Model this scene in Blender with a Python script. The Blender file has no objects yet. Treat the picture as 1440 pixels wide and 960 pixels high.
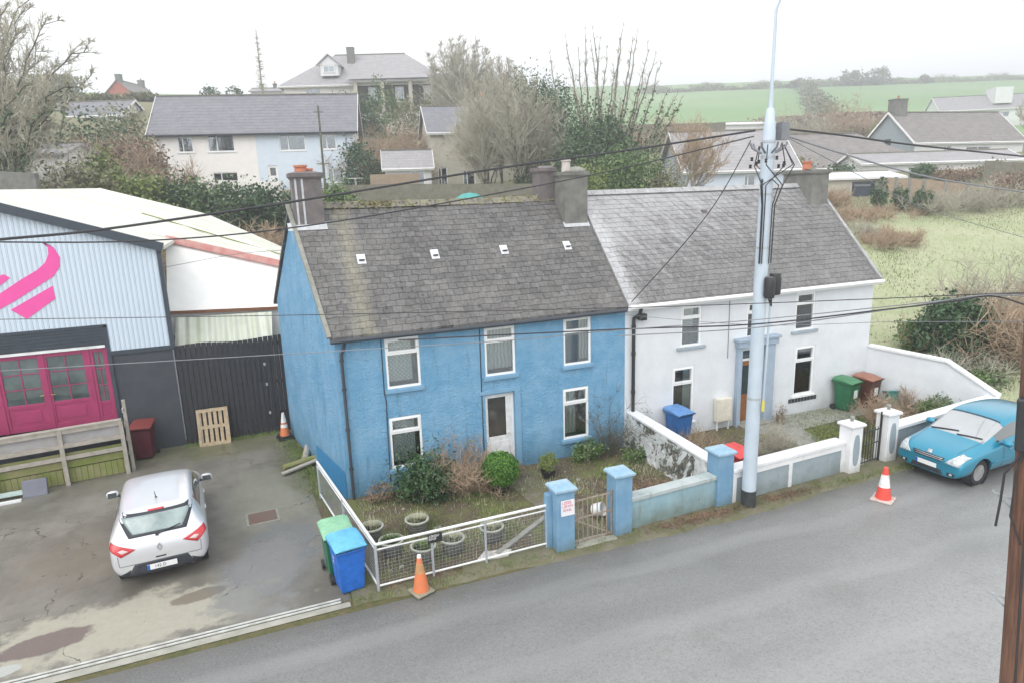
HAZE, SKY, SUN, EXPO = .0024, .15, .8, .88
import bpy, bmesh, math, random
import numpy as np
from mathutils import Vector, Matrix
from mathutils.bvhtree import BVHTree
R_ = math.radians
rnd = random.Random(7)
rng = np.random.default_rng(11)
sc = bpy.context.scene
COL = sc.collection

# ------------------------------------------------------------------ camera frame
CF = 940.0
def _ray0(p):
    return Vector((p[0]-720, -(p[1]-480), -CF)).normalized()
_dz = -_ray0((850, 4600)); _dx = _ray0((3160, 205)); _dx = (_dx-_dz*_dx.dot(_dz)).normalized(); _dy = _dz.cross(_dx)
RM = Matrix((_dx, _dy, _dz))
def _dir(p): return RM @ _ray0(p)
_d = _dir((490, 703)); CAMP = -_d*(-7.3/_d.z)
def at(px, py, D):
    """point seen at a photo pixel, D metres deep along the view axis"""
    return CAMP + RM @ (Vector((px-720, -(py-480), -CF))*(D/CF))
def atY(px, py, Y):
    d = _dir((px, py)); return CAMP + d*((Y-CAMP.y)/d.y)
def atZ(px, py, Z=0.0):
    d = _dir((px, py)); return CAMP + d*((Z-CAMP.z)/d.z)

# ------------------------------------------------------------------ mesh helpers
class MB:
    def __init__(s): s.v = []; s.f = []; s.m = []
    def add(s, vs, fs, m=0):
        o = len(s.v); s.v += [tuple(v) for v in vs]; s.f += [tuple(i+o for i in f) for f in fs]; s.m += [m]*len(fs); return s
    def quad(s, a, b, c, d, m=0): return s.add([a, b, c, d], [(0, 1, 2, 3)], m)
    def box(s, x0, x1, y0, y1, z0, z1, m=0):
        vs = [(x, y, z) for z in (z0, z1) for y in (y0, y1) for x in (x0, x1)]
        return s.add(vs, [(0, 2, 3, 1), (4, 5, 7, 6), (0, 1, 5, 4), (2, 6, 7, 3), (0, 4, 6, 2), (1, 3, 7, 5)], m)
    def bar(s, a, b, w, h, m=0, up=(0, 0, 1)):
        a = Vector(a); b = Vector(b); d = (b-a).normalized(); u = Vector(up)
        if abs(d.dot(u)) > .98: u = Vector((0, 1, 0))
        sd = d.cross(u).normalized()*w/2; uu = sd.cross(d).normalized()*h/2
        vs = [a-sd-uu, a+sd-uu, a+sd+uu, a-sd+uu, b-sd-uu, b+sd-uu, b+sd+uu, b-sd+uu]
        return s.add(vs, [(0, 1, 2, 3), (7, 6, 5, 4), (0, 4, 5, 1), (1, 5, 6, 2), (2, 6, 7, 3), (3, 7, 4, 0)], m)
    def tube(s, pts, rad, n=8, m=0, cap=True):
        pts = [Vector(p) for p in pts]
        if not hasattr(rad, '__len__'): rad = [rad]*len(pts)
        o = len(s.v); u = None
        for i, p in enumerate(pts):
            d = (pts[min(i+1, len(pts)-1)]-pts[max(i-1, 0)]).normalized()
            if u is None:
                u = Vector((0, 0, 1)) if abs(d.z) < .9 else Vector((1, 0, 0))
            u = (u-d*u.dot(d)).normalized(); w = d.cross(u)
            for k in range(n):
                a = 2*math.pi*k/n; s.v.append(tuple(p+(u*math.cos(a)+w*math.sin(a))*rad[i]))
        for i in range(len(pts)-1):
            for k in range(n):
                k2 = (k+1) % n
                s.f.append((o+i*n+k, o+i*n+k2, o+i*n+n+k2, o+i*n+n+k)); s.m.append(m)
        if cap:
            s.f.append(tuple(o+k for k in range(n))[::-1]); s.m.append(m)
            e = o+(len(pts)-1)*n; s.f.append(tuple(e+k for k in range(n))); s.m.append(m)
        return s
    def lathe(s, prof, c=(0, 0, 0), n=16, m=0, axis='z', cap=True):
        o = len(s.v)
        for r, z in prof:
            for k in range(n):
                a = 2*math.pi*k/n
                p = (r*math.cos(a), r*math.sin(a), z)
                if axis == 'y': p = (p[0], p[2], p[1])
                if axis == 'x': p = (p[2], p[0], p[1])
                s.v.append((c[0]+p[0], c[1]+p[1], c[2]+p[2]))
        for i in range(len(prof)-1):
            for k in range(n):
                k2 = (k+1) % n; s.f.append((o+i*n+k, o+i*n+k2, o+i*n+n+k2, o+i*n+n+k)); s.m.append(m)
        if cap and prof[0][0] > 1e-4: s.f.append(tuple(o+k for k in range(n))[::-1]); s.m.append(m)
        if cap and prof[-1][0] > 1e-4: e = o+(len(prof)-1)*n; s.f.append(tuple(e+k for k in range(n))); s.m.append(m)
        return s
    def prism(s, poly, ext, m=0):
        n = len(poly); e = Vector(ext); vs = [Vector(p) for p in poly]; vs += [p+e for p in vs]
        fs = [tuple(range(n))[::-1], tuple(range(n, 2*n))]+[(i, (i+1) % n, n+(i+1) % n, n+i) for i in range(n)]
        return s.add(vs, fs, m)
    def build(s, name, mats, parent=None, smooth=False, bevel=0, loc=None, rotz=0, keep=None):
        me = bpy.data.meshes.new(name); me.from_pydata(s.v, [], s.f); 
        if not isinstance(mats, (list, tuple)): mats = [mats]
        for mt in mats: me.materials.append(mt)
        if len(mats) > 1: me.polygons.foreach_set('material_index', s.m)
        bm = bmesh.new(); bm.from_mesh(me)
        bmesh.ops.recalc_face_normals(bm, faces=bm.faces)
        bm.to_mesh(me); bm.free()
        if smooth:
            me.polygons.foreach_set('use_smooth', [True]*len(me.polygons))
            if smooth != 'all': me.set_sharp_from_angle(angle=R_(38))
        me.update()
        o = bpy.data.objects.new(name, me); COL.objects.link(o)
        if parent: o.parent = parent
        if loc is not None: o.location = loc
        if rotz: o.rotation_euler.z = rotz
        if bevel:
            b = o.modifiers.new('bevel', 'BEVEL'); b.width = bevel; b.segments = 2; b.limit_method = 'ANGLE'; b.angle_limit = R_(40)
        return o

def np_obj(name, verts, nper, mat, parent=None, smooth=False, loc=None):
    """verts: (N*nper,3) array, each run of nper verts is one face"""
    verts = np.asarray(verts, dtype=np.float32).reshape(-1, 3); n = len(verts); nf = n//nper
    me = bpy.data.meshes.new(name); me.vertices.add(n); me.vertices.foreach_set('co', verts.ravel())
    me.loops.add(n); me.loops.foreach_set('vertex_index', np.arange(n, dtype=np.int32))
    me.polygons.add(nf); me.polygons.foreach_set('loop_start', np.arange(0, n, nper, dtype=np.int32))
    me.update(calc_edges=True)
    me.materials.append(mat)
    o = bpy.data.objects.new(name, me); COL.objects.link(o)
    if parent: o.parent = parent
    if loc is not None: o.location = loc
    return o

def tag(o, label=None, cat=None, group=None, kind=None):
    if label: o['label'] = label
    if cat: o['category'] = cat
    if group: o['group'] = group
    if kind: o['kind'] = kind
    return o
def thing(name, label, cat, loc=(0, 0, 0), rotz=0, group=None):
    o = bpy.data.objects.new(name, None); COL.objects.link(o); o.empty_display_size = .2
    o.location = loc; o.rotation_euler = (0, 0, rotz); return tag(o, label, cat, group)
def copy_tree(o, parent=None):
    c = o.copy(); COL.objects.link(c)
    if parent: c.parent = parent
    for ch in list(o.children): copy_tree(ch, c)
    return c

# ------------------------------------------------------------------ materials
def newmat(name):
    m = bpy.data.materials.new(name); m.use_nodes = True
    nt = m.node_tree; b = nt.nodes['Principled BSDF']; return m, nt, b
def N(nt, t, **kw):
    n = nt.nodes.new(t)
    for k, v in kw.items():
        if k.startswith('i_'): n.inputs[k[2:].replace('_', ' ')].default_value = v
        else: setattr(n, k, v)
    return n
def c4(c): return (c[0], c[1], c[2], 1)
def pos(nt, coord='Object'):
    return nt.nodes.new('ShaderNodeTexCoord').outputs[coord]
def noise(nt, vec, scale, detail=4, rough=.6, dist=0):
    n = N(nt, 'ShaderNodeTexNoise'); nt.links.new(vec, n.inputs['Vector'])
    n.inputs['Scale'].default_value = scale; n.inputs['Detail'].default_value = detail
    n.inputs['Roughness'].default_value = rough; n.inputs['Distortion'].default_value = dist
    return n.outputs['Fac']
def ramp(nt, fac, stops):
    r = N(nt, 'ShaderNodeValToRGB'); nt.links.new(fac, r.inputs[0]); e = r.color_ramp.elements
    while len(e) < len(stops): e.new(.5)
    for x, (p, c) in zip(e, stops):
        x.position = p; x.color = c4(c) if hasattr(c, '__len__') else (c, c, c, 1)
    return r.outputs[0]
def mix(nt, fac, a, b, mode='MIX'):
    n = N(nt, 'ShaderNodeMix', data_type='RGBA', blend_type=mode); n.clamp_factor = True
    for k_i, (s, v) in enumerate(((n.inputs[0], fac), (n.inputs[6], a), (n.inputs[7], b))):
        if isinstance(v, bpy.types.NodeSocket): nt.links.new(v, s)
        elif hasattr(v, '__len__'): s.default_value = c4(v)
        else: s.default_value = v if k_i == 0 else (v, v, v, 1)
    return n.outputs[2]
def math_(nt, op, a, b=0, c=None, clamp=False):
    n = N(nt, 'ShaderNodeMath', operation=op); n.use_clamp = clamp
    for i, v in enumerate((a, b) if c is None else (a, b, c)):
        if isinstance(v, bpy.types.NodeSocket): nt.links.new(v, n.inputs[i])
        else: n.inputs[i].default_value = v
    return n.outputs[0]
def bump(nt, b, h, dist=.01, strength=1.0):
    n = N(nt, 'ShaderNodeBump'); nt.links.new(h, n.inputs['Height']); n.inputs['Distance'].default_value = dist
    n.inputs['Strength'].default_value = strength; nt.links.new(n.outputs[0], b.inputs['Normal'])
def sep(nt, v):
    n = N(nt, 'ShaderNodeSeparateXYZ'); nt.links.new(v, n.inputs[0]); return n.outputs
def comb(nt, x, y, z=0):
    n = N(nt, 'ShaderNodeCombineXYZ')
    for i, v in enumerate((x, y, z)):
        if isinstance(v, bpy.types.NodeSocket): nt.links.new(v, n.inputs[i])
        else: n.inputs[i].default_value = v
    return n.outputs[0]
def setin(b, name, v): b.inputs[name].default_value = v
def simple(name, c, rough=.6, var=.12, scale=3, c2=None, metal=0, bmp=0, bscale=40, spec=.5, coat=0, detail=5):
    m, nt, b = newmat(name); p = pos(nt)
    if c2 is None: c2 = tuple(max(0, x*(1-2*var)) for x in c)
    f = noise(nt, p, scale, detail)
    nt.links.new(mix(nt, ramp(nt, f, [(.35, 0), (.68, 1)]), c, c2), b.inputs['Base Color'])
    setin(b, 'Roughness', rough); setin(b, 'Metallic', metal); setin(b, 'Specular IOR Level', spec)
    if coat: setin(b, 'Coat Weight', coat); setin(b, 'Coat Roughness', .05)
    if bmp: bump(nt, b, noise(nt, p, bscale, 4), bmp)
    return m
def leafmat(name, c, c2, rough=.55, sub=.15):
    m, nt, b = newmat(name)
    g = N(nt, 'ShaderNodeNewGeometry'); p = pos(nt)
    f = g.outputs['Random Per Island']
    big = noise(nt, p, 1.3, 3)
    col = mix(nt, f, c, c2)
    col = mix(nt, ramp(nt, big, [(.35, 0), (.65, 1)]), col, tuple(x*.62 for x in c))
    nt.links.new(col, b.inputs['Base Color']); setin(b, 'Roughness', rough)
    return m

def wall_paint(name, c, c2, grime, base_z=.5, grime_amt=.6, bscale=22, bdist=.02, streak=.25):
    m, nt, b = newmat(name); p = pos(nt); s = sep(nt, p)
    f = noise(nt, p, 1.6, 6, .65)
    col = mix(nt, ramp(nt, f, [(.38, 0), (.62, 1)]), c, c2)
    sv = comb(nt, math_(nt, 'MULTIPLY', s[0], 3.), math_(nt, 'MULTIPLY', s[1], 3.), math_(nt, 'MULTIPLY', s[2], .35))
    st = noise(nt, sv, 2., 5, .7)
    col = mix(nt, math_(nt, 'MULTIPLY', ramp(nt, st, [(.55, 0), (.75, 1)]), streak), col, grime)
    h = math_(nt, 'ADD', s[2], math_(nt, 'MULTIPLY', noise(nt, p, 2.5, 5), -1.1))
    mr = N(nt, 'ShaderNodeMapRange'); nt.links.new(h, mr.inputs[0]); mr.inputs[1].default_value = -.6; mr.inputs[2].default_value = base_z-.45
    mr.inputs[3].default_value = grime_amt; mr.inputs[4].default_value = 0
    col = mix(nt, mr.outputs[0], col, grime)
    nt.links.new(col, b.inputs['Base Color']); setin(b, 'Roughness', .75)
    hh = math_(nt, 'ADD', noise(nt, p, bscale, 5, .65), math_(nt, 'MULTIPLY', noise(nt, p, bscale*.3, 3), .9))
    bump(nt, b, hh, bdist)
    return m

def slate(name, c, c2, lichen, pitch, row=.185, wid=.235, lich=.35, white=None, stripe=None, pits=True):
    """courses of slates laid along x, rising along y of the object"""
    m, nt, b = newmat(name); p = pos(nt); s = sep(nt, p)
    v = math_(nt, 'DIVIDE', s[1], math.cos(pitch))
    wob = math_(nt, 'MULTIPLY', noise(nt, p, 2.3, 4), .13)
    vec = comb(nt, math_(nt, 'ADD', s[0], math_(nt, 'MULTIPLY', noise(nt, p, 5, 3), .1)), math_(nt, 'ADD', v, wob), 0)
    br = N(nt, 'ShaderNodeTexBrick'); nt.links.new(vec, br.inputs['Vector'])
    br.offset = .5; br.inputs['Scale'].default_value = 1; br.inputs['Brick Width'].default_value = wid; br.inputs['Row Height'].default_value = row
    br.inputs['Mortar Size'].default_value = .009; br.inputs['Mortar Smooth'].default_value = .6; br.inputs['Bias'].default_value = 0
    br.inputs['Color1'].default_value = c4(c); br.inputs['Color2'].default_value = c4(c2); br.inputs['Mortar'].default_value = c4(tuple(x*.52 for x in c))
    col = br.outputs['Color']
    n1 = noise(nt, p, .8, 6, .7); n2 = noise(nt, p, 6, 6, .7)
    col = mix(nt, math_(nt, 'MULTIPLY', ramp(nt, n1, [(.42, 0), (.66, 1)]), lich), col, lichen)
    n5 = noise(nt, p, 14, 6, .8); col = mix(nt, math_(nt, 'MULTIPLY', ramp(nt, n5, [(.36, 1), (.46, 0)]), .55), col, (.045, .045, .045)); col = mix(nt, math_(nt, 'MULTIPLY', ramp(nt, n5, [(.56, 0), (.66, 1)]), .4), col, tuple(min(1, x*1.5) for x in lichen))
    col = mix(nt, math_(nt, 'MULTIPLY', ramp(nt, n2, [(.5, 0), (.7, 1)]), lich), col, tuple(min(1, x*1.25) for x in lichen))
    if pits:
        vo = N(nt, 'ShaderNodeTexVoronoi'); nt.links.new(p, vo.inputs['Vector']); vo.inputs['Scale'].default_value = 2.2
        near = math_(nt, 'LESS_THAN', math_(nt, 'ADD', vo.outputs['Distance'], math_(nt, 'MULTIPLY', n2, .12)), .15)
        col = mix(nt, math_(nt, 'MULTIPLY', near, .7), col, (.03, .032, .03))
    if stripe:
        x0, w, amt, sc_ = stripe
        d = math_(nt, 'ABSOLUTE', math_(nt, 'SUBTRACT', math_(nt, 'ADD', s[0], math_(nt, 'MULTIPLY', noise(nt, p, 3, 4), .35)), x0+.17))
        mr = N(nt, 'ShaderNodeMapRange'); nt.links.new(d, mr.inputs[0]); mr.inputs[1].default_value = 0; mr.inputs[2].default_value = w; mr.inputs[3].default_value = amt; mr.inputs[4].default_value = 0
        col = mix(nt, math_(nt, 'MULTIPLY', mr.outputs[0], ramp(nt, n2, [(.3, .3), (.6, 1)])), col, sc_)
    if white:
        # wet sheen and lichen painted as pale colour: diagonal patches near the ridge on the left, and a column of pale slates at the joint
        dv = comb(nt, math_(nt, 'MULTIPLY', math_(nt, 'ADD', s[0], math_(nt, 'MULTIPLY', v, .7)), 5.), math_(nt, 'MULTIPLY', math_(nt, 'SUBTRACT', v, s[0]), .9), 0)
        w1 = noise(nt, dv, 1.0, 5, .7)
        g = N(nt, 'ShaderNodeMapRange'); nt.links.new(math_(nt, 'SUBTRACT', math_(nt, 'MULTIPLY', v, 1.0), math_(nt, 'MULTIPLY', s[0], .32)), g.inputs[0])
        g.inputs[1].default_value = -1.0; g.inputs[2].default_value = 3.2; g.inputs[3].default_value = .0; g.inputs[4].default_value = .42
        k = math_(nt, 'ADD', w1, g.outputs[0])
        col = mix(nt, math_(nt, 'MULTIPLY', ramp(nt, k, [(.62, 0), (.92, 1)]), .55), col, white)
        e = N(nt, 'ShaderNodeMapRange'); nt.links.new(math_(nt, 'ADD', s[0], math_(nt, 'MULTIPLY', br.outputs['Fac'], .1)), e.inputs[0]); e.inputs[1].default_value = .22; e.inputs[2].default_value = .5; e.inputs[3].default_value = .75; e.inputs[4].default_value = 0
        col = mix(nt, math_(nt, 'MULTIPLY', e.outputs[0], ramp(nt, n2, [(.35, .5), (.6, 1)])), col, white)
    nt.links.new(col, b.inputs['Base Color'])
    # stepped courses: sawtooth height along the slope
    saw = math_(nt, 'FRACT', math_(nt, 'DIVIDE', math_(nt, 'ADD', v, wob), row))
    h = math_(nt, 'ADD', math_(nt, 'MULTIPLY', saw, -.8), math_(nt, 'MULTIPLY', br.outputs['Fac'], -.6))
    h = math_(nt, 'ADD', h, math_(nt, 'MULTIPLY', noise(nt, p, 9, 5, .7), .9))
    bump(nt, b, h, .02); setin(b, 'Roughness', .62); setin(b, 'Specular IOR Level', .4)
    return m

def glassmat(name='window_glass', amt=.16):
    m, nt, b = newmat(name); nt.nodes.remove(b)
    out = nt.nodes['Material Output']; tr = N(nt, 'ShaderNodeBsdfTransparent'); gl = N(nt, 'ShaderNodeBsdfGlossy'); gl.inputs['Roughness'].default_value = .03
    tr.inputs[0].default_value = (.86, .9, .9, 1)
    gl.inputs[0].default_value = (.9, .95, 1, 1)
    fr = N(nt, 'ShaderNodeFresnel'); fr.inputs[0].default_value = 1.5
    mx = N(nt, 'ShaderNodeMixShader'); nt.links.new(math_(nt, 'ADD', fr.outputs[0], amt-.04, clamp=True), mx.inputs[0]); nt.links.new(tr.outputs[0], mx.inputs[1]); nt.links.new(gl.outputs[0], mx.inputs[2])
    nt.links.new(mx.outputs[0], out.inputs[0]); return m
def lacemat():
    m, nt, b = newmat('lace_curtain'); p = pos(nt); s = sep(nt, p)
    a = math_(nt, 'ADD', s[0], s[2]); c = math_(nt, 'SUBTRACT', s[0], s[2])
    w = math_(nt, 'MULTIPLY', math_(nt, 'ABSOLUTE', math_(nt, 'SINE', math_(nt, 'MULTIPLY', a, 30))), math_(nt, 'ABSOLUTE', math_(nt, 'SINE', math_(nt, 'MULTIPLY', c, 30))))
    fold = math_(nt, 'MULTIPLY', math_(nt, 'SINE', math_(nt, 'MULTIPLY', s[0], 70)), .12)
    nt.links.new(mix(nt, math_(nt, 'ADD', ramp(nt, w, [(.25, 0), (.6, 1)]), fold), (.62, .62, .59), (.88, .87, .84)), b.inputs['Base Color']); setin(b, 'Roughness', .9)
    return m

def patchmask(nt, p, cx, cy, rx, ry, rot=0, edge=.35, nscale=1.6, namt=1.0):
    """soft-edged irregular blot round (cx,cy)"""
    mp = N(nt, 'ShaderNodeMapping', vector_type='TEXTURE'); nt.links.new(p, mp.inputs[0])
    mp.inputs['Location'].default_value = (cx, cy, 0); mp.inputs['Rotation'].default_value = (0, 0, rot); mp.inputs['Scale'].default_value = (rx, ry, 1000)
    ln = N(nt, 'ShaderNodeVectorMath', operation='LENGTH'); nt.links.new(mp.outputs[0], ln.inputs[0])
    d = math_(nt, 'ADD', ln.outputs['Value'], math_(nt, 'MULTIPLY', math_(nt, 'SUBTRACT', noise(nt, p, nscale, 6, .65), .5), namt*2))
    mr = N(nt, 'ShaderNodeMapRange'); nt.links.new(d, mr.inputs[0]); mr.inputs[1].default_value = 1-edge; mr.inputs[2].default_value = 1; mr.inputs[3].default_value = 1; mr.inputs[4].default_value = 0
    return mr.outputs[0]

M = {}
M['white_pvc'] = simple('white_pvc', (.86, .87, .87), .35, .03)
M['glass'] = glassmat()
M['lace'] = lacemat()
def netmat():
    m, nt, b = newmat('plain_net_curtain'); p = pos(nt); s = sep(nt, p)
    f = math_(nt, 'ADD', math_(nt, 'MULTIPLY', math_(nt, 'SINE', math_(nt, 'ADD', math_(nt, 'MULTIPLY', s[0], 62), math_(nt, 'MULTIPLY', noise(nt, p, 3, 2), 9))), .5), .5)
    nt.links.new(mix(nt, f, (.50, .50, .47), (.80, .79, .76)), b.inputs['Base Color']); setin(b, 'Roughness', .9); return m
M['net'] = netmat()
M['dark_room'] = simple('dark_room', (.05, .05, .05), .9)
M['blue_wall'] = wall_paint('blue_roughcast', (.14, .34, .54), (.21, .41, .60), (.06, .15, .20), .8, .55, 20, .045, .6)
M['blue_trim'] = wall_paint('blue_painted_sill', (.16, .32, .48), (.19, .36, .52), (.06, .12, .16), .3, .3, 30, .004)
M['blue_pier'] = wall_paint('blue_pier_paint', (.145, .29, .435), (.20, .35, .485), (.08, .12, .12), .35, .6, 30, .003)
M['blue_cap'] = wall_paint('weathered_blue_cap', (.42, .54, .62), (.22, .38, .52), (.2, .24, .24), -3, 0, 30, .004, .5)
M['pale_blue_wall'] = wall_paint('pale_blue_garden_wall', (.24, .39, .46), (.29, .43, .48), (.12, .14, .09), .55, .8, 30, .004, .5)
M['white_wall'] = wall_paint('white_roughcast', (.71, .74, .77), (.65, .68, .71), (.34, .38, .4), .35, .5, 45, .006, .08)
M['white_paint'] = wall_paint('white_masonry_paint', (.76, .77, .78), (.68, .69, .7), (.3, .31, .26), .3, .55, 35, .004, .25)
M['grey_paint'] = wall_paint('grey_blue_masonry_paint', (.27, .33, .37), (.31, .37, .4), (.13, .15, .12), .35, .6, 30, .004, .3)
M['pitch_b'] = math.atan2(2.9, 2.75)
M['slate_blue'] = slate('old_grey_slates', (.080, .078, .078), (.130, .127, .127), (.215, .208, .195), M['pitch_b'], lich=.4, stripe=(.75, .36, .5, (.33, .31, .21)))
M['slate_white'] = slate('streaked_grey_slates', (.12, .118, .118), (.172, .169, .17), (.25, .245, .235), M['pitch_b'], lich=.45, white=(.52, .52, .54))
M['ridge'] = simple('ridge_tile', (.17, .16, .15), .8, c2=(.25, .24, .16), scale=5, bmp=.01)
M['ridge_pale'] = simple('pale_ridge_tile', (.42, .42, .43), .8, c2=(.28, .28, .28), scale=5, bmp=.01)
M['moss'] = leafmat('moss', (.20, .19, .07), (.33, .28, .14), .9)
M['chim'] = simple('sooty_render', (.12, .11, .115), .9, c2=(.19, .165, .16), scale=4, bmp=.01)
M['chim_grey'] = simple('grey_render', (.21, .21, .19), .9, c2=(.13, .13, .12), scale=3, bmp=.01)
M['chim_pot'] = simple('terracotta', (.55, .2, .12), .8, scale=8)
M['pot_pale'] = simple('pale_clay_pot', (.55, .5, .46), .8, scale=8)
M['lead'] = simple('lead_flashing', (.5, .52, .54), .6, scale=9)
M['black_pvc'] = simple('black_pvc', (.03, .032, .035), .4)
M['dark_gutter'] = simple('dark_gutter', (.05, .06, .075), .5)
M['cable'] = simple('cable_rubber', (.035, .035, .04), .6)
M['cable_grey'] = simple('cable_grey', (.22, .23, .25), .6)
M['concrete'] = simple('concrete', (.30, .30, .27), .85, c2=(.2, .2, .17), scale=5, bmp=.004)
M['galv'] = simple('galvanised_steel', (.46, .49, .52), .42, c2=(.38, .41, .44), scale=7, metal=.25)
M['pole_paint'] = simple('pale_pole_steel', (.52, .60, .68), .45, c2=(.45, .53, .60), scale=2, metal=.1)
M['wood_grey'] = simple('weathered_timber', (.42, .38, .34), .85, c2=(.30, .28, .23), scale=6, bmp=.004)
M['wood_pale'] = simple('pale_pallet_timber', (.50, .40, .27), .85, c2=(.36, .27, .18), scale=9, bmp=.004)
def woodpole():
    m, nt, b = newmat('creosoted_pole_timber'); p = pos(nt); s = sep(nt, p)
    v = comb(nt, math_(nt, 'MULTIPLY', s[0], 14), math_(nt, 'MULTIPLY', s[1], 14), math_(nt, 'MULTIPLY', s[2], .8))
    f = noise(nt, v, 2.2, 7, .7); f2 = noise(nt, p, 3, 3)
    col = mix(nt, ramp(nt, f, [(.35, 0), (.65, 1)]), (.055, .028, .02), (.21, .105, .066))
    col = mix(nt, math_(nt, 'MULTIPLY', f2, .4), col, (.16, .08, .05))
    nt.links.new(col, b.inputs['Base Color']); setin(b, 'Roughness', .8); bump(nt, b, f, .01); return m
M['creosote'] = woodpole()
M['mossy_wood'] = simple('mossy_boards', (.18, .22, .05), .9, c2=(.27, .25, .13), scale=3.5, bmp=.004)
M['black_timber'] = simple('black_stained_timber', (.022, .024, .03), .6, c2=(.035, .037, .043), scale=5, bmp=.002)
M['charcoal_render'] = wall_paint('charcoal_render', (.045, .052, .064), (.06, .068, .08), (.03, .035, .035), .3, .4, 40, .006)
M['magenta'] = simple('magenta_gloss', (.36, .04, .13), .4, c2=(.30, .035, .11), scale=2)
M['pink_vinyl'] = simple('pink_vinyl', (.80, .085, .36), .5, .03)
def cladding():
    m, nt, b = newmat('ribbed_pale_cladding'); p = pos(nt); s = sep(nt, p)
    w = math_(nt, 'FRACT', math_(nt, 'MULTIPLY', s[0], 8))
    rib = ramp(nt, w, [(0, 0), (.08, 1), (.3, 1), (.38, 0)])
    col = mix(nt, noise(nt, p, 1, 4), (.56, .66, .76), (.62, .70, .79))
    nt.links.new(mix(nt, math_(nt, 'MULTIPLY', rib, .25), col, (.40, .50, .60)), b.inputs['Base Color']); setin(b, 'Roughness', .45); bump(nt, b, rib, .02); return m
M['cladding'] = cladding()
def sheeting(name, c, c2, dirn=1, freq=3.2):
    m, nt, b = newmat(name); p = pos(nt); s = sep(nt, p)
    w = math_(nt, 'SINE', math_(nt, 'MULTIPLY', s[dirn], freq*6.28))
    bands = noise(nt, comb(nt, math_(nt, 'MULTIPLY', s[0], .12 if dirn == 1 else 2), math_(nt, 'MULTIPLY', s[1], 1.2 if dirn == 1 else .12), 0), 1.3, 4, .6)
    col = mix(nt, ramp(nt, bands, [(.35, 0), (.65, 1)]), c, c2)
    col = mix(nt, math_(nt, 'MULTIPLY', ramp(nt, noise(nt, p, 1.1, 6), [(.5, 0), (.7, 1)]), .35), col, tuple(x*.6 for x in c2))
    nt.links.new(col, b.inputs['Base Color']); setin(b, 'Roughness', .6); bump(nt, b, w, .03); return m
M['shed_roof'] = sheeting('pale_corrugated_sheets', (.78, .79, .75), (.60, .61, .48))
M['lean_roof'] = sheeting('mossy_translucent_sheets', (.60, .63, .56), (.48, .52, .40), 0)
M['shed_wall'] = simple('white_sheet_wall', (.86, .86, .84), .6, .03)
M['rust_red'] = simple('red_flashing', (.62, .24, .22), .6, c2=(.7, .42, .38), scale=4)
M['rust'] = simple('rusty_edge', (.25, .12, .07), .9, scale=6)
M['anthracite'] = simple('anthracite_trim', (.045, .06, .08), .4)
M['steel_white'] = simple('white_metal', (.8, .82, .82), .4)

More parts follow.
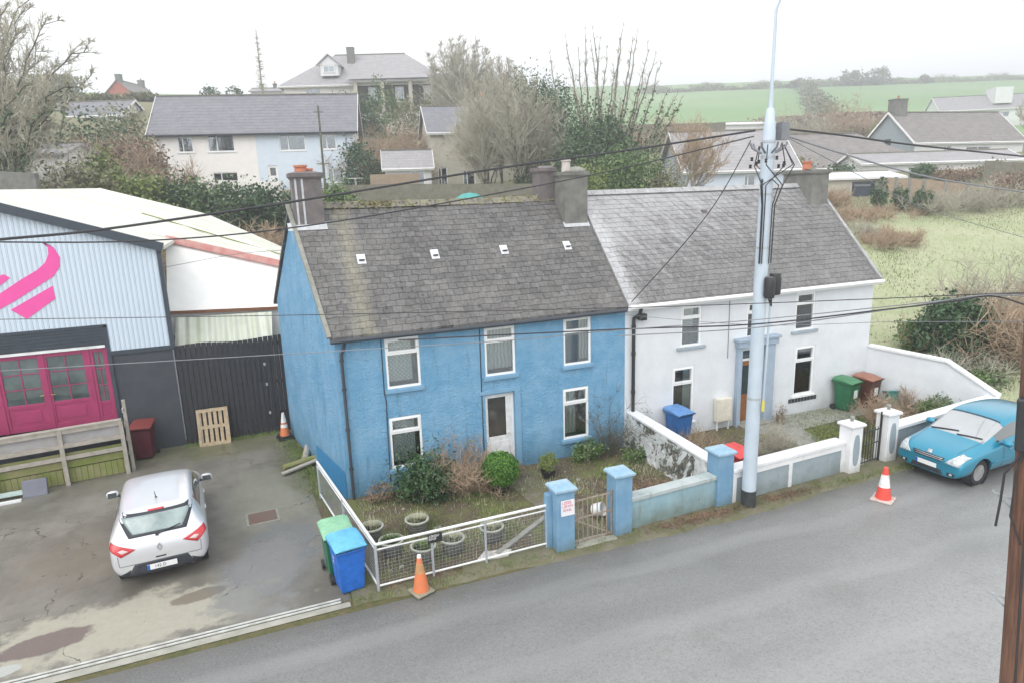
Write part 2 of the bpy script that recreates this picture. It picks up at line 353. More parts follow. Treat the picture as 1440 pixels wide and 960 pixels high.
def yardmat():
    m, nt, b = newmat('yard_concrete'); p = pos(nt)
    n1 = noise(nt, p, .55, 7, .68); n2 = noise(nt, p, 7, 6, .7); n3 = noise(nt, p, 60, 3, .7)
    col = mix(nt, ramp(nt, n1, [(.38, 0), (.62, 1)]), (.12, .112, .095), (.205, .192, .165))
    wet = ramp(nt, noise(nt, p, .4, 5, .6), [(.40, 0), (.5, 1)])
    dry = patchmask(nt, p, -4.2, -3.3, 2.6, 1.0, -.05, .25)
    dry2 = patchmask(nt, p, -1.9, 1.0, 1.2, 2.6, .15, .4)
    col = mix(nt, math_(nt, 'MULTIPLY', dry, .85), col, mix(nt, n2, (.42, .40, .33), (.27, .26, .205)))
    col = mix(nt, math_(nt, 'MULTIPLY', dry2, .6), col, mix(nt, n2, (.27, .27, .21), (.15, .15, .11)))
    pr = patchmask(nt, p, -5.55, -3.3, .75, .34, .1, .15, 2.5, .5); col = mix(nt, math_(nt, 'MULTIPLY', pr, .8), col, (.105, .07, .07))
    br = patchmask(nt, p, -3.2, -2.85, .55, .22, .2, .15, 2.5, .5); col = mix(nt, math_(nt, 'MULTIPLY', br, .8), col, (.13, .105, .075))
    rd = patchmask(nt, p, -5.4, -.4, 1.9, 1.5, 0, .6); col = mix(nt, math_(nt, 'MULTIPLY', rd, .55), col, (.17, .14, .105))
    mossy = patchmask(nt, p, -3.2, 5.4, 3.4, 1.3, 0, .7); col = mix(nt, math_(nt, 'MULTIPLY', mossy, .65), col, (.12, .125, .055))
    mossy2 = patchmask(nt, p, -.9, 2.8, .75, 3.2, .12, .6); col = mix(nt, math_(nt, 'MULTIPLY', mossy2, .8), col, (.095, .10, .045))
    wt = patchmask(nt, p, -1.9, -2.2, 1.0, 2.2, -.25, .3); col = mix(nt, math_(nt, 'MULTIPLY', wt, .6), col, (.115, .125, .14))  # wet patch, bluish sky reflection mixed into its colour
    sp = patchmask(nt, p, -6.1, -3.85, .35, .16, .1, .1, 3, .3); col = mix(nt, sp, col, (.36, .37, .35))
    wv = N(nt, 'ShaderNodeVectorMath', operation='ADD'); nt.links.new(p, wv.inputs[0])
    cn = N(nt, 'ShaderNodeTexNoise'); nt.links.new(p, cn.inputs[0]); cn.inputs['Scale'].default_value = 1.3; cn.inputs['Detail'].default_value = 5
    sv = N(nt, 'ShaderNodeVectorMath', operation='SCALE'); nt.links.new(cn.outputs['Color'], sv.inputs[0]); sv.inputs['Scale'].default_value = 1.1; nt.links.new(sv.outputs[0], wv.inputs[1])
    vo = N(nt, 'ShaderNodeTexVoronoi', feature='DISTANCE_TO_EDGE'); nt.links.new(wv.outputs[0], vo.inputs['Vector']); vo.inputs['Scale'].default_value = .33
    crack = math_(nt, 'MULTIPLY', math_(nt, 'LESS_THAN', vo.outputs[0], .0028), ramp(nt, n1, [(.47, 0), (.53, 1)]))
    col = mix(nt, math_(nt, 'MULTIPLY', crack, .8), col, (.03, .03, .025))
    col = mix(nt, math_(nt, 'MULTIPLY', ramp(nt, n3, [(.6, 0), (.75, 1)]), .3), col, (.4, .38, .33))
    nt.links.new(col, b.inputs['Base Color'])
    wetall = math_(nt, 'MAXIMUM', math_(nt, 'MAXIMUM', wt, pr), math_(nt, 'MULTIPLY', wet, .6))
    dd = math_(nt, 'SUBTRACT', 1, math_(nt, 'MAXIMUM', dry, dry2), clamp=True)
    w2 = math_(nt, 'MULTIPLY', wetall, dd)
    mr = N(nt, 'ShaderNodeMapRange'); nt.links.new(w2, mr.inputs[0]); mr.inputs[3].default_value = .8; mr.inputs[4].default_value = .12
    nt.links.new(mr.outputs[0], b.inputs['Roughness'])
    bump(nt, b, math_(nt, 'ADD', n2, math_(nt, 'MULTIPLY', n3, .4)), .006, .6)
    return m
M['yard'] = yardmat()
def roadmat():
    m, nt, b = newmat('worn_asphalt'); p = pos(nt); s = sep(nt, p)
    n1 = noise(nt, comb(nt, math_(nt, 'MULTIPLY', s[0], .18), math_(nt, 'MULTIPLY', s[1], .9), 0), 1.1, 6, .65)
    n2 = noise(nt, p, 90, 3, .8); n3 = noise(nt, p, 9, 5, .7)
    g = N(nt, 'ShaderNodeMapRange'); nt.links.new(math_(nt, 'SUBTRACT', math_(nt, 'ADD', math_(nt, 'MULTIPLY', n1, 2.2), math_(nt, 'MULTIPLY', s[0], .05)), math_(nt, 'MULTIPLY', s[1], .42)), g.inputs[0])
    g.inputs[1].default_value = 2.9; g.inputs[2].default_value = 5.6
    col = mix(nt, g.outputs[0], (.10, .103, .105), (.31, .315, .315))  # lightens rightward and nearer: wear with wet sky glare painted in
    col = mix(nt, math_(nt, 'MULTIPLY', ramp(nt, n2, [(.45, 0), (.72, 1)]), .5), col, (.36, .36, .34))
    col = mix(nt, math_(nt, 'MULTIPLY', ramp(nt, n2, [(.3, 1), (.45, 0)]), .4), col, (.05, .05, .05))
    col = mix(nt, math_(nt, 'MULTIPLY', ramp(nt, n3, [(.45, 0), (.7, 1)]), .35), col, (.14, .135, .12))
    col = mix(nt, math_(nt, 'MULTIPLY', ramp(nt, noise(nt, p, 26, 6, .9), [(.52, 0), (.66, 1)]), .6), col, (.34, .34, .325))
    col = mix(nt, math_(nt, 'MULTIPLY', ramp(nt, noise(nt, p, 21, 6, .9), [(.36, 1), (.47, 0)]), .6), col, (.045, .045, .045))
    col = mix(nt, math_(nt, 'MULTIPLY', ramp(nt, noise(nt, p, .5, 7, .75), [(.5, 0), (.62, 1)]), .22), col, (.12, .12, .115))
    tr = math_(nt, 'SINE', math_(nt, 'MULTIPLY', math_(nt, 'ADD', s[1], math_(nt, 'MULTIPLY', noise(nt, comb(nt, math_(nt, 'MULTIPLY', s[0], .15), 0, 0), 1, 2), 1.4)), 3.6))
    col = mix(nt, math_(nt, 'MULTIPLY', math_(nt, 'MULTIPLY', ramp(nt, tr, [(.55, 0), (.95, 1)]), n1), .42), col, (.33, .335, .335))
    e = N(nt, 'ShaderNodeMapRange'); nt.links.new(math_(nt, 'ADD', s[1], math_(nt, 'MULTIPLY', noise(nt, p, 2, 5), .5)), e.inputs[0]); e.inputs[1].default_value = -4.75; e.inputs[2].default_value = -4.2; e.inputs[3].default_value = 0; e.inputs[4].default_value = .6
    col = mix(nt, e.outputs[0], col, (.09, .085, .065))
    nt.links.new(col, b.inputs['Base Color'])
    r = N(nt, 'ShaderNodeMapRange'); nt.links.new(n1, r.inputs[0]); r.inputs[1].default_value = .35; r.inputs[2].default_value = .65; r.inputs[3].default_value = .34; r.inputs[4].default_value = .6
    nt.links.new(r.outputs[0], b.inputs['Roughness'])
    bump(nt, b, n2, .008, .7); return m
M['road'] = roadmat()
def groundmat():
    m, nt, b = newmat('grass_and_scrub_ground'); p = pos(nt); s = sep(nt, p)
    n1 = noise(nt, p, .25, 7, .65); n2 = noise(nt, p, 2.2, 6, .75); n3 = noise(nt, p, .03, 3)
    near = mix(nt, ramp(nt, n2, [(.3, 0), (.7, 1)]), (.34, .36, .22), (.48, .48, .34))
    near = mix(nt, ramp(nt, n1, [(.4, 0), (.65, 1)]), near, (.32, .37, .21))
    scrub = mix(nt, ramp(nt, n2, [(.35, 0), (.65, 1)]), (.07, .09, .03), (.16, .13, .075))
    f = N(nt, 'ShaderNodeMapRange'); nt.links.new(math_(nt, 'ADD', s[0], math_(nt, 'MULTIPLY', n1, 6)), f.inputs[0]); f.inputs[1].default_value = 14; f.inputs[2].default_value = 20
    near = mix(nt, f.outputs[0], scrub, near)
    f2 = N(nt, 'ShaderNodeMapRange'); nt.links.new(math_(nt, 'ADD', math_(nt, 'ADD', math_(nt, 'MULTIPLY', s[1], .6), math_(nt, 'MULTIPLY', s[0], .22)), math_(nt, 'MULTIPLY', n1, 4)), f2.inputs[0]); f2.inputs[1].default_value = 19.5; f2.inputs[2].default_value = 23
    near = mix(nt, f2.outputs[0], near, mix(nt, ramp(nt, n2, [(.35, 0), (.65, 1)]), (.17, .19, .10), (.25, .21, .15)))
    # the hill pasture
    far = mix(nt, ramp(nt, noise(nt, p, .012, 5), [(.4, 0), (.6, 1)]), (.19, .32, .12), (.27, .39, .19))
    far = mix(nt, math_(nt, 'MULTIPLY', ramp(nt, noise(nt, p, .25, 6, .7), [(.4, 0), (.7, 1)]), .3), far, (.16, .26, .12))
    dd = math_(nt, 'ADD', math_(nt, 'MULTIPLY', s[1], .6), math_(nt, 'MULTIPLY', s[0], .22))
    g = N(nt, 'ShaderNodeMapRange'); nt.links.new(dd, g.inputs[0]); g.inputs[1].default_value = 58; g.inputs[2].default_value = 68
    nt.links.new(mix(nt, g.outputs[0], near, far), b.inputs['Base Color']); setin(b, 'Roughness', .95); setin(b, 'Specular IOR Level', .2)
    bump(nt, b, n2, .1); return m
M['ground'] = groundmat()
def soilmat():
    m, nt, b = newmat('garden_soil'); p = pos(nt)
    n1 = noise(nt, p, .9, 6, .7); n2 = noise(nt, p, 9, 6, .75)
    col = mix(nt, ramp(nt, n2, [(.35, 0), (.65, 1)]), (.075, .058, .04), (.16, .125, .09))
    col = mix(nt, ramp(nt, n1, [(.46, 0), (.6, 1)]), col, mix(nt, n2, (.11, .14, .035), (.17, .17, .07)))
    nt.links.new(col, b.inputs['Base Color']); setin(b, 'Roughness', .95); bump(nt, b, n2, .05); return m
M['soil'] = soilmat()
M['verge'] = simple('mossy_dirt_verge', (.17, .155, .11), .95, c2=(.10, .105, .045), scale=2.2, bmp=.03, bscale=12)
M['kerb'] = simple('kerb_concrete', (.37, .36, .32), .85, c2=(.26, .26, .22), scale=3, bmp=.004)
# ------------------------------------------------------------------ terrain
def terr(x, y):
    L = np.interp(y, [6.8, 12, 25, 45, 56, 70, 79, 95, 130, 287, 420, 900], [0, 1.3, 4, 7, 8.3, 15, 18.6, 21, 26, 47, 54, 54])
    sx = min(1, max(0, (y+6)/8)); sx = sx*sx*(3-2*sx)
    s = .6*max(0, y)+.22*max(0, x-17)*sx
    Rr = np.interp(s, [0, 3, 16, 23.4, 42, 79, 120, 245, 290, 900], [0, .7, 5.2, 7, 10.9, 16.5, 26, 63, 66, 62])
    if y < 6.5 and x < 16.9: Rr = 0
    t = min(1, max(0, (x-8)/22)); t = t*t*(3-2*t)
    if y < 6.8: t = 1 if x > 16 else 0
    return float(L*(1-t)+Rr*t)
def G(x, y): return Vector((x, y, terr(x, y)))

def ground():
    xs = sorted(set([-160, -130, -105, -85, -70, -58, -48, -40, -34, -29, -25, -22]+list(np.arange(-20, 60, 1.0))+list(np.arange(60, 120, 3.))+list(np.arange(120, 300, 9.))+list(np.arange(300, 520, 20.))+[520]))
    ys = sorted(set([-70, -50, -35, -25, -18, -14]+list(np.arange(-12, 60, 1.0))+[6.5, 6.8]+list(np.arange(60, 120, 3.))+list(np.arange(120, 320, 8.))+list(np.arange(320, 460, 20.))+[460]))
    vs = [(x, y, terr(x, y)) for y in ys for x in xs]; nx = len(xs)
    fs = [(j*nx+i, j*nx+i+1, (j+1)*nx+i+1, (j+1)*nx+i) for j in range(len(ys)-1) for i in range(nx-1)]
    mb = MB(); mb.v = vs; mb.f = fs; mb.m = [0]*len(fs)
    return tag(mb.build('ground', M['ground'], smooth='all'), kind='structure')
ground()
def sheet(name, poly, z, mat, kind='structure'):
    mb = MB(); mb.add([(x, y, z) for x, y in poly], [tuple(range(len(poly)))])
    o = mb.build(name, mat)
    if o.data.polygons[0].normal.z < 0: o.data.flip_normals()
    return tag(o, kind=kind)
sheet('road', [(-70, -4.62), (-6, -4.62), (.2, -4.6), (6.4, -4.64), (14, -4.42), (22, -4.35), (60, -4.3), (60, -13.4), (-70, -13.4)], .004, M['road'])
sheet('pavement', [(-70, -13.4), (60, -13.4), (60, -30), (-70, -30)], .006, M['kerb'])  # unseen sheet added so the windows reflect grey ground, not grass
sheet('yard', [(-14, -4.35), (-.55, -4.2), (-.75, .5), (-1.0, 6.45), (-14, 6.45)], .006, M['yard'])
# verge between the walls and the carriageway: a low ragged step
mb = MB(); xs = np.arange(-.55, 24, .3)
vv = []
for i, x in enumerate(xs):
    yo = float(np.interp(x, [-.55, 3.5, 6.4, 9, 11, 14, 24], [-4.4, -4.62, -4.72, -4.75, -4.5, -4.5, -4.45]))+rnd.uniform(-.05, .05)
    yi = float(np.interp(x, [-.55, 14, 24], [-3.9, -3.6, -2.9]))
    vv += [(x, yi, .03), (x, (yi+yo)/2, .05+rnd.uniform(0, .03)), (x, yo+.06, .025), (x, yo, .0)]
mb.add(vv, [(4*i+k, 4*i+k+1, 4*i+5+k, 4*i+4+k) for i in range(len(xs)-1) for k in range(3)])
tag(mb.build('verge', M['verge'], smooth='all'), kind='structure')
sheet('garden_soil', [(-.5, -4.1), (8.0, -3.9), (8.0, .05), (-.2, .05), (-.75, .3)], .035, M['soil'])
sheet('garden_soil', [(8.15, -3.9), (18.2, -3.4), (17.0, .05), (8.15, .05)], .032, M['soil'])
mb = MB(); mb.add([(x, y, .044) for x, y in ((11.7, .0), (16.9, .1), (16.9, -.95), (13.2, -1.2), (12.95, -3.9), (12.1, -3.9), (12.2, -1.1), (11.7, -.9))], [tuple(range(8))])
tag(mb.build('path', M['concrete']), kind='structure')
mb = MB(); mb.add([(x, y, .046) for x, y in ((3.75, 0), (4.6, 0), (4.95, -4.1), (4.15, -4.1))], [(0, 1, 2, 3)])
tag(mb.build('path', simple('mossy_path', (.17, .15, .12), .9, c2=(.11, .12, .05), scale=3, bmp=.01)), kind='structure')
mb = MB().box(4.0, 4.95, -4.42, -4.1, 0, .06); tag(mb.build('pavement', M['kerb'], bevel=.01), kind='structure')
# low concrete kerb and the slotted drain along the mouth of the yard
mb = MB(); mb.add([(-14, -4.62, .012), (-.6, -4.42, .012), (-.6, -4.26, .012), (-14, -4.40, .012)], [(0, 1, 2, 3)])
tag(mb.build('pavement', M['kerb']), kind='structure')
dr = thing('drain_channel', 'pale slotted drain channel across the mouth of the yard', 'drain', (0, 0, 0))
for off, nm in ((0, 'edge_rail'), (.085, 'edge_rail')):
    MB().bar((-14, -4.36+off, .022), (-.75, -4.22+off, .022), .045, .02).build(nm, simple('worn_channel_steel', (.55, .56, .53), .5, c2=(.36, .36, .33), scale=5), dr)
MB().bar((-14, -4.3175, .014), (-.75, -4.1775, .014), .035, .012).build('grating', M['black_pvc'], dr)

# ------------------------------------------------------------------ walls with openings
def wall_face(mb, x0, x1, z0, z1, y, ops, depth=.17, into=1, m=0):
    """front face in the plane y, openings (x0,x1,z0,z1), reveals going to y+depth*into"""
    X = sorted({x0, x1, *[o[0] for o in ops], *[o[1] for o in ops]}); Z = sorted({z0, z1, *[o[2] for o in ops], *[o[3] for o in ops]})
    for a, b in zip(X, X[1:]):
        for c, d in zip(Z, Z[1:]):
            cx, cz = (a+b)/2, (c+d)/2
            if any(o[0] < cx < o[1] and o[2] < cz < o[3] for o in ops): continue
            mb.quad((a, y, c), (b, y, c), (b, y, d), (a, y, d), m)
    for a, b, c, d in ops:
        e = y+depth*into
        mb.quad((a, y, c), (b, y, c), (b, e, c), (a, e, c), m); mb.quad((a, y, d), (b, y, d), (b, e, d), (a, e, d), m)
        mb.quad((a, y, c), (a, y, d), (a, e, d), (a, e, c), m); mb.quad((b, y, c), (b, y, d), (b, e, d), (b, e, c), m)

def window(t, x0, x1, z0, z1, y, style='top', sill=None, lace=None, depth=.085, fw=.055, label=None, bars=1, frame_mat=None, room=None):
    """pvc window set in a reveal: frame (part) > pane, curtain, sill (sub-parts)"""
    fm = frame_mat or M['white_pvc']
    ya = y+depth-.07; yb = y+depth+.0
    f = MB()
    def fr(a, b, c, d, w, yy0=ya, yy1=yb):
        f.box(a, b, yy0, yy1, c, c+w); f.box(a, b, yy0, yy1, d-w, d); f.box(a, a+w, yy0, yy1, c+w, d-w); f.box(b-w, b, yy0, yy1, c+w, d-w)
    fr(x0, x1, z0, z1, fw)
    if style == 'top':
        zt = z1-(z1-z0)*.30; f.box(x0+fw, x1-fw, ya-.004, yb, zt-fw*.6, zt+fw*.6)
        fr(x0+fw*.7, x1-fw*.7, zt+fw*.4, z1-fw*.7, fw*.8, ya-.018, yb-.003)
    elif style == 'side':
        xm = x0+(x1-x0)*.34; f.box(xm-fw/2, xm+fw/2, ya-.004, yb, z0+fw, z1-fw)
    elif style == 'cross':
        for k in range(1, bars+1):
            xm = x0+(x1-x0)*k/(bars+1); f.box(xm-fw/3, xm+fw/3, ya-.004, yb, z0+fw, z1-fw)
    w = f.build('window', fm, t, bevel=.006 if (x1-x0) < 1.2 and fw > .05 else 0)
    if label: w['label'] = label
    g = MB(); g.box(x0+fw*.5, x1-fw*.5, yb-.03, yb-.022, z0+fw*.5, z1-fw*.5); g.build('pane', M['glass'], w)
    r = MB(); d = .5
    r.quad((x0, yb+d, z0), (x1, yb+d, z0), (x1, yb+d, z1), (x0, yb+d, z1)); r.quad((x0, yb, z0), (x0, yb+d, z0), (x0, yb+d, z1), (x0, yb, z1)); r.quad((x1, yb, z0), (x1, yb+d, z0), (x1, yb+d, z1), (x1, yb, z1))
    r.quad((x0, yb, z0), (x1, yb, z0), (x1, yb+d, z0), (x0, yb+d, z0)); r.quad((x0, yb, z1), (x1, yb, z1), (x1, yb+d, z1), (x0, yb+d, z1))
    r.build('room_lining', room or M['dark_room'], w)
    if lace:
        c = MB(); n = 28; a, b = lace[:2]; top = z1-fw; bot = z0+fw*.6+lace[2]
        for i in range(n):
            u0 = a+(b-a)*i/n; u1 = a+(b-a)*(i+1)/n
            o0 = .012*math.sin(i*1.9); o1 = .012*math.sin((i+1)*1.9)
            c.quad((u0, yb+.05+o0, bot), (u1, yb+.05+o1, bot), (u1, yb+.05+o1, top), (u0, yb+.05+o0, top))
        c.build('curtain', M['net'] if len(lace) > 3 else M['lace'], w)
    if sill:
        sm, ov, th = sill
        MB().box(x0-ov, x1+ov, y-.07, y+depth-.072, z0-th, z0-.002).build('sill', sm, w, bevel=.012)
    return w

def roof_slab(mb, x0, x1, y0, z0, y1, z1, th=.09, n=1, m_=1, jit=0, m=0, rd=None):
    """a sloping slab from the eave (y0,z0) to the ridge (y1,z1)"""
    r = rd or random.Random(3)
    top = [[None]*(n+1) for _ in range(m_+1)]
    o = len(mb.v)
    for j in range(m_+1):
        for i in range(n+1):
            u = i/n; v = j/m_
            z = z0+(z1-z0)*v+(r.uniform(-jit, jit) if 0 < j < m_ else 0)
            mb.v.append((x0+(x1-x0)*u, y0+(y1-y0)*v, z))
    for j in range(m_):
        for i in range(n):
            a = o+j*(n+1)+i; mb.f.append((a, a+1, a+n+2, a+n+1)); mb.m.append(m)
    # underside and edges
    mb.quad((x0, y0, z0-th), (x1, y0, z0-th), (x1, y1, z1-th), (x0, y1, z1-th), m)
    mb.quad((x0, y0, z0-th), (x0, y0, z0), (x0, y1, z1), (x0, y1, z1-th), m); mb.quad((x1, y0, z0-th), (x1, y0, z0), (x1, y1, z1), (x1, y1, z1-th), m)
    mb.quad((x0, y0, z0-th), (x1, y0, z0-th), (x1, y0, z0), (x0, y0, z0), m)

# ------------------------------------------------------------------ BLUE HOUSE
EH, RH, RY = 4.16, 7.07, 2.75
bh = thing('terraced_house', 'blue roughcast two storey house with four small vents in its mossy slate roof', 'house', (0, 0, 0))
Wb = 7.78
ops = [(1.16, 2.0, 2.66, 3.90), (3.68, 4.51, 2.64, 3.92), (5.90, 6.72, 2.64, 3.93), (1.13, 1.94, .60, 1.93), (5.86, 6.64, .55, 2.0), (3.64, 4.45, .06, 2.14)]
mb = MB(); wall_face(mb, 0, Wb, -.3, EH, 0, ops)
BLx = -.95
mb.quad((0, 0, -.3), (BLx, 5.5, -.3), (BLx, 5.5, EH+.1), (0, 0, EH))
mb.add([(0, 0, EH), (BLx, 5.5, EH+.1), (-.45, RY, RH-.12)], [(0, 1, 2)])
mb.quad((BLx, 5.5, -.3), (Wb, 5.5, -.3), (Wb, 5.5, EH), (BLx, 5.5, EH+.1))
bw = mb.build('wall', M['blue_wall'], bh)
# darker blue band painted at the foot of the gable
mb = MB(); k = (BLx/5.5)
mb.prism([(-.012, .02, -.05), (k*2.5-.012, 2.5, -.05), (k*2.5-.012, 2.5, .62), (-.012, .02, .72)], (-.012, 0, 0)); mb.build('plinth', simple('deep_blue_plinth', (.03, .2, .42), .6, c2=(.035, .23, .46)), bh)
# roof: the verge follows the skewed gable
mb = MB(); r = random.Random(5); n, mm = 40, 16
o = 0
for j in range(mm+1):
    v = j/mm
    for i in range(n+1):
        u = i/n; xl = -.10*(1-v)-.53*v; x = xl+(Wb+.0-xl)*u
        y = -.16+(RY+.16)*v; z = EH-.06+(RH-EH+.06)*v+(r.uniform(-.014, .014) if 0 < j < mm and 0 < u < 1 else 0)-.05*math.sin(u*math.pi)*(v**2)
        mb.v.append((x, y, z))
for j in range(mm):
    for i in range(n):
        a = j*(n+1)+i; mb.f.append((a, a+1, a+n+2, a+n+1)); mb.m.append(0)
mb.quad((-.10, -.16, EH-.14), (Wb, -.16, EH-.14), (Wb, RY, RH-.1), (-.53, RY, RH-.1))
mb.quad((-.10, -.16, EH-.14), (-.10, -.16, EH-.06), (-.53, RY, RH), (-.53, RY, RH-.1)); mb.quad((-.10, -.16, EH-.14), (Wb, -.16, EH-.14), (Wb, -.16, EH-.06), (-.10, -.16, EH-.06))
# back slope
mb.quad((-.53, RY, RH), (Wb, RY, RH), (Wb, 5.7, EH), (-1.05, 5.7, EH+.05)); mb.quad((-.53, RY, RH-.1), (Wb, RY, RH-.1), (Wb, 5.7, EH-.1), (-1.05, 5.7, EH-.05)); mb.quad((-.53, RY, RH), (-.53, RY, RH-.1), (-1.05, 5.7, EH-.05), (-1.05, 5.7, EH+.05))
br = mb.build('roof', M['slate_blue'], bh)
# mortar verge
mb = MB(); P = [(-.115-.43*v, -.16+(RY+.16)*v, EH-.05+(RH-EH+.05)*v) for v in (0, .2, .4, .6, .8, 1)]
for a, b in zip(P, P[1:]): mb.bar(a, b, .10, .07)
mb.build('verge_mortar', M['concrete'], br)
# ridge tiles: each tile sits a little differently
mb = MB(); x = -.45
while x < Wb-.9:
    L = .42; dz = rnd.uniform(-.012, .012)-.05*math.sin((x+.5)/8.2*math.pi)
    mb.prism([(x, RY-.15, RH-.11+dz), (x, RY, RH+.05+dz), (x, RY+.15, RH-.11+dz)], (L-.012, 0, 0)); x += L
mb.build('ridge_tiles', M['ridge'], br)
vs = []
for k in range(1500):
    x = rng.uniform(-.3, 7.3) if rng.random() < .7 else rng.normal(1.7, .5); y = RY+rng.normal(-.02, .08); z = RH+.0-abs(y-RY)*.8+rng.uniform(0, .06)-.05*math.sin((x+.5)/8.2*math.pi)
    p = np.array([x, y, z]); d = rng.normal(size=(3, 3))*.03; vs.append(p+d[0]); vs.append(p+d[1]); vs.append(p+d[2])
np_obj('moss_tufts', np.array(vs), 3, M['moss'], br)
# roof vents
def roof_z(y, he=EH-.06): return he+(RH-he)*(y+.16)/(RY+.16)
for x in (1.0, 2.9, 4.83, 6.73):
    zc = roof_z(1.4); a = M['pitch_b']; mb = MB()
    d = Vector((0, math.cos(a), math.sin(a))); nn = Vector((0, -math.sin(a), math.cos(a))); c = Vector((x, 1.4, zc+.01))
    def pp(u, v, w): return c+Vector((u*.82, 0, 0))+d*v*.82+nn*w
    mb.add([pp(-.13, -.19, .005), pp(.13, -.19, .005), pp(.13, .17, .012), pp(-.13, .17, .012)], [(0, 1, 2, 3)])
    hood = [pp(-.095, -.09, .015), pp(.095, -.09, .015), pp(.095, .15, .015), pp(-.095, .15, .015), pp(-.085, -.10, .10), pp(.085, -.10, .10), pp(.085, .13, .05), pp(-.085, .13, .05)]
    mb.add(hood, [(4, 5, 6, 7), (0, 4, 7, 3), (1, 2, 6, 5), (3, 7, 6, 2), (0, 1, 5, 4)])
    vt = mb.build('roof_vent', simple('vent_plastic', (.75, .77, .8), .45, .05) if x == 1.0 else bpy.data.materials['vent_plastic'], bh, bevel=.01)
    MB().add([pp(-.08, -.103, .03), pp(.08, -.103, .03), pp(.08, -.103, .085), pp(-.08, -.103, .085)], [(0, 1, 2, 3)]).build('grille', M['black_pvc'], vt)
# chimneys
def chimney(t, x0, x1, y0, y1, z0, z1, mat, pots, cap=.05, name='chimney', potmat=None, strips=False):
    mb = MB().box(x0, x1, y0, y1, z0, z1-.1); mb.box(x0-cap, x1+cap, y0-cap, y1+cap, z1-.1, z1)
    mb.box(x0-cap*.5, x1+cap*.5, y0-cap*.5, y1+cap*.5, z1-.14, z1-.1)
    mb.prism([(x0-cap+.02, y0-cap+.02, z1), (x1+cap-.02, y0-cap+.02, z1), ((x0+x1)/2+.15, (y0+y1)/2, z1+.06), ((x0+x1)/2-.15, (y0+y1)/2, z1+.06)], (0, .001, 0))
    c = mb.build(name, mat, t, bevel=.01)
    for (px, py, r, h) in pots:
        MB().lathe([(r*1.05, z1), (r, z1+.03), (r*.93, z1+h-.06), (r*1.12, z1+h-.05), (r*1.12, z1+h), (r*.85, z1+h), (r*.8, z1+h-.2)], (px, py, 0), 14).build('chimney_pot', potmat or M['chim_pot'], c, smooth=True)
    return c
c = chimney(bh, -.42, .30, 2.25, 2.9, 6.35, 7.84, M['chim'], [(-.15, 2.6, .15, .2), (.05, 2.65, .1, .12)], .06)
mb = MB()
for x in (-.36, -.2): mb.box(x, x+.05, 2.24, 2.25-.003, 6.5, 7.7)
mb.add([(-.425, 2.4, 6.4), (-.425, 2.48, 6.4), (-.425, 2.48, 7.6), (-.425, 2.4, 7.6)], [(0, 1, 2, 3)])
mb.build('lead_strip', M['lead'], c)
mb = MB(); mb.quad((-.62, 2.12, roof_z(2.12)+.015), (.34, 2.12, roof_z(2.12)+.015), (.34, 2.3, roof_z(2.3)+.015), (-.62, 2.3, roof_z(2.3)+.015)); mb.build('flashing', M['lead'], c)
c = chimney(bh, 6.95, 7.68, 1.95, 2.6, 5.5, 7.72, M['chim_grey'], [(7.15, 2.25, .13, .34)], .05, potmat=M['pot_pale'])
mb = MB(); mb.quad((6.9, 1.86, roof_z(1.86)+.015), (7.72, 1.86, roof_z(1.86)+.015), (7.72, 2.0, roof_z(2.0)+.015), (6.9, 2.0, roof_z(2.0)+.015)); mb.build('flashing', M['lead'], c)
MB().lathe([(.01, 7.72), (.3, 7.74), (.28, 7.8), (.1, 7.86), (.01, 7.87)], (7.47, 2.3, 0), 12).build('chimney_cowl', M['concrete'], c, smooth=True)
chimney(bh, 6.45, 6.98, 2.62, 3.1, 5.5, 7.86, M['chim'], [], .05)
# windows
SB = (M['blue_trim'], .07, .10); PR = simple('pale_room', (.30, .29, .26), .9, c2=(.16, .155, .14), scale=2)
window(bh, *ops[0], 0, sill=SB, room=PR, lace=(1.2, 1.82, .12)); window(bh, *ops[1], 0, sill=SB, room=PR, lace=(3.74, 4.47, .12, 1)); window(bh, *ops[2], 0, sill=SB, room=PR, lace=(6.42, 6.68, .08, 1))
window(bh, *ops[3], 0, sill=SB, room=PR, lace=(1.18, 1.78, .1)); window(bh, *ops[4], 0, sill=SB, room=PR, lace=(5.92, 6.3, .1, 1))
# door
mb = MB(); x0, x1, z0, z1 = ops[5]
mb.box(x0, x0+.05, .09, .17, z0, z1); mb.box(x1-.05, x1, .09, .17, z0, z1); mb.box(x0+.05, x1-.05, .09, .17, z1-.05, z1); f = mb.build('door_frame', M['white_pvc'], bh)
mb = MB(); mb.box(x0+.05, x1-.05, .11, .165, z0, .95); mb.box(x0+.05, x0+.10, .11, .165, .95, 2.09); mb.box(x1-.21, x1-.05, .11, .165, .95, 2.09); mb.box(x0+.10, x1-.21, .11, .165, 2.02, 2.09)
mb.box(x0+.14, x1-.14, .1, .11, .2, .82)
d = mb.build('door', simple('stained_white_door', (.80, .81, .82), .45, c2=(.62, .63, .62), scale=7), bh, bevel=.005)
MB().box(x0+.1, x1-.21, .13, .14, .95, 2.02).build('door_pane', simple('brown_dark_glass', (.03, .03, .03), .08, c2=(.08, .075, .065), scale=1.2, spec=.8), d)
MB().tube([(x1-.13, .10, 1.0), (x1-.13, .06, 1.0), (x1-.2, .06, 1.0)], .009, 6).build('handle', M['galv'], d)
MB().box(x0-.02, x1+.12, -.05, .2, -.0, .058).build('doorstep', M['concrete'], bh, bevel=.01)
mb = MB().box(x1+.0, x1+.17, -.035, -.002, .05, 2.2); mb.box(x0-.15, x1+.17, -.03, -.002, 2.17, 2.27); mb.build('door_surround', M['blue_trim'], bh, bevel=.01)
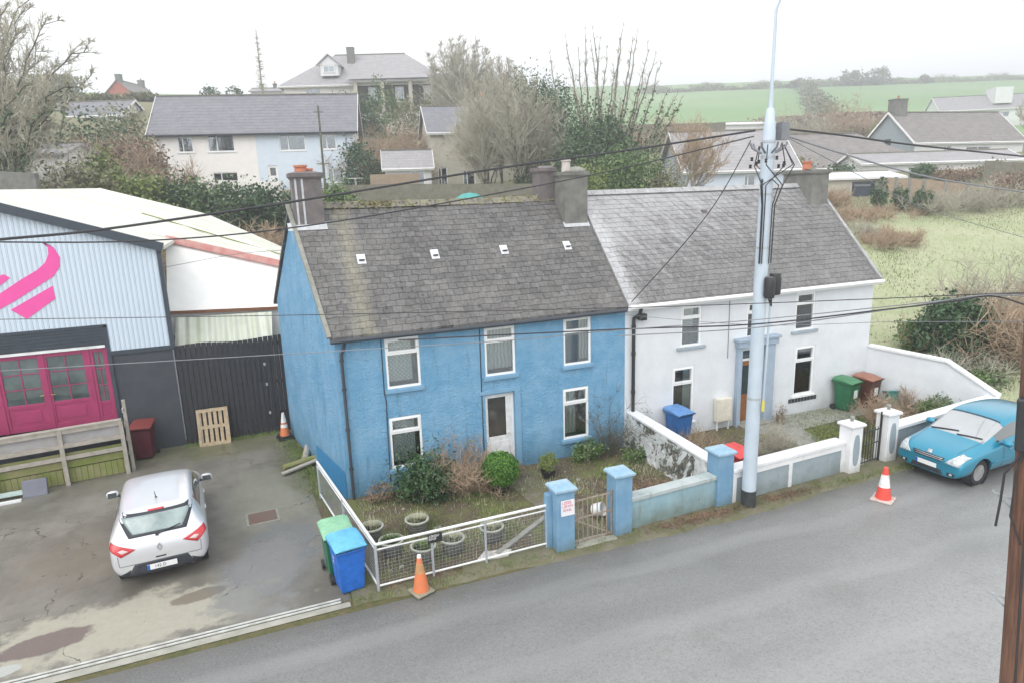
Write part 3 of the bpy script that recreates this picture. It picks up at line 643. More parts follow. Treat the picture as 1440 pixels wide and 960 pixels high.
# gutter, downpipe, cables pinned to the facade
mb = MB(); mb.tube([(-.1, -.21, EH-.15), (3.9, -.21, EH-.17), (7.7, -.21, EH-.15)], .05, 8)
for k in range(9): mb.box(.1+k*.93, .13+k*.93, -.2, -.0, EH-.2, EH-.17)
mb.build('gutter', M['dark_gutter'], bh, smooth=True)
mb = MB().tube([(.22, -.2, EH-.18), (.2, -.08, EH-.35), (.13, -.07, EH-.5), (.13, -.07, .05)], .037, 8)
for z in (.8, 1.8, 2.8, 3.5): mb.box(.08, .18, -.1, -.0, z, z+.04)
mb.build('downpipe', M['dark_gutter'], bh, smooth=True)
mb = MB(); mb.tube([(1.08, -.015, 3.95), (1.07, -.015, 2.6), (1.1, -.015, 2.4), (1.06, -.015, .3)], .012, 5); mb.tube([(3.56, -.015, 4.0), (3.55, -.015, 2.2), (3.55, -.015, .2)], .012, 5)
mb.tube([(1.08, -.02, 3.98), (2.2, -.02, 4.0), (3.6, -.02, 3.98), (5.5, -.02, 4.07), (7.6, -.02, 4.03)], .012, 5)
mb.build('wall_cable', M['cable'], bh)
mb = MB(); xx = lambda y: -.015+k*y
for e in ((.35, 3.8), (.7, 2.4), (1.3, 3.6), (2.4, 4.4)): mb.tube([(xx(2.0)-.02, 2.0, 5.35), (xx((2+e[0])/2)-.02, (2+e[0])/2, (5.35+e[1])/2+.1), (xx(e[0])-.02, e[0], e[1])], .006, 4)
mb.box(xx(2)-.05, xx(2), 1.97, 2.03, 5.3, 5.38)
mb.build('gable_cable', M['cable'], bh)

# ------------------------------------------------------------------ WHITE HOUSE
X0, X1 = 7.78, 17.02
wh = thing('terraced_house', 'white two storey house joined to the right of the blue one, black downpipe between them', 'house', (X0, 0, 0))
def L(x): return x-X0
Ww = X1-X0
wop = [(9.62, 10.32, 2.72, 3.90), (11.96, 12.62, 2.72, 3.80), (13.83, 14.60, 2.74, 3.92), (13.92, 14.72, .64, 2.22), (9.37, 10.12, .45, 2.13), (11.76, 12.62, .06, 2.35)]
wop = [(L(a), L(b), c_, d_) for a, b, c_, d_ in wop]
mb = MB(); wall_face(mb, 0, Ww, -.3, EH, 0, wop); mb.quad((Ww, 0, -.3), (Ww, 5.5, -.3), (Ww, 5.5, EH), (Ww, 0, EH)); mb.add([(Ww, 0, EH), (Ww, 5.5, EH), (Ww, RY, RH-.1)], [(0, 1, 2)])
mb.quad((0, 5.5, -.3), (Ww, 5.5, -.3), (Ww, 5.5, EH), (0, 5.5, EH)); mb.build('wall', M['white_wall'], wh)
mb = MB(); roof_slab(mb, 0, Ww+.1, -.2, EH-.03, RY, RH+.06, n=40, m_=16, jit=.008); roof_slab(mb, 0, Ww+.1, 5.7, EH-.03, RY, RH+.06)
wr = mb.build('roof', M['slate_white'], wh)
mb = MB(); x = .02
while x < Ww-.1:
    mb.prism([(x, RY-.15, RH-.03), (x, RY, RH+.11), (x, RY+.15, RH-.03)], (.40, 0, 0)); x += .41
mb.build('ridge_tiles', M['ridge_pale'], wr)
mb = MB(); 
for a, b in zip([(Ww+.06, -.2+2.95*v, EH+.01+(RH-EH+.07)*v) for v in (0, .5)], [(Ww+.06, -.2+2.95*v, EH+.01+(RH-EH+.07)*v) for v in (.5, 1)]): mb.bar(a, b, .1, .05)
mb.build('verge_mortar', M['ridge_pale'], wr)
mb = MB(); zc = roof_z(1.6, EH-.03)+.1; mb.box(L(11.75), L(11.95), 2.0, 2.14, 6.32, 6.47); mb.build('roof_vent', M['chim'], wh, bevel=.02)
chimney(wh, L(16.25), L(17.0), 2.1, 3.4, 5.6, 7.6, M['chim_grey'], [(L(16.6), 2.7, .15, .3)], .06)
mb = MB(); mb.box(-.02, Ww+.12, -.215, -.19, EH-.19, EH-.04); mb.box(-.02, Ww+.1, -.19, -.0, EH-.19, EH-.16); mb.build('fascia', M['white_pvc'], wh)
mb = MB(); mb.tube([(-.0, -.27, EH-.09), (Ww+.1, -.27, EH-.09)], .055, 8); mb.build('gutter', M['white_pvc'], wh, smooth=True)
mb = MB().tube([(.34, -.27, EH-.13), (.34, -.2, EH-.3), (.22, -.1, EH-.42), (.22, -.09, EH-.6), (.22, -.09, .1)], .05, 10)
for z in (.6, 1.6, 2.7, 3.45): mb.lathe([(.062, z), (.062, z+.1)], (.22, -.09, 0), 10)
mb.build('downpipe', M['black_pvc'], wh, smooth=True)
mb = MB().tube([(.3, -.2, EH-.42), (.5, -.12, EH-.42)], .05, 8); mb.box(.42, .6, -.17, -.0, EH-.5, EH-.32); mb.build('hopper', M['black_pvc'], wh, bevel=.01)
SW = (simple('grey_stone_sill', (.36, .42, .48), .8, c2=(.28, .33, .37), scale=9), .14, .09)
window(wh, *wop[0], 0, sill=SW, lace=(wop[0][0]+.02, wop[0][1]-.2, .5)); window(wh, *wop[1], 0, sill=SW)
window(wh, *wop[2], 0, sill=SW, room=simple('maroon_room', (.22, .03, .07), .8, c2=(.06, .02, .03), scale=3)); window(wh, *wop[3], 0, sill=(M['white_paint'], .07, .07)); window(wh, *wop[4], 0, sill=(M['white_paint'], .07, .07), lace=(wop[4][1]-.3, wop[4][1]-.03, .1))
# door, recess and its corbelled surround
x0, x1, z0, z1 = wop[5]
mb = MB(); mb.box(x0-.16, x0-.02, -.16, -.003, .0, 2.5); mb.box(x1+.02, x1+.36, -.16, -.003, .0, 2.5); mb.box(x0-.2, x1+.42, -.22, -.003, 2.5, 2.68); mb.box(x0-.26, x1+.48, -.27, -.003, 2.682, 2.76)
mb.build('door_surround', simple('blue_grey_surround', (.36, .44, .54), .7, c2=(.30, .38, .47), scale=3), wh, bevel=.012)
mb = MB(); mb.box(x0, x0+.06, .09, .15, z0, z1); mb.box(x1-.06, x1, .09, .15, z0, z1); mb.box(x0+.06, x1-.06, .09, .15, z1-.35, z1-.28); mb.build('door_frame', M['white_pvc'], wh)
mb = MB(); mb.box(x0+.06, x1-.06, .11, .15, z0, z1-.36); d = mb.build('door', simple('orange_brown_door', (.30, .13, .05), .4, c2=(.22, .09, .03), scale=6), wh, bevel=.005)
MB().box(x0+.16, x1-.16, .098, .108, .95, z1-.5).build('door_pane', simple('dark_door_glass', (.05, .07, .08), .08, spec=.8), d)
MB().box(x0+.06, x1-.06, .12, .13, z1-.28, z1).build('fanlight', bpy.data.materials['dark_door_glass'], wh)
MB().box(x0-.1, x1+.1, -.4, .09, .0, .1).build('doorstep', M['concrete'], wh, bevel=.01)
mb = MB()
for k_ in range(9): mb.box(L(13.75)+k_*.13, L(13.75)+k_*.13+.10, -.02, -.002, .42, .55)
mb.build('vent_strip', M['dark_gutter'], wh)
mb = MB(); mb.tube([(L(11.3), -.01, EH-.25), (L(11.3), -.01, 2.2)], .012, 5); mb.build('wall_cable', M['cable_grey'], wh)
mbx = thing('meter_box', 'off-white gas meter cabinet on two legs against the white house', 'meter box', (10.85, -.22, .03))
MB().box(0, .52, 0, .2, .28, 1.0).build('cabinet', simple('cream_box', (.72, .70, .62), .5, c2=(.6, .56, .46), scale=9), mbx, bevel=.02)
for q in (.03, .44): MB().box(q, q+.04, .06, .1, 0, .28).build('leg', M['steel_white'], mbx)
MB().box(.04, .48, -.012, -.002, .34, .94).build('door', bpy.data.materials['cream_box'], mbx, bevel=.004)
# ------------------------------------------------------------------ front boundary of the blue house
def mesh_fence(name, label, a, b, posts, h=.95, zt=.12):
    a = Vector(a); b = Vector(b); Ln = (b-a).length; t = thing(name, label, 'fence', a, math.atan2((b-a).y, (b-a).x))
    fr = MB(); fr.tube([(0, 0, h), (Ln, 0, h)], .028, 8); fr.tube([(0, 0, h-.11), (Ln, 0, h-.11)], .016, 6); fr.tube([(0, 0, zt), (Ln, 0, zt)], .02, 6); fr.build('rail', M['steel_white'], t, smooth=True)
    for x in posts: MB().tube([(x, 0, 0), (x, 0, h)], .026, 8).build('post', M['galv'], t, smooth=True)
    m = MB(); s = .07; w_ = .0034
    n = int(Ln/s)
    for i in range(n+1): m.bar((i*s, 0, zt), (i*s, 0, h-.11), w_, w_)
    for k in range(int((h-.11-zt)/s)+1): m.bar((0, 0, zt+k*s), (Ln, 0, zt+k*s), w_, w_)
    m.build('wire_mesh', simple('dull_wire', (.33, .35, .36), .6), t); return t
mesh_fence('mesh_fence', 'low wire mesh railing with a pale top rail along the roadside of the garden', (-.05, -4.2, .03), (3.5, -4.12, .03), [0, 1.07, 2.16, 3.5], .97)
mesh_fence('mesh_fence', 'side run of wire mesh railing reaching from the bins back to the blue gable', (-.05, -4.2, .03), (-.62, .35, .03), [0.03, 2.3, 4.58], .97)
sg = thing('plaque', 'small black plaque with faded white lettering hung on the mesh railing', 'sign', (1.07, -4.235, .82))
MB().box(-.14, .14, -.012, 0, -.02, .17).build('board', simple('black_enamel', (.02, .022, .025), .35), sg, bevel=.004)
def textobj(s_, size, name, mat, parent, loc, rot=(math.pi/2, 0, 0), sx=1, ext=.001):
    cu = bpy.data.curves.new(name, 'FONT'); cu.body = s_; cu.size = size; cu.extrude = ext; cu.align_x = 'CENTER'; cu.align_y = 'CENTER'; cu.resolution_u = 2
    tmp = bpy.data.objects.new(name+'_tmp', cu); COL.objects.link(tmp); dg = bpy.context.evaluated_depsgraph_get()
    me = bpy.data.meshes.new_from_object(tmp.evaluated_get(dg)); bpy.data.objects.remove(tmp); me.materials.clear(); me.materials.append(mat)
    o = bpy.data.objects.new(name, me); COL.objects.link(o); o.parent = parent; o.location = loc; o.rotation_euler = rot; o.scale = (sx, 1, 1); return o
def scrawl(mb, x0, x1, z, h, y, seed, w=.007):
    """a line of worn, unreadable lettering"""
    r = random.Random(seed); x = x0
    while x < x1-h*.5:
        k = r.randrange(4); ww = h*r.uniform(.4, .6)
        if k == 0: st = [((x, z), (x, z+h)), ((x, z+h), (x+ww, z+h*.5)), ((x, z+h*.5), (x+ww, z+h*.5))]
        elif k == 1: st = [((x, z), (x, z+h)), ((x, z), (x+ww, z))]
        elif k == 2: st = [((x, z), (x+ww/2, z+h)), ((x+ww/2, z+h), (x+ww, z)), ((x+ww*.2, z+h*.4), (x+ww*.8, z+h*.4))]
        else: st = [((x, z), (x+ww, z)), ((x+ww, z), (x+ww, z+h)), ((x, z+h), (x+ww, z+h)), ((x, z), (x, z+h))]
        for (a, b), (c_, d_) in st: mb.bar((a, y, b), (c_, y, d_), w, .001, up=(0, 1, 0))
        x += ww+h*.28
mb = MB(); scrawl(mb, -.11, .1, .10, .045, -.0135, 4, .012); scrawl(mb, -.12, .03, .045, .04, -.0135, 9, .01); mb.build('lettering', simple('worn_white_ink', (.6, .6, .6), .6), sg)
def pier(label, x, y, s, h, mat, capmat, cap=.05, ball=None, panel=None, ribs=False, side=None):
    t = thing('gate_pier', label, 'gate pier', (x, y, 0), group=None)
    mb = MB().box(-s/2, s/2, -s/2, s/2, 0, h-.12)
    if ribs: mb.box(-s/2-.12, -s/2, .02, s/2-.02, 0, h-.22)
    mb.build('shaft', mat, t, bevel=.012)
    e = s/2+cap
    c = MB(); lv = [(e-.02, h-.12), (e, h-.10), (e, h-.055), (e-.03, h-.03), (e-.1, h)]
    vs = []; fs = []
    for (q, z) in lv: vs += [(-q, -q, z), (q, -q, z), (q, q, z), (-q, q, z)]
    for i in range(len(lv)-1):
        for k in range(4): fs.append((4*i+k, 4*i+(k+1) % 4, 4*i+4+(k+1) % 4, 4*i+4+k))
    fs += [(3, 2, 1, 0), tuple(4*(len(lv)-1)+k for k in range(4))]
    c.add(vs, fs); cc = c.build('coping', capmat, t, bevel=.008)
    if ball: MB().lathe([(.05, h-.003), (.035, h+.02), (.03, h+.03), (.055, h+.05), (.065, h+.085), (.05, h+.12), (.01, h+.14)], (0, 0, 0), 12).build('finial', M['concrete'], t, smooth=True)
    if panel:
        p = MB(); pts = []
        for k in range(24):
            a = 2*math.pi*k/24; w = s*.27; zc = h*.48; hh = h*.30
            pts.append((w*math.copysign(abs(math.cos(a))**.7, math.cos(a)), -s/2-.012, zc+hh*math.sin(a)))
        p.prism(pts, (0, .011, 0)); p.build('panel', M['grey_paint'], t)
    return t
PH = 1.47
p1 = pier('blue gate pier carrying a small pink and white notice', 3.76, -4.2, .40, 1.46, M['blue_pier'], M['blue_cap'], ribs=True)
p2 = pier('blue gate pier to the right of the brown iron gate, no notice on it', 5.16, -4.13, .40, 1.48, M['blue_pier'], M['blue_cap'], side=1)
p3 = pier('blue pier ending the pale blue wall, against the white garden wall', 7.93, -3.96, .42, 1.40, M['blue_pier'], M['blue_cap'])
no = thing('notice', 'pink and white paper notice fixed to the blue gate pier', 'sign', (3.80, -4.403, 1.0))
MB().box(-.15, .15, -.008, 0, -.17, .17).build('board', simple('white_board', (.78, .77, .8), .5, .02), no)
mb = MB(); 
for k_, (zz, x0_, x1_) in enumerate(((.09, -.12, .1), (.01, -.12, .13), (-.07, -.11, .1))): scrawl(mb, x0_, x1_, zz, .055, -.0095, 21+k_, .012)
mb.build('lettering', simple('pink_ink', (.80, .33, .42), .6), no)
gt = thing('iron_gate', 'narrow brown iron gate with a diagonal brace between two blue piers', 'gate', (4.0, -4.24, .06))
fm = simple('rusty_brown_iron', (.26, .20, .16), .7, c2=(.36, .30, .25), scale=12)
mb = MB(); Wg = .93
for z in (.03, .55, .95): mb.bar((0, 0, z), (Wg, .05, z), .02, .03)
mb.bar((0, 0, 0), (0, 0, 1.02), .03, .03); mb.bar((Wg, .05, 0), (Wg, .05, 1.02), .03, .03); mb.bar((0, 0, .55), (Wg, .05, .03), .014, .025); mb.build('frame', fm, gt)
mb = MB()
for k_ in range(1, 8): x = Wg*k_/8; mb.tube([(x, .05*k_/8, .03), (x, .05*k_/8, 1.0 if k_ % 2 else .95)], .012, 5)
mb.build('bars', fm, gt); MB().box(.0, .07, -.03, .03, .6, .68).build('latch', fm, gt)
def gwall(name, label, a, b, h, th, mat, copmat, cop=(.1, .06), lean=0, panels=0, h2=None):
    a = Vector((a[0], a[1], 0)); b = Vector((b[0], b[1], 0)); Ln = (b-a).length; t = thing(name, label, 'wall', a, math.atan2((b-a).y, (b-a).x)); h2 = h2 or h
    MB().prism([(0, 0, -.1), (Ln, 0, -.1), (Ln, 0, h2), (0, 0, h)], (0, th, 0)).build('wall', mat, t)
    MB().prism([(0, -cop[1], h+.002), (Ln, -cop[1], h2+.002), (Ln, -cop[1], h2+cop[0]), (0, -cop[1], h+cop[0])], (0, th+2*cop[1], 0)).build('coping', copmat, t, bevel=.015)
    return t, Ln
gwall('garden_wall', 'low pale blue roadside wall with mossy coping between two blue piers', (5.36, -4.22), (7.72, -4.08), .70, .22, M['pale_blue_wall'], wall_paint('lichened_coping', (.46, .50, .50), (.36, .42, .42), (.12, .12, .09), -3, 0, 30, .01, .6), (.10, .04))
t, Ln = gwall('garden_wall', 'grey roadside wall with white coping and two framed panels behind the pale utility pole', (8.15, -4.13), (11.78, -3.93), .80, .22, M['grey_paint'], M['white_paint'], (.09, .06))
mb = MB()
for x in (0.0, 1.75, Ln-.1): mb.box(x, x+.11, -.03, -.002, 0, .8)
mb.box(0, Ln, -.028, -.003, .66, .8); mb.build('pilaster', M['white_paint'], t, bevel=.006)
pier('white gate pier with a grey panel, left of the black iron gate', 11.98, -3.93, .38, 1.38, M['white_paint'], M['white_paint'], ball=1, panel=1)
pier('white gate pier with a grey panel, right of the black iron gate', 13.42, -3.78, .38, 1.42, M['white_paint'], M['white_paint'], ball=1, panel=1)
t, Ln = gwall('garden_wall', 'grey roadside wall with white coping behind the parked turquoise car', (13.64, -3.84), (18.3, -3.42), .84, .22, M['grey_paint'], M['white_paint'], (.10, .07))
t = thing('boundary_wall', 'tall white side wall stepping down from the white house to the road corner', 'wall', (17.02, .0, 0), math.atan2(-3.42, 1.28))
Ls = math.hypot(3.42, 1.28)
prof = [(0, -.1), (Ls, -.1), (Ls, .9), (Ls*.62, 1.72), (0, 1.86)]
MB().prism([(x, 0, z) for x, z in prof], (0, .2, 0)).build('wall', M['white_wall'], t)
mb = MB(); P = [(Ls+.05, .9), (Ls*.62, 1.73), (-.0, 1.87)]
for (a, b), (c_, d_) in zip(P, P[1:]): mb.prism([(a, -.05, b), (c_, -.05, d_), (c_, -.05, d_+.08), (a, -.05, b+.08)], (0, .3, 0))
mb.build('coping', M['white_paint'], t, bevel=.01)
gt = thing('iron_gate', 'open black iron gate between the two white piers', 'gate', (12.2, -3.9, .04), .12)
mb = MB(); Wg = 1.0
for z in (.08, .55, .9): mb.bar((0, 0, z), (Wg, 0, z), .02, .025)
mb.bar((0, 0, 0), (0, 0, 1.0), .03, .03); mb.bar((Wg, 0, 0), (Wg, 0, 1.35), .04, .04); mb.build('frame', M['black_pvc'], gt)
mb = MB()
for k_ in range(1, 9): mb.tube([(k_*Wg/9, 0, .08), (k_*Wg/9, 0, .98)], .009, 5)
mb.build('bars', M['black_pvc'], gt)
# peeling rubble divider
def peel():
    m, nt, b = newmat('peeling_limewash'); p = pos(nt)
    n1 = noise(nt, p, 1.6, 8, .72, .5); n2 = noise(nt, p, 9, 6, .7); vo = N(nt, 'ShaderNodeTexVoronoi', feature='DISTANCE_TO_EDGE'); nt.links.new(p, vo.inputs['Vector']); vo.inputs['Scale'].default_value = 4.5
    stone = mix(nt, ramp(nt, vo.outputs[0], [(.0, 0), (.12, 1)]), (.06, .06, .05), mix(nt, n2, (.24, .23, .20), (.12, .13, .09)))
    col = mix(nt, ramp(nt, n1, [(.485, 0), (.515, 1)]), (.66, .68, .68), stone)
    col = mix(nt, ramp(nt, noise(nt, p, 4.5, 6, .7), [(.6, 0), (.64, 1)]), col, (.42, .52, .50))
    nt.links.new(col, b.inputs['Base Color']); setin(b, 'Roughness', .85); bump(nt, b, math_(nt, 'ADD', math_(nt, 'MULTIPLY', n1, -3), n2), .05); return m
t = thing('divider_wall', 'crumbling rubble wall with peeling white limewash between the two front gardens', 'wall', (7.98, -.02, 0))
mb = MB(); r = random.Random(8); nn_, mm_ = 46, 12
for side in (-1, 1):
    o = len(mb.v)
    for j in range(mm_+1):
        for i in range(nn_+1):
            y = -3.75*i/nn_; top = 1.06-.12*i/nn_; z = -.05+top*j/mm_
            mb.v.append((side*(.13+.14*(1-j/mm_)*(1 if side < 0 else .2))+r.uniform(-.035, .035), y, z+(r.uniform(-.02, .02) if j else 0)))
    for j in range(mm_):
        for i in range(nn_): a = o+j*(nn_+1)+i; mb.f.append((a, a+1, a+nn_+2, a+nn_+1)); mb.m.append(0)
mb.build('rubble', peel(), t, smooth='all')
MB().prism([(-.15, 0, 1.0), (.17, 0, 1.0), (.17, 0, 1.09), (-.15, 0, 1.08)], (0, -3.78, -.12)).build('coping', M['white_paint'], t, bevel=.02)

# ------------------------------------------------------------------ wheelie bins
def bin_(label, loc, rotz, body, lid, sticker=None, h=1.07, lidopen=.0, numbers=False, name='wheelie_bin'):
    t = thing(name, label, 'bin', loc, rotz)
    bm_ = simple('bin_body', body, .5, .15, 7, bmp=.002, bscale=14); lm = simple('bin_lid', lid, .5, .12, 9)
    hb = h*.86; w0, w1, d0, d1 = .22, .27, .23, .31
    lv = [(w0*.93, d0*.93, .03), (w0, d0, .08), (w1*.97, d1*.96, hb*.92), (w1, d1, hb*.93), (w1+.015, d1+.015, hb*.95), (w1+.015, d1+.015, hb)]
    vs = []; fs = []
    for a, b, z in lv: vs += [(-a, -b, z), (a, -b, z), (a, b, z), (-a, b, z)]
    for i in range(len(lv)-1):
        for k in range(4): fs.append((4*i+k, 4*i+(k+1) % 4, 4*i+4+(k+1) % 4, 4*i+4+k))
    fs += [(3, 2, 1, 0), tuple(4*(len(lv)-1)+k for k in range(4))]
    mb = MB().add(vs, fs); mb.build('body', bm_, t, bevel=.02)
    mb = MB(); n = 6; vs = []; fs = []
    for i in range(n+1):
        v = i/n; y = -d1-.05+(2*d1+.09)*v; z = hb+.02+.075*math.sin(min(1, v*1.6)*math.pi/2)+lidopen*(1-v)
        vs += [(-w1-.03, y, z-.03), (-w1*.8, y, z+.015), (w1*.8, y, z+.015), (w1+.03, y, z-.03), (w1+.03, y, hb+.004+lidopen*(1-v)), (-w1-.03, y, hb+.004+lidopen*(1-v))]
    for i in range(n):
        for k in range(6): fs.append((6*i+k, 6*i+(k+1) % 6, 6*i+6+(k+1) % 6, 6*i+6+k))
    fs += [tuple(range(6)), tuple(6*n+k for k in range(6))]; mb.add(vs, fs); mb.build('lid', lm, t, smooth=True, bevel=.012)
    mb = MB().tube([(-w1, d1+.07, hb-.02), (w1, d1+.07, hb-.02)], .018, 8); 
    for s_ in (-1, 1): mb.bar((s_*(w1-.04), d1, hb-.05), (s_*(w1-.04), d1+.07, hb-.02), .03, .05)
    mb.build('handle', bm_, t, smooth=True)
    for s_ in (-1, 1): MB().lathe([(.1, 0), (.1, .05)], (s_*w1-.025-(0.0), d1-.04, .1), 14, axis='x').build('wheel', M['black_pvc'], t, smooth=True)
    if sticker: MB().quad(*[(x, -.0, z) for x, z in ((-.10, .36), (.10, .36), (.10, .62), (-.10, .62))]).build('sticker', simple('paper_label', (.75, .78, .76), .5, .1, 20), t, loc=(0.02, -d0-(d1-d0)*.45-.022, .1))
    return t
bin_('blue wheelie bin with a light blue lid standing at the roadside corner', (-.52, -3.78, .01), R_(8), (.02, .16, .62), (.13, .45, .72), lidopen=.03)
mb = MB(); scrawl(mb, -.05, .06, 0, .05, 0, 3, .012); scrawl(mb, -.05, .06, -.09, .05, 0, 5, .012)
o = mb.build('house_number', M['steel_white'], [x for x in bpy.data.objects if x.name.startswith('wheelie_bin')][0]); o.location = (-.275, -.05, .72); o.rotation_euler = (0, 0, math.pi/2*-1)
bin_('green wheelie bin with a faded pale green lid behind the blue roadside bin', (-.63, -3.16, .01), R_(4), (.02, .17, .09), (.25, .50, .32))
bin_('maroon wheelie bin beside the timber ramp and the dark shop wall', (-5.0, 5.45, .01), R_(-6), (.10, .012, .025), (.22, .045, .04), h=1.12)
bin_('green wheelie bin with a paper label against the white house', (15.75, -.42, .03), R_(10), (.02, .15, .065), (.06, .22, .10), sticker=1, h=1.12)
bin_('brown wheelie bin with a paper label beside the tall white side wall', (16.55, -.5, .03), R_(8), (.12, .045, .03), (.33, .15, .10), sticker=1, h=1.14)
bin_('blue wheelie bin half hidden behind the peeling wall, under the white house window', (9.35, -.38, .02), R_(5), (.03, .15, .42), (.12, .28, .58), h=1.08)
bin_('small red lidded bin just behind the grey wall beside the pale pole', (8.95, -3.35, .02), R_(6), (.55, .04, .04), (.68, .07, .07), h=1.0)
cd = thing('recycling_caddy', 'small teal plastic recycling box tipped against the brown bin', 'box', (17.05, -1.05, .03), R_(-20)); cd.rotation_euler.x = R_(-14)
MB().box(-.18, .18, -.14, .14, 0, .58).build('body', simple('teal_plastic', (.01, .19, .17), .45, .05), cd, bevel=.03); MB().box(-.2, .2, -.16, .16, .55, .6).build('rim', bpy.data.materials['teal_plastic'], cd, bevel=.01)
tb = thing('plastic_tub', 'low white plastic tub on the grass at the foot of the side wall', 'tub', (17.6, -2.75, .03))
MB().lathe([(.15, 0), (.2, .3), (.22, .3), (.22, .33), (.19, .33), (.15, .05)], (0, 0, 0), 18).build('tub', M['steel_white'], tb, smooth=True)
wb = thing('bucket', 'broken white bucket lying beside the garden path behind the gate', 'bucket', (5.0, -3.25, .15)); wb.rotation_euler = (R_(70), 0, R_(40))
MB().lathe([(.11, 0), (.15, .26), (.16, .26), (.14, .02)], (0, 0, 0), 14).build('bucket', M['steel_white'], wb, smooth=True)

# ------------------------------------------------------------------ cones
def cone(label, loc, h, cols, base, s=.2, rotz=.3, rtop=.035, rbot=.15):
    t = thing('traffic_cone', label, 'traffic cone', loc, rotz)
    MB().box(-s, s, -s, s, 0, .05).build('base', base, t, bevel=.02)
    k0 = 0; 
    for (z0, z1, mt) in cols:
        r = lambda z: rbot+(rtop-rbot)*z
        MB().lathe([(r(z0), .05+z0*(h-.05)), (r(z1), .05+z1*(h-.05))], (0, 0, 0), 18).build('sleeve' if mt in ('w', 'dw') else 'cone_body', CM[mt], t, smooth=True)
    return t
CM = {'o': simple('cone_orange', (.75, .19, .06), .5, c2=(.55, .2, .1), scale=8), 'r': simple('cone_red', (.78, .07, .045), .5, c2=(.6, .09, .07), scale=8), 'w': simple('cone_white', (.85, .85, .85), .4, c2=(.6, .6, .58), scale=8), 'dw': simple('cone_dirty_sleeve', (.50, .36, .16), .6, c2=(.45, .16, .07), scale=7)}
bb = simple('cone_base_dirty', (.30, .28, .20), .8, c2=(.2, .19, .14), scale=7)
cone('faded orange traffic cone at the kerb in front of the mesh railing', (.68, -4.52, .02), .76, [(0, .52, 'o'), (.52, .78, 'dw'), (.78, .93, 'o'), (.93, 1, 'w')], bb, .19, .35)
cone('clean red and white traffic cone on the road in front of the white house gate', (11.45, -5.4, .004), .80, [(0, .38, 'r'), (.38, .78, 'w'), (.78, 1, 'r')], simple('cone_base_pale', (.6, .52, .48), .8, c2=(.4, .3, .28), scale=7), .23, .45, .05, .17)
t = cone('red and white traffic cone standing on a spare base against the black timber fence', (-1.15, 5.2, .08), .76, [(0, .36, 'o'), (.36, .5, 'w'), (.5, .58, 'o'), (.58, 1, 'w')], M['black_pvc'], .2, .2)
MB().box(-.23, .23, -.23, .23, -.075, -.005).build('spare_base', M['black_pvc'], t, bevel=.02)

# ------------------------------------------------------------------ yard things
bf = thing('timber_fence', 'tall black vertical board fence between the shop and the blue gable', 'fence', (-3.93, 6.0, 0))
mb = MB(); x = 0; k_ = 0
while x < 3.05:
    w = .145; hh = 3.08+.03*math.sin(k_*.4)+rnd.uniform(-.006, .006); mb.box(x, x+w-.012, -.012 if k_ % 2 else .0, .02, -.05, hh); x += w; k_ += 1
mb.build('boards', M['black_timber'], bf); mb = MB()
for z in (.4, 1.6, 2.8): mb.box(0, 3.05, .025, .075, z, z+.1)
mb.build('rails', M['black_timber'], bf)
for z in (.62, 1.55, 2.2): MB().box(2.40, 2.46, -.02, -.013, z, z+.09).build('latch_plate', M['galv'], bf)
mb = MB().tube([(-.03, -.03, .2), (-.03, -.03, 3.0)], .02, 6); mb.build('conduit', M['cable_grey'], bf)
pl = thing('pallet', 'pale wooden pallet leaning upright on the black timber fence', 'pallet', (-3.56, 5.62, 0)); pl.rotation_euler = (R_(-13), 0, 0)
mb = MB()
for k_ in range(6): x = .0+k_*.145; mb.box(x, x+.095, 0, .02, 0, 1.12)
mb.build('deck_boards', M['wood_pale'], pl)
mb = MB()
for z in (0, .52, 1.02): mb.box(-.0, .82, -.022, -.002, z, z+.1)
mb.box(-.03, .05, -.03, -.002, 0, 1.12); mb.box(.77, .85, -.03, -.002, 0, 1.12); mb.build('stringers', M['wood_pale'], pl)
mb = MB()
for z in (0, .52, 1.02):
    for x in (0, .38, .74): mb.box(x, x+.09, .022, .09, z, z+.1)
mb.build('blocks', M['wood_pale'], pl)
mh = thing('manhole_cover', 'rusty square manhole cover set in the yard', 'manhole cover', (-1.98, -.03, .006), .05)
MB().box(-.36, .36, -.32, .32, 0, .012).build('frame', M['concrete'], mh); MB().box(-.31, .31, -.27, .27, .013, .02).build('lid', simple('rusty_lid', (.16, .085, .06), .7, c2=(.12, .10, .09), scale=6, bmp=.004), mh)
lg = thing('log', 'mossy split timber lying along the blue gable', 'log', (-.75, 2.9, .12)); MB().tube([(0, 0, 0), (.2, 1.2, .04), (.35, 2.5, .02)], [.09, .1, .08], 9).build('log', M['wood_grey'], lg, smooth=True)
lg = thing('log', 'short mossy timber lying across the weeds at the gable corner', 'log', (-1.35, 2.6, .1)); MB().tube([(0, 0, 0), (.9, .25, .06)], [.08, .07], 9).build('log', M['mossy_wood'], lg, smooth=True)
lg = thing('plank', 'pale plank end resting beside the mossy timbers', 'plank', (-1.4, 2.25, .03)); MB().bar((0, 0, .04), (.95, .45, .1), .14, .04).build('plank', M['wood_grey'], lg)

# ------------------------------------------------------------------ SHOP
sh = thing('shop_unit', 'shop with pale ribbed cladding, magenta doors and a pink emblem', 'shop', (-3.95, 6.0, 0))
DZ = 1.08      # door threshold on the deck
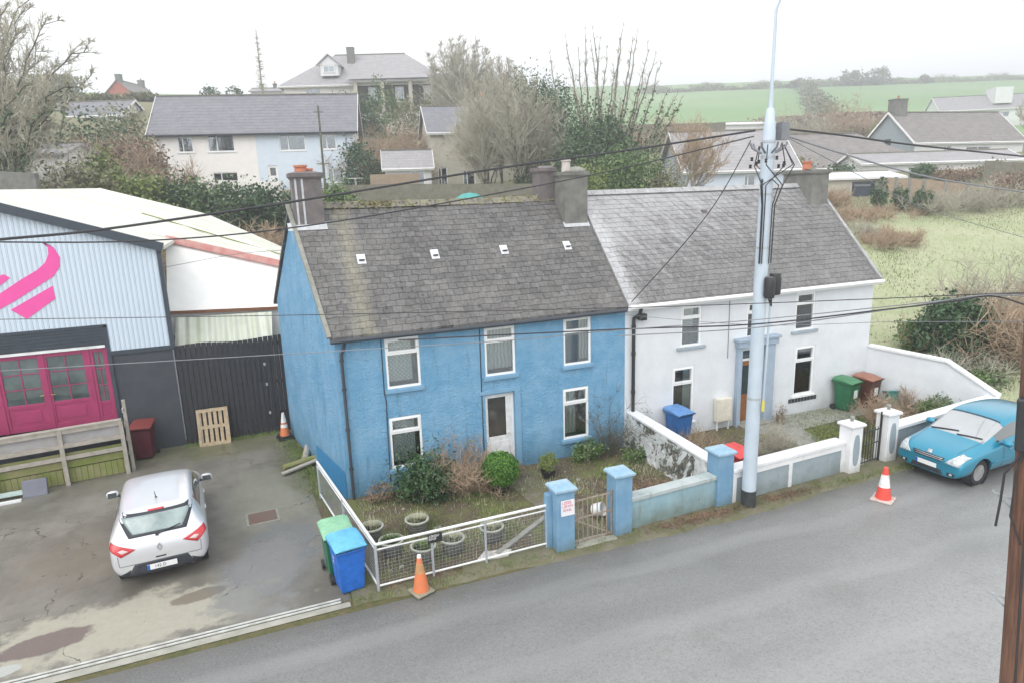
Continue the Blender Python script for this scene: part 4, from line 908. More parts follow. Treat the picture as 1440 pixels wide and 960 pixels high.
# masonry and cladding, local x runs left (negative)
mb = MB(); mb.box(-1.62, 0, 0, .2, -.1, 3.14); mb.box(-9, -7.0, 0, .2, -.1, 3.1); mb.box(-9, 0, .2, 3.3, -.1, 3.1); mb.build('wall', M['charcoal_render'], sh)
mb = MB(); xr = 0
poly = [(-9, -.03, 3.88), (-1.64, -.03, 3.88), (-1.64, -.03, 3.14), (0, -.03, 3.10), (0, -.03, 5.95), (-3.7, -.03, 7.22), (-9, -.03, 5.4)]
mb.prism(poly, (0, .06, 0)); mb.build('cladding', M['cladding'], sh)
mb = MB(); mb.bar((.12, -.12, 5.98), (-3.7, -.12, 7.29), .14, .24, up=(0, 0, 1)); mb.bar((-9, -.12, 5.4), (-3.7, -.12, 7.29), .14, .24); mb.build('fascia', M['anthracite'], sh)
mb = MB(); mb.box(-.07, .05, -.06, .05, 3.08, 5.9); mb.build('corner_trim', M['anthracite'], sh); MB().box(-1.66, 0, -.045, -.031, 3.02, 3.14).build('cladding_trim', M['anthracite'], sh)
# roller shutter box
mb = MB(); mb.box(-9, -1.62, -.01, .2, 3.36, 3.86)
for k_ in range(5): mb.box(-9, -1.66, -.03, -.011, 3.40+k_*.09, 3.455+k_*.09)
mb.build('shutter', M['anthracite'], sh); mb = MB(); mb.box(-9, -1.72, -.07, -.012, 3.27, 3.34); mb.build('shutter_rail', M['steel_white'], sh)
mb = MB(); mb.box(-1.70, -1.60, -.05, 0, 1.1, 3.88); mb.box(-9, -1.6, -.05, -.031, 3.84, 3.92); mb.build('shutter_guide', M['anthracite'], sh)
# magenta shopfront: fixed light | door | door | fixed light ...
def leaf_panel(t, x0, x1, z0, z1, name, door=True, fw=.1, y=.0):
    mb = MB(); zt = z0+.78 if door else z0+.62
    mb.box(x0, x0+fw, y, y+.06, z0, z1); mb.box(x1-fw, x1, y, y+.06, z0, z1); mb.box(x0+fw, x1-fw, y, y+.06, z1-fw, z1); mb.box(x0+fw, x1-fw, y, y+.06, z0, z0+.16); mb.box(x0+fw, x1-fw, y, y+.06, zt-.1, zt)
    mb.box(x0+fw, x1-fw, y+.02, y+.05, z0+.16, zt-.1)
    if door: mb.box(x0+fw+.12, x1-fw-.12, y+.006, y+.021, z0+.26, zt-.2)
    d = mb.build(name, M['magenta'], t, bevel=.006)
    g = MB().box(x0+fw*.8, x1-fw*.8, y+.035, y+.04, zt, z1-fw*.8); g.build('pane', SG, d)
    b = MB(); xm = (x0+x1)/2
    b.box(xm-.012, xm+.012, y+.012, y+.03, zt, z1-fw)
    for k_ in (1, 2): zz = zt+(z1-fw-zt)*k_/3; b.box(x0+fw, x1-fw, y+.014, y+.028, zz-.012, zz+.012)
    b.build('glazing_bars', M['magenta'], d); return d
SG = simple('shopfront_glass', (.035, .055, .055), .06, c2=(.14, .18, .18), scale=.9, spec=1.0)
mb = MB(); zt = 3.25
for x in (-1.68, -2.19, -3.29, -4.4, -4.95): mb.box(x-.045, x+.045, -.02, .1, DZ, zt)
mb.box(-6.3, -1.64, -.02, .1, zt, zt+.03); mb.build('shopfront_frame', M['magenta'], sh)
leaf_panel(sh, -2.16, -1.72, DZ, zt, 'side_light', False)
d1 = leaf_panel(sh, -3.29, -2.22, DZ, zt, 'door'); d2 = leaf_panel(sh, -4.38, -3.31, DZ, zt, 'door'); leaf_panel(sh, -5.5, -4.44, DZ, zt, 'side_light', False); leaf_panel(sh, -6.6, -5.52, DZ, zt, 'side_light', False)
brass = simple('brass', (.8, .6, .3), .3, metal=.8)
for d, x, s_ in ((d1, -3.22, 1), (d2, -3.38, -1)):
    MB().tube([(x, 0, DZ+1.0), (x, -.05, DZ+1.0), (x+.1*s_, -.05, DZ+1.0)], .012, 6).build('handle', brass, d)
# pink emblem on the cladding: a curved band over a slanted block
def lp(px, py): p = atY(px, py, 5.96); return (p.x+3.95, -.045, p.z)
def strip(name, A, B):
    mb = MB(); 
    for (a, b), (c_, d_) in zip(zip(A, B), zip(A[1:], B[1:])): 
        P = [lp(*a), lp(*c_), lp(*d_), lp(*b)]; mb.prism(P, (0, .014, 0))
    return mb
mb = strip('e', [(62, 341), (67, 348), (68, 358), (63, 370), (52, 380), (30, 393), (0, 413), (-30, 433)], [(58, 341), (75, 348), (84, 362), (84, 375), (75, 389), (50, 405), (20, 424), (-30, 452)])
P = [lp(15, 436), lp(74, 402), lp(78, 420), lp(38, 449)]; mb.prism([P[0], P[1], P[2], P[3]], (0, .014, 0)); P = [lp(-30, 425), lp(-30, 400), lp(5, 386), lp(14, 391)]; mb.prism(P, (0, .014, 0))
mb.build('emblem', M['pink_vinyl'], sh)
mb = MB(); 
# roof of the unit, same slope as the shed behind
def q4(mb, a, b, c_, d_, th=.1):
    a, b, c_, d_ = map(Vector, (a, b, c_, d_)); e = Vector((0, 0, -th)); mb.add([a, b, c_, d_, a+e, b+e, c_+e, d_+e], [(0, 1, 2, 3), (7, 6, 5, 4), (0, 4, 5, 1), (1, 5, 6, 2), (2, 6, 7, 3), (3, 7, 4, 0)])
q4(mb, (-3.7, -.1, 7.3), (.14, -.1, 6.02), (.14, 3.35, 6.0), (-3.7, 3.35, 7.28)); q4(mb, (-3.7, -.1, 7.3), (-9, -.1, 5.45), (-9, 3.35, 5.45), (-3.7, 3.35, 7.28)); mb.build('roof', M['shed_roof'], sh)
# timber deck with railings
dk = thing('timber_ramp', 'weathered timber ramp with rails and mossy skirting boards in front of the magenta doors', 'ramp', (-5.35, 4.35, 0), R_(7))
mb = MB()
for k_ in range(34): mb.box(-5.1+k_*.15, -5.1+k_*.15+.143, .12, 1.62, .98, 1.02)
mb.build('deck_boards', M['wood_grey'], dk)
mb = MB()
for k_ in range(37): mb.box(-5.1+k_*.14, -5.1+k_*.14+.132, .10, .118, .02, .42)
for z in (.45, .67): mb.box(-5.1, .05, .08, .10, z, z+.19)
mb.build('skirting', M['mossy_wood'], dk)
mb = MB()
for z in (1.42, 1.03, .70): mb.box(-5.1, .03, -.03, -.002, z, z+.11)
mb.box(-5.1, .06, -.05, .10, 1.535, 1.57); mb.build('rails', M['wood_grey'], dk)
mb = MB(); mb.box(-5.1, 0, .06, .075, 1.14, 1.40); mb.build('back_board', simple('lilac_grey_board', (.40, .39, .40), .8, c2=(.33, .32, .30)), dk)
for x in (-4.85, -2.95, -1.42, -.02): MB().box(x, x+.1, -.055, .06, .0, 1.53).build('post', M['wood_grey'], dk)
mb = MB(); 
for y in (.12, .28): mb.box(.12, .2, y, y+.09, 0, 2.0 if y > .2 else 1.75)
mb.build('end_post', M['wood_grey'], dk); mb = MB()
for z in (.5, .9, 1.3, 1.7): mb.box(.1, .13, .1, .38, z, z+.09)
mb.build('rung', M['wood_grey'], dk)
gb = thing('floodlight_box', 'grey plastic box propped at the foot of the timber ramp', 'box', (-7.35, 3.72, .0), R_(4)); gb.rotation_euler.x = R_(-20)
MB().box(-.27, .27, 0, .12, 0, .45).build('box', simple('slate_grey_plastic', (.17, .18, .22), .6), gb, bevel=.02)
st = thing('metal_channel', 'white metal strip lying on the ground at the foot of the ramp', 'strip', (-9.2, 3.4, .0), R_(4)); MB().box(0, 1.6, 0, .10, .006, .06).build('strip', M['steel_white'], st); MB().box(0, 1.6, .25, .45, .1, .16).build('step_edge', simple('aqua_metal', (.5, .62, .6), .5), st)

# ------------------------------------------------------------------ white sheds
sd = thing('industrial_shed', 'big shed with mossy pale corrugated roof and red edge flashing behind the shop', 'shed', (-4, 9.6, 0))
def sl(p): return (p.x+4, p.y-9.6, p.z)
A = sl(atY(-60, 268, 9.5)); B = sl(atY(232, 333, 9.5)); B2 = sl(atY(420, 374, 9.5)); C_ = sl(atY(141, 265, 19)); C2 = sl(atY(291, 301, 17.5)); D_ = sl(atY(430, 362, 15.5)); Aa = sl(atY(20, 281, 14))
mb = MB(); vs = [A, B, B2, D_, C2, C_, Aa]; e = -.1
mb.add([Vector(v) for v in vs]+[Vector(v)+Vector((0, 0, e)) for v in vs], [(0, 1, 5, 6), (1, 4, 5), (1, 2, 3, 4), (13, 12, 8, 7), (12, 11, 8), (11, 10, 9, 8)]+[(i, (i+1) % 7, 7+(i+1) % 7, 7+i) for i in range(7)])
mb.build('roof', M['shed_roof'], sd)
mb = MB(); mb.bar(Vector(B)+Vector((-.0, -.08, -.05)), Vector(B2)+Vector((0, -.08, -.05)), .1, .22); mb.build('flashing', M['rust_red'], sd)
Z0 = 3.9
f0 = sl(atY(236, 438, 7.5)); f1 = sl(atY(392, 431, 7.5)); mb = MB(); mb.add([f0, f1, (B2[0], -.02, B2[2]-.12), (B[0], -.02, B[2]-.06)], [(0, 1, 2, 3)]); mb.build('front_roof', M['shed_wall'], sd)
mb = MB(); mb.bar(Vector(f0)+Vector((0, -.02, -.05)), Vector(f1)+Vector((0, -.02, -.05)), .06, .1); mb.build('rusty_edge', M['rust'], sd)
mb = MB(); mb.quad((f0[0], f0[1]+.1, -.5), (f1[0], f1[1]+.1, -.5), (f1[0], f1[1]+.1, f1[2]-.06), (f0[0], f0[1]+.1, f0[2]-.06)); mb.build('wall', M['shed_wall'], sd)
mb = MB(); 
for a, b in (((78, 306), (330, 341)), ((88, 296), (330, 330))): 
    mb.bar(sl(atY(180 if a[0] == 78 else 190, 306 if a[0] == 78 else 297, 12.4))if False else Vector(B)*(.62)+Vector(C_)*(.38)+Vector((.2, 0, .06)), Vector(B2)*.62+Vector(D_)*.38+Vector((0, 0, .06)), .05, .04); break
mb.build('roof_batten', M['mossy_wood'], sd)
ln_ = thing('lean_to', 'low lean-to with translucent sheet roof behind the black fence', 'shed', (-3.9, 6.4, 0))
mb = MB(); q4(mb, (-.05, 0, 3.02), (2.72, 0, 2.9), (2.82, 1.0, 3.62), (-.0, 1.0, 3.70), .05); mb.build('roof', M['lean_roof'], ln_)
mb = MB(); mb.bar((0, 1.03, 3.6), (2.8, 1.03, 3.52), .06, .1); mb.build('gutter', M['rust'], ln_); MB().box(0, 2.7, .05, .1, -.1, 2.9).build('wall', M['charcoal_render'], ln_)
# ------------------------------------------------------------------ pale steel utility / lamp pole
PX, PY = 8.44, -4.35
up = thing('utility_pole', 'tall pale steel lamp and utility pole rising in front of the white house', 'utility pole', (PX, PY, 0)); up.rotation_euler = (0, R_(.35), 0)
MB().lathe([(.158, .42), (.155, .9), (.142, 4.5), (.128, 8.1), (.126, 8.12), (.12, 8.35), (.075, 8.7), (.065, 8.72)], (0, 0, 0), 22).build('shaft', M['pole_paint'], up, smooth=True)
MB().lathe([(.175, 0), (.165, .05), (.165, .43), (.157, .43)], (0, 0, 0), 22).build('base_sleeve', simple('black_base_paint', (.045, .055, .055), .6, c2=(.02, .02, .02), scale=9), up, smooth=True)
mb = MB().tube([(0, 0, 8.7), (.0, 0, 9.2), (.0, 0, 10.55), (.05, -.05, 10.75), (.25, -.3, 10.85)], [.05, .035, .03, .028, .025], 8); mb.build('lamp_arm', M['pole_paint'], up, smooth=True)
mb = MB().box(.15, .5, -.5, -.25, 10.82, 10.9); mb.build('lantern', M['pole_paint'], up, bevel=.03)
mb = MB()
for z in (8.05, 7.75, 7.0, 5.9, 2.6): mb.lathe([(.154 if z < 5 else .140, z), (.154 if z < 5 else .140, z+.05)], (0, 0, 0), 22)
mb.build('band', M['galv'], up, smooth=True)
mb = MB()
for a in range(7): an = a*.9; mb.tube([(.15*math.cos(an), .15*math.sin(an), 7.85), (.32*math.cos(an), .32*math.sin(an), 7.95), (.36*math.cos(an), .36*math.sin(an), 8.05)], .022, 6)
mb.box(.22, .42, -.12, .05, 8.1, 8.45); mb.build('bracket', M['cable_grey'], up)
r = random.Random(4); mb = MB()
for k_ in range(9):
    an = r.uniform(0, 6.28); a2 = r.uniform(-2.8, -.3); rr = r.uniform(.3, .6)
    mb.tube([(.3*math.cos(an), .3*math.sin(an), 8.0), (rr*math.cos(an), rr*math.sin(an), 7.6), (.32*math.cos(a2), .32*math.sin(a2), 7.2), (.19*math.cos(a2), .19*math.sin(a2), 6.8), (.18*math.cos(a2), .18*math.sin(a2), 5.6)], .012, 5)
mb.build('drop_cable', M['cable'], up)
for k_ in range(10): 
    an = k_*.63+.2; MB().lathe([(.02, 0), (.035, .02), (.02, .04), (.035, .06), (.02, .08)], (.36*math.cos(an), .3*math.sin(an), 7.55+.05*(k_ % 4)), 8).build('insulator', M['black_pvc'], up, smooth=True)
jb = MB(); jb.lathe([(.01, 4.86), (.10, 4.88), (.12, 4.95), (.12, 5.25), (.10, 5.32), (.01, 5.34)], (.02, -.25, 0), 14); jb.lathe([(.01, 4.9), (.12, 4.93), (.13, 5.0), (.13, 5.25), (.11, 5.38), (.01, 5.4)], (.25, -.15, 0), 14)
b_ = jb.build('splice_box', M['black_pvc'], up, smooth=True); MB().tube([(.05, -.2, 4.86), (.14, -.2, 4.7), (.2, -.12, 4.9)], .02, 6).build('loop_cable', M['cable'], b_)
MB().tube([(.21, -.1, 4.9), (.2, -.1, 4.3), (.205, -.06, 2.5)], .025, 6).build('riser', M['pole_paint'], up)
MB().box(.05, .12, -.205, -.195, 2.35, 2.6).build('tag_plate', simple('yellow_tag', (.75, .62, .1), .5), up)
# ------------------------------------------------------------------ timber pole at the right
wpb = at(1432, 960, 7.4); wpt = CAMP + _dir((1456, 600))*((Vector((wpb.x, wpb.y))-CAMP.xy).length/_dir((1456, 600)).xy.length); wax = (wpt-wpb).normalized(); wpb0 = wpb-wax*(wpb.z/wax.z); WPX, WPY = wpb0.x, wpb0.y
wp = thing('timber_pole', 'brown creosoted timber pole with a black cable box at the right edge', 'utility pole', (WPX, WPY, 0))
wp.rotation_euler = Vector((0, 0, 1)).rotation_difference(wax).to_euler()
wz = lambda py: (CAMP + _dir((1445, py))*((Vector((wpb.x, wpb.y))-CAMP.xy).length/_dir((1445, py)).xy.length)).z
MB().lathe([(.185, -.2), (.17, 2), (.15, 5), (.135, 8.5), (.05, 8.55)], (0, 0, 0), 26).build('shaft', M['creosote'], wp, smooth=True)
dl = (CAMP-Vector((WPX, WPY, 0))); dl.z = 0; dl.normalize(); sdv = Vector((-dl.y, dl.x, 0))   # towards the drone / sideways
if sdv.dot(RM @ Vector((1, 0, 0))) > 0: sdv = -sdv
zb = wz(590)
c0 = dl*.14+sdv*.07
mb = MB(); 
mb.box(-.06, .06, -.08, .08, zb-.28, zb+.28); bx = mb.build('cable_box', M['black_pvc'], wp, bevel=.02); bx.location = c0; bx.rotation_euler.z = math.atan2(dl.y, dl.x)
mb = MB(); P = [dl*.17+sdv*(.02)+Vector((0, 0, z)) for z in (0, 1, 2, 3, 4, 5, zb-.2)]; mb.tube(P, .011, 6)
P = [c0+Vector((0, 0, zb-.28)), dl*.15+sdv*.22+Vector((0, 0, zb-.55)), dl*.15+sdv*.24+Vector((0, 0, zb-.85)), dl*.15+sdv*.27+Vector((0, 0, zb-1.15))]; mb.tube(P, .012, 6)
P = [c0+Vector((0, 0, zb-.28)), dl*.17+sdv*.12+Vector((0, 0, zb-.5)), dl*.17+sdv*.15+Vector((0, 0, zb-1.0)), dl*.17+sdv*.05+Vector((0, 0, zb-1.3))]; mb.tube(P, .009, 6)
mb.build('hanging_cable', M['cable'], wp)
for zz in (wz(845), wz(700)):
    mb = MB(); a = sdv*.15; b = sdv*.30+dl*.05; mb.tube([a+Vector((0, 0, zz-.03)), b+Vector((0, 0, zz+.03))], .012, 6); mb.tube([a+Vector((0, 0, zz-.14)), b+Vector((0, 0, zz+.03)), b+sdv*.02+Vector((0, 0, zz+.06))], .009, 6); mb.build('step_iron', M['galv'], wp)
# ------------------------------------------------------------------ overhead cables
def cable(label, pts, r, mat=None, group=None, sag=0, n=16):
    P = []
    if len(pts) == 2:
        a, b = Vector(pts[0]), Vector(pts[1])
        for i in range(n+1): u = i/n; P.append(a.lerp(b, u)-Vector((0, 0, sag*4*u*(1-u))))
    else:
        for i in range(len(pts)-1):
            p0 = Vector(pts[max(i-1, 0)]); p1 = Vector(pts[i]); p2 = Vector(pts[i+1]); p3 = Vector(pts[min(i+2, len(pts)-1)])
            for k in range(6):
                u = k/6; P.append(.5*((2*p1)+(p2-p0)*u+(2*p0-5*p1+4*p2-p3)*u*u+(3*p1-p0-3*p2+p3)*u**3))
        P.append(Vector(pts[-1]))
    o = MB().tube(P, r, 6).build('overhead_cable', mat or M['cable'], smooth=True); return tag(o, label, 'cable', group)
pt = Vector((PX+.05, PY, 8.2))
def span(pix, Ds): return [at(px, py, D) for (px, py), D in zip(pix, Ds)]
DP = 14.6
cable('thick black overhead cable from the pale pole sweeping left over the blue roof', span([(-60, 346), (0, 337), (110, 327), (230, 311), (430, 281), (700, 237), (880, 212), (1062, 184)], [9.5, 9.8, 10.4, 11, 12, 13.3, 14, 14.6]), .021)
cable('thinner cable hanging just below the thick one, from the pale pole to the left', span([(-60, 340), (200, 339), (430, 318), (700, 272), (880, 236), (1060, 192)], [10.5, 11.2, 12.2, 13.4, 14, 14.6]), .013)
cable('thick overhead cable from the pale pole running off to the right edge', span([(1090, 180), (1180, 190), (1300, 206), (1500, 226)], [14.7, 15.5, 16.6, 18.5]), .022)
cable('pale overhead cable sloping down from the pale pole to the right edge', span([(1095, 188), (1200, 221), (1320, 252), (1500, 279)], [14.7, 15.5, 16.6, 18.5]), .02, M['cable_grey'])
cable('thin wire crossing the field corner from the pale pole', span([(1100, 190), (1230, 258), (1320, 300), (1500, 350)], [14.7, 16.5, 18, 21]), .009, M['cable_grey'])
cable('service cable dropping from the pale pole to the eaves between the two houses', span([(1056, 198), (1010, 280), (960, 345), (888, 425)], [14.7, 15.2, 15.8, 17.0]), .011)
hD = 7.6
cable('topmost thin wire crossing low in front of both houses', span([(-60, 450), (240, 446), (480, 442), (870, 433), (1060, 427), (1240, 420), (1400, 413), (1460, 412)], [11, 10.8, 10.5, 9.8, 9.2, 8.5, 7.9, 7.7]), .006, M['cable'])
cable('thin sagging wire crossing the blue front wall under the upper windows', span([(-60, 524), (0, 521), (240, 507), (480, 493), (720, 478), (870, 464), (1060, 450), (1240, 432), (1400, 416), (1460, 420)], [11, 11, 10.8, 10.5, 10, 9.6, 9.1, 8.5, 7.9, 7.7]), .0065, M['cable_grey'])
cable('thick lower wire of the bundle leading to the timber pole', span([(560, 478), (870, 463), (1060, 456), (1240, 436), (1340, 424), (1400, 417), (1470, 440)], [10.3, 9.6, 9.1, 8.5, 8.1, 7.9, 7.7]), .010)
cable('middle wire of the bundle leading to the timber pole', span([(870, 472), (1060, 461), (1240, 437), (1340, 421), (1400, 414), (1470, 414)], [9.6, 9.1, 8.5, 8.1, 7.9, 7.7]), .008, M['cable_grey'])
cable('faint lowest wire in front of the white house', span([(870, 442), (1060, 457), (1240, 453), (1420, 452), (1480, 450)], [17, 14.8, 13, 10, 9.5]), .006, M['cable_grey'])
cable('faint wire rising from the shop front over the white shed', span([(60, 404), (220, 378), (330, 358), (400, 352)], [21, 20.5, 20.5, 20.5]), .008, M['cable_grey'])
# ------------------------------------------------------------------ cars (x forward, y left, z up, origin under the middle)
def tyre_ring(prof, n=32):
    mb = MB(); m = len(prof)
    for r, y in prof:
        for k in range(n): a = 2*math.pi*k/n; mb.v.append((r*math.cos(a), y, r*math.sin(a)))
    for i in range(m):
        for k in range(n): j = (i+1) % m; mb.f.append((i*n+k, i*n+(k+1) % n, j*n+(k+1) % n, j*n+k)); mb.m.append(0)
    return mb
def carpaint(name, c):
    m, nt, b = newmat(name); nt.links.new(mix(nt, noise(nt, pos(nt), 3, 4), c, tuple(x*.9 for x in c)), b.inputs['Base Color'])
    setin(b, 'Roughness', .32); setin(b, 'Metallic', .35); setin(b, 'Coat Weight', .8); setin(b, 'Coat Roughness', .06); return m
M['autoglass'] = simple('car_glass', (.05, .065, .07), .04, .1, spec=.9, coat=1.0)
[setattr(x.inputs['IOR'], 'default_value', 1.65) for x in M['autoglass'].node_tree.nodes if x.type == 'BSDF_PRINCIPLED']
M['screen'] = simple('windscreen_glass', (.16, .19, .20), .05, .3, scale=1.5, spec=1.0, coat=1.0)
[setattr(x.inputs['IOR'], 'default_value', 2.6) for x in M['screen'].node_tree.nodes if x.type == 'BSDF_PRINCIPLED']
M['tyre'] = simple('tyre_rubber', (.025, .025, .027), .8, scale=9)
M['alloy'] = simple('alloy', (.55, .55, .56), .3, metal=.8)
M['trim'] = simple('dark_car_plastic', (.03, .035, .045), .55)
M['red_lens'] = simple('red_lens', (.55, .01, .02), .12, .15, scale=14, coat=.8)
M['clear_lens'] = simple('clear_lens', (.62, .66, .68), .08, .25, scale=16, coat=.9)
def make_car(name, label, cat, L, W, st, paint, wheelx, wr=.31, spokes=5, loc=(0, 0, 0), rotz=0, glass_rows=None):
    """st: stations (x, zbottom, wsill, w, zshoulder, wshoulder, zroof, wroof, zone) zone: cabin flags"""
    t = thing(name, label, cat, loc, rotz)
    nS = len(st); V = []; NP = 11
    for (x, zb, ws, w, zs, wsh, zr, wrf, fl) in st:
        zm = zb+(zs-zb)*.55
        rng_ = [(0, zb), (ws*.8, zb), (ws, zb+.05), (w, zb+(zm-zb)*.6), (w, zm), (w*.995, zs-.09), (wsh, zs), (wsh-(wsh-wrf)*.14, zs+(zr-zs)*.12), (wrf, zs+(zr-zs)*.86), (wrf*.82, zr-.005), (0, zr+.012)]
        V.append([(x, y, z) for y, z in rng_])
    bm = bmesh.new(); vg = []
    for row in V:
        left = [bm.verts.new(p) for p in row]; right = [left[0]]+[bm.verts.new((p[0], -p[1], p[2])) for p in row[1:-1]]+[left[-1]]
        vg.append((left, right))
    def face(vs, m):
        try: f = bm.faces.new(vs); f.material_index = m; f.smooth = True
        except ValueError: pass
    for i in range(nS-1):
        fl = st[i][8]
        for sd_ in (0, 1):
            a = vg[i][sd_]; b = vg[i+1][sd_]
            for k in range(NP-1):
                m = 0
                if k == 7 and 'S' in fl: m = 1         # side glass
                if k == 8 and 'S' in fl: m = 0
                if k in (8, 9) and ('W' in fl or 'R' in fl): m = 2 if 'W' in fl else 3
                face([a[k], a[k+1], b[k+1], b[k]], m)
    for i in (0, nS-1):
        for sd_ in (0, 1):
            a = vg[i][sd_]
            for k in range(1, NP-2): face([a[0] if False else a[k], a[k+1], vg[i][1-sd_][k+1], vg[i][1-sd_][k]] if sd_ == 0 else [], 0) if sd_ == 0 else None
            if sd_ == 0: face([a[0], a[1], vg[i][1][1]], 0); face([a[NP-2], a[NP-1], vg[i][1][NP-2]], 0)
    bmesh.ops.recalc_face_normals(bm, faces=bm.faces)
    me = bpy.data.meshes.new('cage'); bm.to_mesh(me); bm.free()
    for k in range(4): me.materials.append(paint)
    tmp = bpy.data.objects.new('cage', me); COL.objects.link(tmp)
    md = tmp.modifiers.new('s', 'SUBSURF'); md.levels = 3; md.render_levels = 3
    # wheel wells
    cut = MB()
    for x in wheelx:
        for s_ in (-1, 1): cut.lathe([(wr*1.17, s_*(W/2-.26)), (wr*1.17, s_*(W/2+.3))] if s_ > 0 else [(wr*1.17, s_*(W/2+.3)), (wr*1.17, s_*(W/2-.26))], (x, 0, wr+.01), 28, axis='y')
    co = cut.build('cutter', M['trim'])
    bo = tmp.modifiers.new('b', 'BOOLEAN'); bo.operation = 'DIFFERENCE'; bo.object = co; bo.solver = 'EXACT'
    dg = bpy.context.evaluated_depsgraph_get(); full = bpy.data.meshes.new_from_object(tmp.evaluated_get(dg))
    sbm = bmesh.new(); sbm.from_mesh(full); bpy.data.objects.remove(tmp); bpy.data.objects.remove(co)
    def part(sel, nm, mat, parent, off=0):
        b2 = sbm.copy(); b2.faces.ensure_lookup_table()
        bmesh.ops.delete(b2, geom=[f for f in b2.faces if not sel(f)], context='FACES')
        if not b2.faces: b2.free(); return None
        for f in b2.faces: f.material_index = 0; f.smooth = True
        if off:
            b2.normal_update()
            for v in b2.verts: v.co += v.normal*off
        m2 = bpy.data.meshes.new(nm); b2.to_mesh(m2); b2.free(); m2.materials.clear(); m2.materials.append(mat); 
        m2.set_sharp_from_angle(angle=R_(50))
        o = bpy.data.objects.new(nm, m2); COL.objects.link(o); o.parent = parent; return o
    body = part(lambda f: f.material_index in (0,) or f.material_index > 3, 'body', paint, t)
    part(lambda f: f.material_index == 2, 'windscreen', M['screen'], t, -.004); part(lambda f: f.material_index == 3, 'tailgate_skin' if L < 4.1 else 'rear_window', paint if L < 4.1 else M['autoglass'], t, 0)
    for s_ in (1, -1): part(lambda f: f.material_index == 1 and f.calc_center_median().y*s_ > 0, 'side_window', M['autoglass'], t, -.004)
    bvh = BVHTree.FromBMesh(sbm)
    # dark wells
    mb = MB()
    for x in wheelx:
        for s_ in (-1, 1): mb.lathe([(wr*1.16, s_*(W/2-.06)), (wr*1.16, s_*(W/2-.25)), (.02, s_*(W/2-.255))], (x, 0, wr+.01), 20, axis='y', cap=False)
    mb.box(wheelx[0]-.4, wheelx[1]+.4, -W/2+.22, W/2-.22, .2, .3); mb.build('wheel_arch_liner', M['trim'], t)
    for x in wheelx:
        for s_ in (-1, 1):
            o = s_*(W/2-.165)
            w_ = tyre_ring([(wr*.64, -.09), (wr*.9, -.1), (wr*.98, -.08), (wr, -.04), (wr, .04), (wr*.98, .08), (wr*.9, .1), (wr*.64, .09)]).build('wheel', M['tyre'], t, smooth=True); w_.location = (x, o, wr)
            rm = MB(); rm.lathe([(wr*.66, .07), (wr*.60, .0)], (0, 0, 0), 30, axis='y', cap=False); rm.lathe([(.06, .02), (.055, .075), (.001, .08)], (0, 0, 0), 16, axis='y')
            rm.lathe([(wr*.58, .075), (wr*.66, .085), (wr*.66, .06), (wr*.58, .06)], (0, 0, 0), 30, axis='y')
            for q in range(spokes):
                a = 2*math.pi*q/spokes; d0 = Vector((math.cos(a), 0, math.sin(a))); rm.bar(d0*.04+Vector((0, .062, 0)), d0*wr*.62+Vector((0, .07, 0)), .034, .03, up=(0, 1, 0))
            r_ = rm.build('rim', M['alloy'], w_, smooth=True)
            if s_ < 0: r_.scale = (1, -1, 1)
            dk_ = MB().lathe([(wr*.62, -.01), (.001, -.008)], (0, 0, 0), 24, axis='y').build('brake_disc', M['trim'], w_)
            if s_ < 0: dk_.scale = (1, -1, 1)
    def patch(nm, quad, axis, mat, off=.006, n=8, parent=None, mirror=False, ax='x'):
        """quad: 4 corners (y,z) (front/rear, axis=+-1 along x) or (x,z) for the sides or (x,y) from the top"""
        outs = []
        for sgn in ((1, -1) if mirror else (1,)):
            mb = MB(); ok = {}
            for j in range(n+1):
                for i in range(n+1):
                    u = i/n; v = j/n; a, b, c_, d_ = [Vector(q) for q in quad]; p = (a*(1-u)+b*u)*(1-v)+(d_*(1-u)+c_*u)*v
                    if ax == 'x': o = Vector((axis*4, p.x*sgn, p.y)); dr = Vector((-axis, 0, 0))
                    elif ax == 'y': o = Vector((p.x, sgn*3, p.y)); dr = Vector((0, -sgn, 0))
                    else: o = Vector((p.x, p.y*sgn, 4)); dr = Vector((0, 0, -1))
                    h = bvh.ray_cast(o, dr)
                    if h[0] is not None: nn = h[1]; nn = nn if nn.dot(dr) < 0 else -nn; ok[(i, j)] = len(mb.v); mb.v.append(tuple(h[0]+nn*off))
            for j in range(n):
                for i in range(n):
                    k = [(i, j), (i+1, j), (i+1, j+1), (i, j+1)]
                    if all(q in ok for q in k):
                        ps = [Vector(mb.v[ok[q]]) for q in k]
                        if max((ps[0]-ps[2]).length, (ps[1]-ps[3]).length) < .45: mb.f.append(tuple(ok[q] for q in k)); mb.m.append(0)
            o = mb.build(nm, mat, parent or t, smooth='all'); s2 = o.modifiers.new('sol', 'SOLIDIFY'); s2.thickness = off*.9; s2.offset = -1; outs.append(o)
        return outs
    return t, body, patch, bvh

# --- silver hatchback: seen from behind and above
S = []
